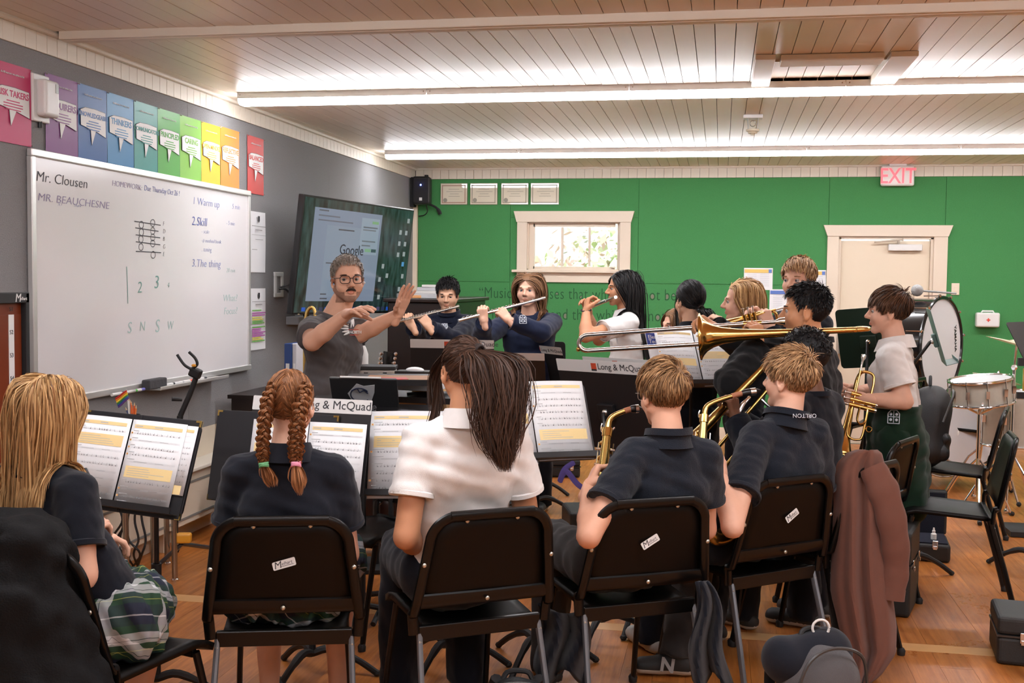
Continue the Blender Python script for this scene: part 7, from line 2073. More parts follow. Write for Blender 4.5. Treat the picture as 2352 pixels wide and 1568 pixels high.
# black coat over the chair at lower left
cI = chI.location; yI = -.30; wI = lambda x, y, z: np.array([cI[0], cI[1], 0]) + rz(yI) @ V(x, y, z)
F9 = Field(wI(0, -.3, .45) - .62, wI(0, -.3, .45) + .62, .013)
F9.cone(wI(-.18, -.30, .83), wI(.05, -.30, .84), .085, .08, .05); F9.cone(wI(.06, -.31, .82), wI(.27, -.33, .25), .075, .13, .06); F9.cone(wI(-.16, -.31, .80), wI(-.22, -.33, .2), .08, .14, .06)
F9.cone(wI(0, -.34, .75), wI(0.05, -.36, .10), .12, .19, .08); F9.cone(wI(.05, -.34, .7), wI(.15, -.36, .1), .1, .17, .08)
F9.bumpy(.012, 18, 3); F9.bumpy(.006, 45, 6); F9.plane(V(0, 0, .03), V(0, 0, -1))
vv, ff = F9.mesh(); bc = thing('black_coat', wI(0, -.34, 0), 'bulky black coat thrown over the chair at the lower left corner', 'coat')
o = bpy.data.objects.new('coat_body', rawmesh('coat_body', vv, ff, mat('black_parka', (.006, .006, .0065), .85, spec=.2, bump=.3, bscale=200))); link(o, bc)
MB().tube(spline([wI(.06, -.50, .62), wI(.05, -.55, .45), wI(.06, -.57, .3)], 10), .003, 6).build('zip', M_chrome, bc)


def backpack(c, yaw, lean, w, d, h, m1, m2, label, strap=None, tilt=0.):
    c = np.asarray(c, float); R = rz(yaw) @ rot((1, 0, 0), lean) @ rot((0, 1, 0), tilt); t = thing('backpack', (c[0], c[1], c[2]), label, 'backpack')
    W_ = lambda x, y, z: c + R @ V(x, y, z)
    F_ = Field(c - max(w, h) * 1.2, c + max(w, h) * 1.25, .010)
    for sx in (-1, 1):
        F_.cone(W_(sx * (w / 2 - d * .42), 0, d * .42), W_(sx * (w / 2 - d * .5), 0, h - d * .6), d * .42, d * .40, .04)
    F_.cone(W_(0, 0, d * .42), W_(0, 0, h - d * .45), d * .45, d * .42, .04)
    F_.bumpy(.006, 22, 2)
    v, f = F_.mesh(); link(bpy.data.objects.new('pack_body', rawmesh('pack_body', v, f, m1)), t)
    F_ = Field(c - max(w, h), c + max(w, h) * 1.2, .010)
    F_.cone(W_(-w * .24, -d * .34, h * .17), W_(w * .24, -d * .34, h * .17), d * .17, d * .17, .05); F_.cone(W_(-w * .22, -d * .36, h * .36), W_(w * .22, -d * .36, h * .36), d * .13, d * .13, .08)
    F_.bumpy(.004, 30, 3)
    v, f = F_.mesh(); link(bpy.data.objects.new('front_pocket', rawmesh('front_pocket', v, f, m2)), t)
    for sx in (-1, 1):
        MB().tube(spline([W_(sx * w * .2, d * .35, h * .95), W_(sx * w * .26, d * .6, h * .7), W_(sx * w * .28, d * .58, h * .35), W_(sx * w * .3, d * .35, h * .12)], 16), .022, 8, flat=(R[:, 1], .3)).build('shoulder_strap', strap or M_blackm, t, smooth=True)
    MB().tube(spline([W_(-.05, d * .1, h * .96), W_(-.03, d * .12, h * 1.06), W_(.03, d * .12, h * 1.06), W_(.05, d * .1, h * .96)], 12), .009, 8).build('grab_handle', strap or M_blackm, t, smooth=True)
    MB().tube(spline([W_(-w * .42, -d * .30, h * .55), W_(-w * .3, -d * .42, h * .86), W_(0, -d * .40, h * .95), W_(w * .3, -d * .42, h * .86), W_(w * .42, -d * .30, h * .55)], 24), .006, 6).build('zip', mat('zip_grey', (.05, .05, .05), .4), t, smooth=True)
    MB().box((0, 0, 0), (.012, .006, .03)).build('zip_pull', M_silver, t, xf=(R, W_(w * .05, -d * .64, h * .45)))
    return t, W_


t, W_ = backpack(V(1.22, 7.05, .47), 1.35, .10, .36, .26, .50, mat('pack_black', (.008, .008, .009), .55, bump=.3, bscale=300), mat('pack_black'), 'large black backpack resting on a chair near the drums', tilt=.12)
t, W_ = backpack(V(.36, 3.78, .005), .55, -.12, .34, .24, .37, cloth('pack_grey', srgb(92, 90, 92), .9, .5, 500), cloth('pack_grey2', srgb(80, 78, 80), .9, .5, 500), 'heather grey backpack with navy top at the lower edge of the picture')
MB().tube(arc(W_(.02, .0, .40), .028, 0, 6.2, 18, RGT, V(0, 0, 1)), .0045, 8).build('white_ring', M_white, t, smooth=True)
F9 = Field(W_(0, 0, .4) - .22, W_(0, 0, .4) + .22, .008); F9.cone(W_(-.10, .03, .30), W_(.08, .03, .315), .085, .075, .03); F9.bumpy(.006, 25, 1); v, f = F9.mesh(); link(bpy.data.objects.new('navy_top', rawmesh('navy_top', v, f, navy)), t)
backpack(V(-.62, 3.52, .005), .2, -.25, .34, .2, .25, mat('pack_black'), mat('pack_black'), 'black backpack on the floor under the ponytail girl\u2019s chair')


def case(c, yaw, s, label, latch=True, handle=True, op=False):
    c = np.asarray(c, float); R = rz(yaw); t = thing('instrument_case', (c[0], c[1], 0), label, 'case', 'instrument cases')
    w, d, h = s
    MC = mat('case_vinyl', (.014, .0145, .014), .5, bump=.35, bscale=700)
    lo = h * .6
    MB().box((0, 0, lo / 2), (w, d, lo)).build('case_base', MC, t, xf=(R, c), bevel=.018, bseg=3)
    if not op:
        MB().box((0, 0, (lo + h) / 2 + .002), (w, d, h - lo - .003)).build('case_lid', MC, t, xf=(R, c), bevel=.018, bseg=3)
        MB().box((0, 0, lo + .001), (w + .004, d + .004, .008)).build('metal_band', mat('band_dark', (.08, .08, .08), .35, .8), t, xf=(R, c))
    else:
        MB().box((0, d / 2 + .02, h * .6 + w * .0 + d * .42), (w, .07, d * .85)).build('case_lid', MC, t, xf=(R, c), bevel=.012, bseg=3)
        MB().box((0, 0, lo - .004), (w - .03, d - .03, .02)).build('lining', mat('plush_navy', (.006, .008, .02), .95, bump=.4, bscale=300), t, xf=(R, c))
        MB().box((0, d / 2 - .016, h * .6 + d * .42), (w - .03, .01, d * .78)).build('lid_lining', mat('plush_navy'), t, xf=(R, c))
    for x in (-w * .3, w * .3):
        MB().box((x, -d / 2 - .004, lo), (.03, .008, .045)).build('latch', M_chrome, t, xf=(R, c), bevel=.003)
        MB().box((x, -d / 2 - .010, lo - .018), (.022, .006, .02)).build('latch_tongue', M_chrome, t, xf=(R, c), bevel=.002)
    if handle: MB().tube([R @ V(-.055, -d / 2, lo * .5) + c, R @ V(-.05, -d / 2 - .03, lo * .5) + c, R @ V(.05, -d / 2 - .03, lo * .5) + c, R @ V(.055, -d / 2, lo * .5) + c], .008, 8).build('handle', MC, t, smooth=True)
    return t, R


t, R = case(V(1.10, 6.72, 0), -.10, (.42, .30, .17), 'open black instrument case with a small white bottle inside', op=True)
p = V(1.22, 6.66, .11)
vo = MB().lathe([(0, 0), (.016, 0), (.016, .03), (.009, .036), (.009, .05), (.006, .052), (.004, .066), (0, .066)], 14, t=p).build('oil_bottle', M_white, smooth=True); tag(vo, 'small white valve oil bottle in the open case', 'bottle')
case(V(.86, 5.60, 0), 1.30, (.36, .17, .40), 'black upright instrument case under the nearest empty chair', handle=False)
p = UZ(2322, 1528, 0); case(p + V(.21, .12, 0), -.12, (.50, .30, .20), 'black instrument case cut off by the right picture edge')
p = UZ(1322, 1285, 0); case(p + V(.05, .0, 0), .3, (.22, .30, .30), 'black instrument case standing beyond the saxophone boy with glasses', handle=False)
case(UZ(1240, 1105, 0) + V(.1, .3, 0), .2, (.34, .2, .14), 'flat black case under the far music stands', handle=False)
# purple lanyard strap by the stand
ps = MB().tube(spline([UD(1318, 1062, 5.3), UD(1296, 1078, 5.28), UD(1286, 1105, 5.28), UD(1300, 1082, 5.26), UD(1325, 1110, 5.25), UD(1345, 1125, 5.25)], 30), .013, 8, flat=(FWD, .15)).build('purple_strap', mat('purple_web', srgb(96, 80, 150), .8), smooth=True); tag(ps, 'purple webbing strap hanging below the bright music book', 'strap')

# ================================================================== percussion
M_shell = mat('drum_shell_black', (.010, .010, .011), .18, coat=.3)
bdc = V(1.80, 9.78, 1.05); nrmD = nrm(-FWD * .70 + RGT * .72); nrmD = nrm(V(nrmD[0], nrmD[1], 0)); fd = np.array([np.cross(V(0, 0, 1), nrmD), V(0, 0, 1), nrmD]).T
bdr = .405
t = thing('bass_drum', (1.6, 9.9, 0), 'concert bass drum with white heads and black shell near the door', 'drum')
MB().lathe([(bdr - .01, -.40), (bdr - .01, 0)], 48, R=fd, t=bdc).build('shell', M_shell, t, smooth=True)
for q, nm in ((0, 'drum_head'), (-.40, 'drum_head')): MB().lathe([(bdr - .012, q + .002), (bdr - .1, q + .004), (0, q + .004)] if q == 0 else [(bdr - .012, q - .002), (0, q - .004)], 48, R=fd, t=bdc).build(nm, mat('drum_skin', (.80, .80, .82), .45), t, smooth=True)
for q in (.004, -.404): MB().tube([bdc + fd @ V(bdr * math.cos(a), bdr * math.sin(a), q) for a in np.linspace(0, 2 * math.pi, 56, endpoint=False)], .016, 8, closed=True).build('hoop', M_shell, t, smooth=True)
for i in range(12):
    a = 2 * math.pi * i / 12 + .2; c_, s__ = math.cos(a), math.sin(a)
    MB().rod(bdc + fd @ V((bdr + .024) * c_, (bdr + .024) * s__, .012), bdc + fd @ V((bdr + .020) * c_, (bdr + .020) * s__, -.12), .005, n=8).ball(bdc + fd @ V((bdr + .024) * c_, (bdr + .024) * s__, .016), .014, 8).build('tension_lug', M_chrome, t, smooth=True)
text('maker_lettering', 'YAMAHA', .055, fd @ rot((0, 0, 1), -1.45), bdc + fd @ V(.245, .17, .007), M_ink, t, bold=.001)
for sx in (-1, 1):
    MB().rod(bdc + fd @ V(sx * .30, -.30, -.05), V(*(bdc + fd @ V(sx * .36, 0, .05))[:2], .03), .014).rod(bdc + fd @ V(sx * .30, -.30, -.35), V(*(bdc + fd @ V(sx * .36, 0, -.45))[:2], .03), .014).build('stand_leg', M_blackm, t)
MB().rod(bdc + fd @ V(-.36, -.32, -.2), bdc + fd @ V(.36, -.32, -.2), .014).build('stand_rail', M_blackm, t)
ml = MB().rod(bdc + V(-.18, 0, .46), bdc + V(.12, .06, .44), .008).ball(bdc + V(-.20, 0, .462), .05, 14).build('drum_mallet', mat('mallet_felt', (.35, .35, .34), .95, bump=.5), smooth=True); tag(ml, 'grey felt mallet lying on top of the bass drum', 'mallet')


def drum(c, r, h, label, mshell, n=8, tilt=(0, 0), legs=None):
    c = np.asarray(c, float); R = rot((1, 0, 0), tilt[0]) @ rot((0, 1, 0), tilt[1]); t = thing('kit_drum', (c[0], c[1], 0), label, 'drum', 'drum kit')
    MB().lathe([(r, -h), (r, 0)], 36, R=R, t=c).build('shell', mshell, t, smooth=True)
    for q in (0, -h):
        MB().lathe([(r + .002, q), (r + .002, q + (.004 if q == 0 else -.004)), (0, q + (.004 if q == 0 else -.004))], 36, R=R, t=c).build('drum_head', mat('drum_skin'), t, smooth=True)
        MB().tube([c + R @ V((r + .012) * math.cos(a), (r + .012) * math.sin(a), q + (.004 if q == 0 else -.004)) for a in np.linspace(0, 2 * math.pi, 40, endpoint=False)], .009, 8, closed=True).build('hoop', M_chrome, t, smooth=True)
    for i in range(n):
        a = 2 * math.pi * i / n + .3; x, y = math.cos(a), math.sin(a)
        MB().rod(c + R @ V((r + .018) * x, (r + .018) * y, .015), c + R @ V((r + .018) * x, (r + .018) * y, -h - .01), .004, n=6).box(c + R @ V((r + .012) * x, (r + .012) * y, -h * .5), (.022, .022, .05)).build('lug', M_chrome, t)
    if legs == 'stand':
        b = c + V(0, 0, -h - .02)
        MB().rod(b, V(b[0], b[1], .18), .012).build('stand_post', M_chrome, t, smooth=True)
        for k in range(3):
            a = .4 + k * 2.094; d = V(math.cos(a), math.sin(a), 0)
            MB().tube([V(b[0], b[1], .40), V(b[0], b[1], .25) + d * .14, V(b[0], b[1], .015) + d * .27], .008, 8).build('stand_leg', M_chrome, t, smooth=True)
            MB().tube([b + V(0, 0, -.06), b + d * r * .8 + V(0, 0, .0), b + d * (r + .02) + V(0, 0, .03)], .008, 8).build('basket_arm', M_chrome, t, smooth=True)
            MB().rod(V(b[0], b[1], .02) + d * .26, V(b[0], b[1], .012) + d * .285, .015).build('rubber_foot', M_blackm, t, smooth=True)
    if legs == 'tom':
        for k in range(3):
            a = .2 + k * 2.094; d = V(math.cos(a), math.sin(a), 0)
            MB().tube([c + d * (r + .03) + V(0, 0, -h * .3), c + d * (r + .03) + V(0, 0, -h), V(*(c + d * (r + .09))[:2], .015)], .008, 8).ball(V(*(c + d * (r + .09))[:2], .018), .018, 8).build('leg', M_chrome, t, smooth=True)
    return t


M_pearl = mat('shell_pearl', srgb(188, 182, 168), .25, coat=.3, var=.08, vscale=40)
drum(UD(2252, 872, 7.5), .19, .15, 'pearl snare drum on a chrome stand beside the bass drum', M_pearl, 10, (.05, -.12), 'stand')
drum(UD(2330, 902, 7.9), .21, .36, 'pearl floor tom near the right picture edge', M_pearl, 8, (0, 0), 'tom')
drum(UD(2215, 990, 8.6), .27, .38, 'pearl kick drum low behind the chairs', M_pearl, 8, (1.2, .3))


def cymbal(c, r, tilt, label, base):
    c = np.asarray(c, float); base = np.asarray(base, float); t = thing('cymbal', (base[0], base[1], 0), label, 'cymbal', 'drum kit'); R = rot((1, 0, 0), tilt[0]) @ rot((0, 1, 0), tilt[1])
    MB().lathe([(0, .028), (.02, .027), (.04, .018), (.05, .012), (r * .6, .004), (r, -.006)], 40, R=R, t=c).build('plate', mat('cymbal_brass', (.68, .58, .38), .3, 1), t, smooth=True, solid=.0015)
    MB().rod(c + R @ V(0, 0, .06), c, .005).ball(c + R @ V(0, 0, .04), .012, 8).build('wing_nut', M_chrome, t, smooth=True)
    kn_ = V(base[0], base[1], max(.7, c[2] - .15)); MB().tube([c, kn_], .007, 8).rod(kn_, V(base[0], base[1], .25), .011).ball(kn_, .022, 8).build('stand_tube', M_chrome, t, smooth=True)
    for k in range(3):
        a = .9 + k * 2.094; d = V(math.cos(a), math.sin(a), 0); MB().tube([V(base[0], base[1], .45), V(base[0], base[1], .30) + d * .16, V(base[0], base[1], .015) + d * .32], .008, 8).build('stand_leg', M_chrome, t, smooth=True); MB().ball(V(base[0], base[1], .018) + d * .325, .018, 8).build('rubber_foot', M_blackm, t, smooth=True)


cymbal(UD(2335, 790, 7.6), .20, (.0, .28), 'tilted cymbal on a boom stand above the drums', UD(2328, 900, 7.5))
cymbal(UD(2290, 868, 8.2), .17, (.05, .22), 'low hi-hat cymbal beside the snare drum', UD(2284, 900, 8.2))
t = thing('glockenspiel', UD(2360, 880, 7.0), 'wooden bar percussion at the right edge', 'glockenspiel')
p = UD(2362, 872, 7.0)
for i in range(5): MB().box(p + V(-.02 + .03 * i, 0, 0), (.024, .02, .14)).build('tone_bar', mat('bar_gold', srgb(196, 160, 70), .35, .6), t, bevel=.003)
MB().box(p + V(.05, .02, .11), (.22, .03, .05)).box(p + V(.05, .02, -.10), (.22, .03, .04)).build('bar_frame', M_blackm, t)
MB().rod(p + V(.05, .03, -.1), V(p[0] + .05, p[1] + .03, .02), .015).box((p[0] + .05, p[1] + .03, .02), (.3, .3, .03)).build('frame_leg', M_blackm, t)

# ================================================================== the man's corner
t = thing('upright_piano', (-2.2, 8.9, 0), 'dark brown upright piano end behind the flute boy', 'piano')
M_pia = mat('piano_wood', srgb(34, 22, 18), .3, var=.2, vscale=4)
MB().box((-2.28, 9.0, .69), (.46, 1.45, 1.38)).build('case_body', M_pia, t, bevel=.008)
MB().box((-2.28, 9.0, 1.395), (.52, 1.5, .03)).build('top_lid', M_pia, t, bevel=.006)
MB().box((-1.93, 9.0, .70), (.30, 1.40, .12)).build('key_bed', M_pia, t, bevel=.006)
for q in (8.33, 9.67): MB().box((-1.85, q, .32), (.08, .07, .64)).build('leg', M_pia, t, bevel=.006)
for i in range(22): MB().box((-1.86, 8.40 + .056 * i, .766), (.14, .053, .012)).build('white_key', M_white, t)
MB().box((-2.05, 8.9, 1.08), (.03, .8, .25)).build('music_desk', M_pia, t, bevel=.004)
z = 1.411
for i, (w, d, h, c, lab) in enumerate(((.26, .34, .035, (214, 214, 216), 'thick white book at the bottom of the pile on the piano'), (.24, .32, .022, (228, 226, 222), 'white score lying second in the pile on the piano'), (.25, .30, .026, (205, 205, 208), 'pale grey score third in the pile on the piano'), (.22, .30, .018, (236, 234, 230), 'white booklet on top of the pile on the piano'))):
    b = MB().box((0, 0, h / 2), (w, d, h)).build('music_score', mat('score%d' % i, srgb(*c), .6), xf=(rz(.1 * i - .15), V(-2.20 + .01 * i, 8.50, z)), bevel=.003); tag(b, lab, 'book', 'scores on the piano'); z += h + .001
b = MB().box((0, 0, .012), (.16, .24, .022)).build('music_score', mat('score_o', srgb(232, 170, 110), .6), xf=(rz(.5), V(-2.36, 8.42, 1.411)), bevel=.003); tag(b, 'orange and white booklet lying beside the pile on the piano', 'book', 'scores on the piano')
tp = thing('tape_dispenser', (-2.42, 8.36, 1.411), 'small grey desk gadget on the piano corner', 'gadget')
MB().box((-2.42, 8.36, 1.43), (.06, .1, .035)).build('base', mat('grey_plastic', (.3, .3, .3), .5), tp, bevel=.006); MB().tube(arc((-2.42, 8.36, 1.455), .03, 0, 6.2, 14, (0, 1, 0), (0, 0, 1)), .008, 8).build('roll', M_silver, tp, smooth=True)

# stool under the man
c = P15.pelvis; t = thing('high_stool', (c[0], c[1], 0), 'tall black stool the man is sitting on', 'stool')
MB().lathe([(0, .80), (.17, .80), (.18, .815), (.17, .835), (0, .84)], 28, t=(c[0], c[1], -.02)).build('seat', M_blackm, t, smooth=True)
for k in range(4):
    a = .6 + k * math.pi / 2; MB().rod((c[0] + .11 * math.cos(a), c[1] + .11 * math.sin(a), .79), (c[0] + .2 * math.cos(a), c[1] + .2 * math.sin(a), .01), .012).build('leg', M_blackg, t, smooth=True)
MB().tube(arc((c[0], c[1], .30), .17, 0, 2 * math.pi * .999, 28, (1, 0, 0), (0, 1, 0)), .009, 8).build('foot_ring', M_chrome, t, smooth=True)


def tray(px, py, d, w, dp, yaw, label, tilt=.08, post=True):
    c = UD(px, py, d); R = rz(yaw) @ rot((1, 0, 0), tilt); t = thing('tray_stand', (c[0], c[1], 0), label, 'stand', 'black tray stands')
    MB().prism(rrect(w, dp, .02), .004, R=R, t=c).build('tray', M_desk, t)
    MB().box((0, -dp / 2, .012), (w - .03, .003, .028)).build('tray_lip', M_desk, t, xf=(R, c))
    MB().rod(c, V(c[0], c[1], .06), .013).build('post', M_blackm, t, smooth=True)
    for k in range(3):
        a = .5 + k * 2.094; e = V(math.cos(a), math.sin(a), 0); MB().tube([V(c[0], c[1], .09), V(c[0], c[1], .05) + e * .15, V(c[0], c[1], .012) + e * .25], .013, 8).build('leg', M_blackm, t, smooth=True)
    return t, c, R


t, c, R = tray(835, 943, 5.0, .60, .30, .12, 'black tray stand carrying the tablet in front of the man')
tb = thing('tablet_in_case', c, 'tablet in a black folding case with a white animal badge sticker', 'tablet')
Rb = RY(.16 + PI, -.75, 0); Rb = RY(.16, .72, .02)
cb = UD(838, 905, 5.02)
MB().box((0, 0, 0), (.30, .21, .012)).build('case_shell', mat('tablet_case', (.03, .03, .032), .4), tb, xf=(Rb, cb), bevel=.006)
MB().tube([cb + Rb @ V(-.10, .112, .004), cb + Rb @ V(.08, .112, .004)], .0048, 10).build('stylus', M_white, tb, smooth=True)
MB().prism([(-.075, .01), (-.03, .075), (.0, .06), (.05, .07), (.045, .02), (.03, -.03), (.02, -.07), (-.03, -.075), (-.06, -.04)], .001, R=Rb, t=cb + Rb[:, 2] * .0065).build('badge_sticker', mat('sticker_white', (.62, .63, .65), .5), tb)
MB().tube([cb + Rb @ V(-.02 + .042 * math.cos(a), .002 + .045 * math.sin(a), .0078) for a in np.linspace(.6, 5.6, 20)], .003, 6).tube([cb + Rb @ V(x, y, .0078) for x, y in ((-.055, .03), (-.03, .045), (-.02, .02), (0, .035), (.015, .015))], .004, 6).ball(cb + Rb @ V(.01, -.055, .0075), .006, 8).build('badge_ink', mat('ink_navy', (.015, .02, .05), .6), tb)
MB().box((0, 0, 0), (.26, .14, .006)).build('keyboard_flap', mat('tablet_case'), tb, xf=(rz(.25), UD(790, 912, 5.15)))
t, c, R = tray(985, 912, 5.35, .46, .30, -.05, 'black tray stand holding the white notebook')
nb = thing('notebook', c, 'white spiral notebook lying on the tray stand', 'notebook')
MB().box((0, 0, .02), (.20, .25, .035)).build('pages', M_paper, nb, xf=(rz(-.1), UD(975, 893, 5.4)), bevel=.003)
for i in range(10): MB().tube(arc(UD(938 + 6.2 * i, 882, 5.52) + V(0, 0, .02), .008, 0, 6, 10, (0, 1, 0), (0, 0, 1)), .0015, 6).build('ring', M_silver, nb)
pn = MB().tube([UD(935, 905, 5.3), UD(955, 903, 5.3)], [.008, .006], 10).build('pen', M_blackg, smooth=True); tag(pn, 'black pen by the notebook', 'pen')
t, c, R = tray(985, 858, 6.05, .40, .28, .02, 'black tray stand with the white mouse on it', tilt=.03)
ms = MB().ball(UD(953, 850, 6.02), (.052, .032, .018), 16).build('computer_mouse', mat('mouse_white', (.85, .85, .86), .25), smooth=True); tag(ms, 'white computer mouse on the small tray stand', 'mouse')
t, c, R = tray(900, 872, 5.20, .42, .30, .25, 'black tray stand with brown board and red folder')
bb_ = MB().box((0, 0, 0), (.30, .22, .008)).build('wooden_board', mat('board_tan', srgb(160, 110, 66), .6), xf=(rz(.2), UD(918, 868, 5.17))); tag(bb_, 'thin tan board lying on the tray stand', 'board')
rf = MB().box((0, 0, .006), (.14, .10, .004)).build('red_folder', mat('folder_red', srgb(190, 50, 40), .5), xf=(rz(.4), UD(900, 872, 5.1))); tag(rf, 'small red and white folder beside the tablet', 'folder')
cs = thing('hard_case', UD(868, 862, 6.0), 'small silver-edged hard case on the table by the guitar', 'case')
c = UD(866, 858, 6.0)
MB().box((0, 0, 0), (.20, .15, .05)).build('case_body', mat('case_silver', (.5, .48, .44), .35, .6), cs, xf=(rz(.2), c), bevel=.006); MB().box((0, 0, .035), (.21, .16, .02)).build('case_lid', M_blackm, cs, xf=(rz(.2), c), bevel=.004)
for x in (-.05, .05): MB().box((x, -.083, .0), (.02, .01, .03)).build('latch', M_chrome, cs, xf=(rz(.2), c))
MB().box((0, 0, -.045), (.34, .26, .03)).rod(V(0, 0, -.05), V(0, 0, -c[2] + .02), .02).box((0, 0, -c[2] + .012), (.3, .3, .02)).build('small_table', M_blackm, cs, xf=(rz(.2), c))
# guitar headstock
g0 = UD(878, 905, 6.35); g1 = UD(888, 838, 6.35); g2 = UD(893, 808, 6.35)
t = thing('acoustic_guitar', (g0[0], g0[1], 0), 'guitar with dark headstock and chrome tuners beside the man', 'guitar')
MB().tube([V(g0[0], g0[1], .5), g1], [.024, .022], 8, flat=(FWD, .5)).build('neck', M_pia, t, smooth=True)
MB().tube([g1, (g1 + g2) / 2, g2], [.024, .034, .032], 8, flat=(FWD, .35)).build('headstock', mat('head_dark', (.01, .006, .005), .2), t, smooth=True)
F9 = Field(V(g0[0], g0[1], .33) - .33, V(g0[0], g0[1], .33) + .36, .012); F9.ell(V(g0[0], g0[1], .18), (.19, .05, .175), k=.02); F9.ell(V(g0[0], g0[1], .46), (.145, .05, .13), k=.03); v, f = F9.mesh(); link(bpy.data.objects.new('guitar_body', rawmesh('guitar_body', v, f, mat('guitar_dark', srgb(60, 30, 20), .25))), t)
dg_ = nrm(g2 - g1)
for i in range(3):
    for sx in (-1, 1): MB().ball(g1 + dg_ * (.012 + .026 * i) + RGT * sx * .042 - FWD * .01, .0105, 8).rod(g1 + dg_ * (.012 + .026 * i) + RGT * sx * .042, g1 + dg_ * (.012 + .026 * i) + RGT * sx * .02, .004).build('tuner', M_chrome, t, smooth=True)
# white tower speaker / column behind the man
wt = thing('white_bottle', UD(829, 870, 6.1), 'tall white flask standing beside the man\u2019s waist', 'flask')
c = UD(828, 868, 6.1); MB().lathe([(0, -.02), (.04, -.02), (.042, 0), (.042, .13), (.03, .165), (.022, .18), (0, .18)], 20, t=c).build('flask_body', M_white, wt, smooth=True); MB().lathe([(.024, .178), (.026, .20), (.02, .225), (0, .23)], 18, t=c).build('flask_cap', M_blackm, wt, smooth=True)
MB().rod(c - V(0, 0, .02), V(c[0], c[1], .02), .03).build('flask_pedestal', M_blackm, wt, smooth=True)
# binders against the wall
for i, (px, w, c, lab) in enumerate(((682, .05, (34, 64, 120), 'blue ring binder standing by the grey wall'), (697, .03, (200, 200, 205), 'white folder standing next to the blue binder'))):
    p = UD(px, 842, 7.4); t = thing('ring_binder', p - V(0, 0, .16), lab, 'binder')
    MB().box((0, 0, 0), (w, .26, .32)).build('binder_cover', mat('binder%d' % i, srgb(*c), .5), t, xf=(rz(-.1), p), bevel=.004)
    MB().box((0, -.131, -.03), (w * .5, .002, .12)).build('spine_label', M_w, t, xf=(rz(-.1), p))
sh_ = thing('low_shelf', V(-2.98, 7.35, 0), 'low dark shelf under the binders by the wall', 'shelf')
pz_ = UD(690, 842, 7.4)[2] - .162
MB().box((-2.82, 7.05, pz_ - .012), (.5, .8, .024)).build('shelf_board', M_pia, sh_); MB().box((-2.82, 6.68, pz_ / 2), (.46, .03, pz_ - .03)).build('shelf_side', M_pia, sh_); MB().box((-2.82, 7.42, pz_ / 2), (.46, .03, pz_ - .03)).build('shelf_side', M_pia, sh_)

# ================================================================== left side things
# numbered instrument cabinet
t = thing('numbered_cabinet', (XL + .15, 4.3, 0), 'reddish wooden cabinet with black frame and numbered strip, left edge', 'cabinet')
cy1, czt = 4.315, 1.477
M_redw = mat('mahogany', srgb(120, 48, 18), .35, var=.25, vscale=5)
MB().box((XL + .13, cy1 - .32, czt / 2), (.22, .60, czt - .04)).build('cabinet_body', M_redw, t)
MB().box((XL + .25, cy1 - .32, czt - .02), (.03, .64, .045)).build('frame_top', M_blackm, t, bevel=.003)
for y in (cy1 - .012, cy1 - .63): MB().box((XL + .25, y, czt / 2), (.03, .024, czt)).build('frame_post', M_blackm, t, bevel=.003)
MB().box((XL + .245, cy1 - .10, czt / 2 - .04), (.006, .034, czt - .10)).build('number_strip', M_w, t)
MB().box((XL + .243, cy1 - .32, czt / 2 - .04), (.004, .58, czt - .10)).build('door_panel', M_redw, t)
for i in range(8): text('number_print', str(51 + i), .025, ML, (XL + .2485, cy1 - .1145, czt - .075 - .0965 * i), M_ink, t)
text('maker_print', 'M', .05, ML, (XL + .2655, cy1 - .10, czt - .037), M_w, t, shear=.2); text('maker_print', 'elhart', .02, ML, (XL + .2655, cy1 - .065, czt - .03), M_w, t, shear=.2)
for z in (.62, .585): MB().rod((XL + .25, cy1 - .30, z), (XL + .25, cy1 - .2, z), .004).build('wire_handle', M_silver, t)
# baseboard heater
t = thing('baseboard_heater', (XL + .07, 6.6, 0), 'long cream baseboard heater along the grey wall', 'heater')
MB().box((XL + .07, 6.9, .27), (.13, 4.6, .30)).build('heater_body', M_cream, t, bevel=.006); MB().box((XL + .09, 6.9, .435), (.17, 4.6, .022)).build('heater_top', mat('heater_white', srgb(222, 214, 200), .4), t, bevel=.005)
MB().box((XL + .137, 6.9, .36), (.006, 4.6, .012)).box((XL + .137, 6.9, .16), (.006, 4.6, .012)).build('vent_slot', mat('slot_grey', (.25, .24, .22), .6), t)
for y in (4.7, 5.8, 6.9, 8.0, 9.1): MB().box((XL + .06, y, .06), (.08, .04, .12)).build('heater_foot', M_cream, t)
# instrument yoke stand with amber clips
p0 = UD(437, 858, 5.75); ft = V(p0[0] - .10, p0[1] - .02, 0)
t = thing('instrument_yoke_stand', ft, 'black instrument stand with two-pronged yoke and amber clamp', 'stand')
MB().tube([UD(452, 862, 5.75), UD(436, 905, 5.75), UD(414, 955, 5.75)], .014, 10).tube([UD(414, 955, 5.75), UD(406, 1010, 5.75), V(*UD(402, 1230, 5.75))], .016, 10).build('post', M_blackm, t, smooth=True)
MB().box((0, 0, 0), (.06, .045, .05)).build('yoke_head', M_blackm, t, xf=(rot((0, 1, 0), .4), UD(449, 856, 5.74)), bevel=.01)
for pts in (((440, 848), (424, 838), (412, 822), (407, 814)), ((444, 845), (453, 836), (448, 822), (434, 808))): MB().tube(spline([UD(x, y, 5.72) for x, y in pts], 14), .0075, 8).build('yoke_prong', M_blackm, t, smooth=True)
MB().ball(UD(445, 839, 5.70), (.014, .01, .008), 8).build('yoke_button', mat('amber', srgb(235, 165, 50), .4), t)
MB().tube([UD(418, 918, 5.74), UD(395, 916, 5.72)], [.008, .011], 8).build('release_lever', M_blackm, t, smooth=True)
cl_ = UD(417, 1235, 5.75); MB().box((0, 0, 0), (.10, .05, .05)).build('amber_clamp', mat('amber'), t, xf=(rz(.3), cl_), bevel=.01)
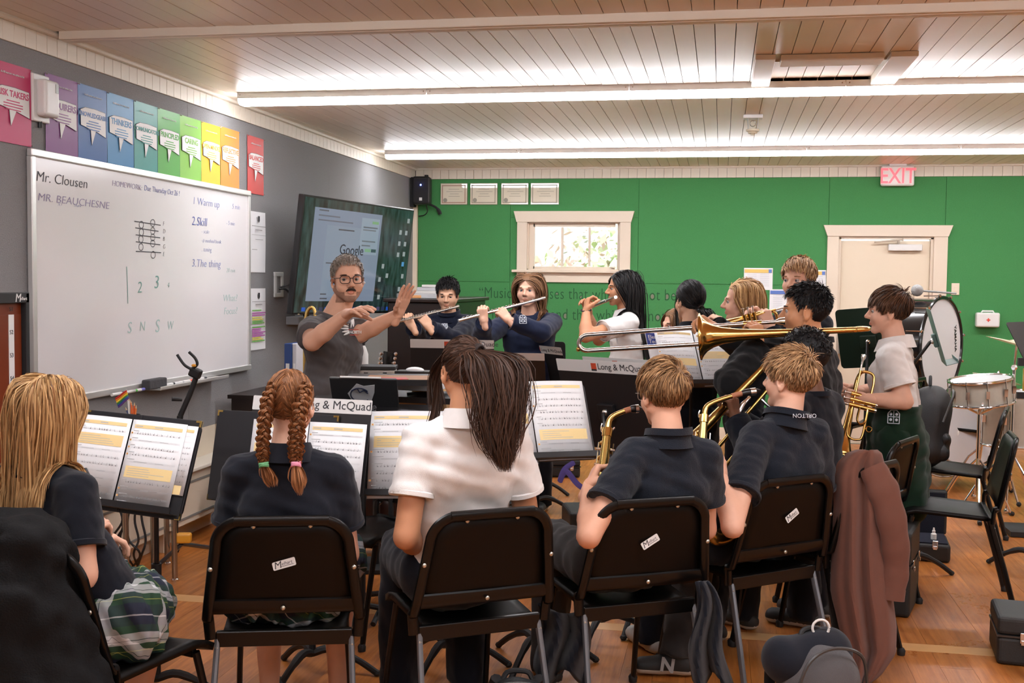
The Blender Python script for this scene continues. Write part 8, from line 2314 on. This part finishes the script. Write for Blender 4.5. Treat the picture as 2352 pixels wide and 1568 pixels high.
for px, py in ((340, 1318), (520, 1262), (405, 1262)):
    MB().tube([cl_ + V(0, 0, -.03), UZ(px, py, .02)], .011, 8).build('leg', mat('leg_grey', (.10, .10, .11), .35, .6), t, smooth=True); MB().ball(UZ(px, py, .018), .02, 8).build('rubber_foot', M_blackm, t, smooth=True)
# chrome table leg post and black post under the left folder
lt = thing('side_table', UZ(400, 1334, 0), 'small side table with chrome legs behind the left music stand', 'table')
lx, ly = UZ(402, 1334, 0)[:2]; l2 = UZ(300, 1375, 0)
zt = .755
MB().box(((lx + l2[0]) / 2 - .08, (ly + l2[1]) / 2 + .14, zt), (.34, .40, .03)).build('table_top', M_blackm, lt, bevel=.004)
for x, y in ((lx, ly), (l2[0] - .03, l2[1] + .02), (lx - .2, ly + .3), (l2[0] - .06, l2[1] + .34)):
    MB().rod((x - .01, y, zt - .01), (x, y, .015), .0145, n=12).build('leg', mat('leg_bronze', (.42, .36, .30), .25, .9), lt, smooth=True); MB().lathe([(.02, 0), (.02, .01), (.014, .016)], 12, t=(x, y, 0), caps=True).build('foot_glide', M_chrome, lt, smooth=True)
# pencil pot with rainbow flag
c = V((lx + l2[0]) / 2 + .05, (ly + l2[1]) / 2 + .22, zt + .016)
c = np.array([*UD(306, 960, 5.55)[:2], zt + .016])
t = thing('pencil_pot', c, 'black pot on the side table', 'pot'); MB().lathe([(.03, 0), (.036, .10), (.033, .10), (.028, .004), (0, .004)], 18, t=c).build('pot_body', M_blackm, t, smooth=True)
for i, (px, py, col, cn) in enumerate(((296, 912, (238, 236, 230), 'white'), (302, 922, (238, 110, 50), 'bright orange'), (309, 924, (226, 96, 40), 'orange'), (313, 930, (240, 130, 60), 'pale orange'), (288, 935, (60, 70, 110), 'dark blue'), (299, 918, (232, 120, 60), 'tall orange'))):
    tp_ = UD(px, py, 5.55); bs = c + V(.008 * (i - 2.5), .004 * (i % 3 - 1), .01)
    t = thing('pencil', bs, '%s pencil standing in the pot beside the rainbow flag' % cn, 'pencil', 'pencils in the pot'); d_ = nrm(tp_ - bs)
    MB().tube([bs, tp_ - d_ * .016], .0042, 6).build('shaft', mat('pencil_' + cn.replace(' ', '_'), srgb(*col), .45), t); MB().tube([tp_ - d_ * .016, tp_], [.0042, .0008], 6).build('sharpened_tip', mat('pencil_wood', srgb(222, 190, 150), .7), t)
t = thing('rainbow_flag', c, 'small rainbow flag standing in the pencil pot', 'flag'); a, b = c + V(-.01, 0, .02), UD(266, 905, 5.55)
MB().rod(a, UD(263, 934, 5.56) * .0 + UD(290, 893, 5.55), .003).build('flag_stick', M_w, t)
fp = [UD(264, 914, 5.55), UD(291, 895, 5.55), UD(297, 915, 5.55), UD(272, 937, 5.55)]
for i, cc in enumerate(((200, 40, 40), (235, 130, 40), (240, 210, 60), (60, 140, 70), (50, 80, 150), (100, 60, 130))):
    u0, u1 = i / 6, (i + 1) / 6; MB().surf(lambda p_, q: (fp[0] * (1 - p_) + fp[1] * p_) * (1 - (u0 + (u1 - u0) * q)) + (fp[3] * (1 - p_) + fp[2] * p_) * (u0 + (u1 - u0) * q) + FWD * .006 * math.sin(p_ * 6), 8, 2).build('stripe', mat('stripe%d' % i, srgb(*cc), .7), t, smooth=True, solid=.001)
# floor amplifier / black box behind the stand, cables
t = thing('keyboard_amplifier', UZ(480, 1235, 0), 'black amplifier box on the floor by the heater', 'amplifier')
p = V(-2.62, 6.35, 0)
MB().box((0, 0, .20), (.46, .34, .36)).build('cabinet', M_blackm, t, xf=(rz(-.1), p), bevel=.012); MB().box((0, -.172, .17), (.42, .008, .26)).build('grille', mat('speaker_grille'), t, xf=(rz(-.1), p)); MB().box((0, 0, .385), (.46, .34, .012)).build('top_panel', mat('amp_top', (.10, .10, .10), .5), t, xf=(rz(-.1), p))
rq = random.Random(8)
for i in range(7):
    x0 = 268 + 9 * i; pts = [UD(x0 + rq.uniform(-6, 6), 1150, 5.5), UD(x0 + rq.uniform(-14, 14), 1195, 5.5), UD(x0 + rq.uniform(-16, 16), 1240, 5.5), UD(x0 + rq.uniform(-18, 18), 1275, 5.52), UZ(x0 + rq.uniform(-20, 30), 1320, .012)]
    cbq = MB().tube(spline(pts, 26), .0055, 6).build('hanging_cable', M_black, smooth=True); tag(cbq, 'black cable dangling under the left music stand', 'cable', 'tangle of black cables')

bake_texts()
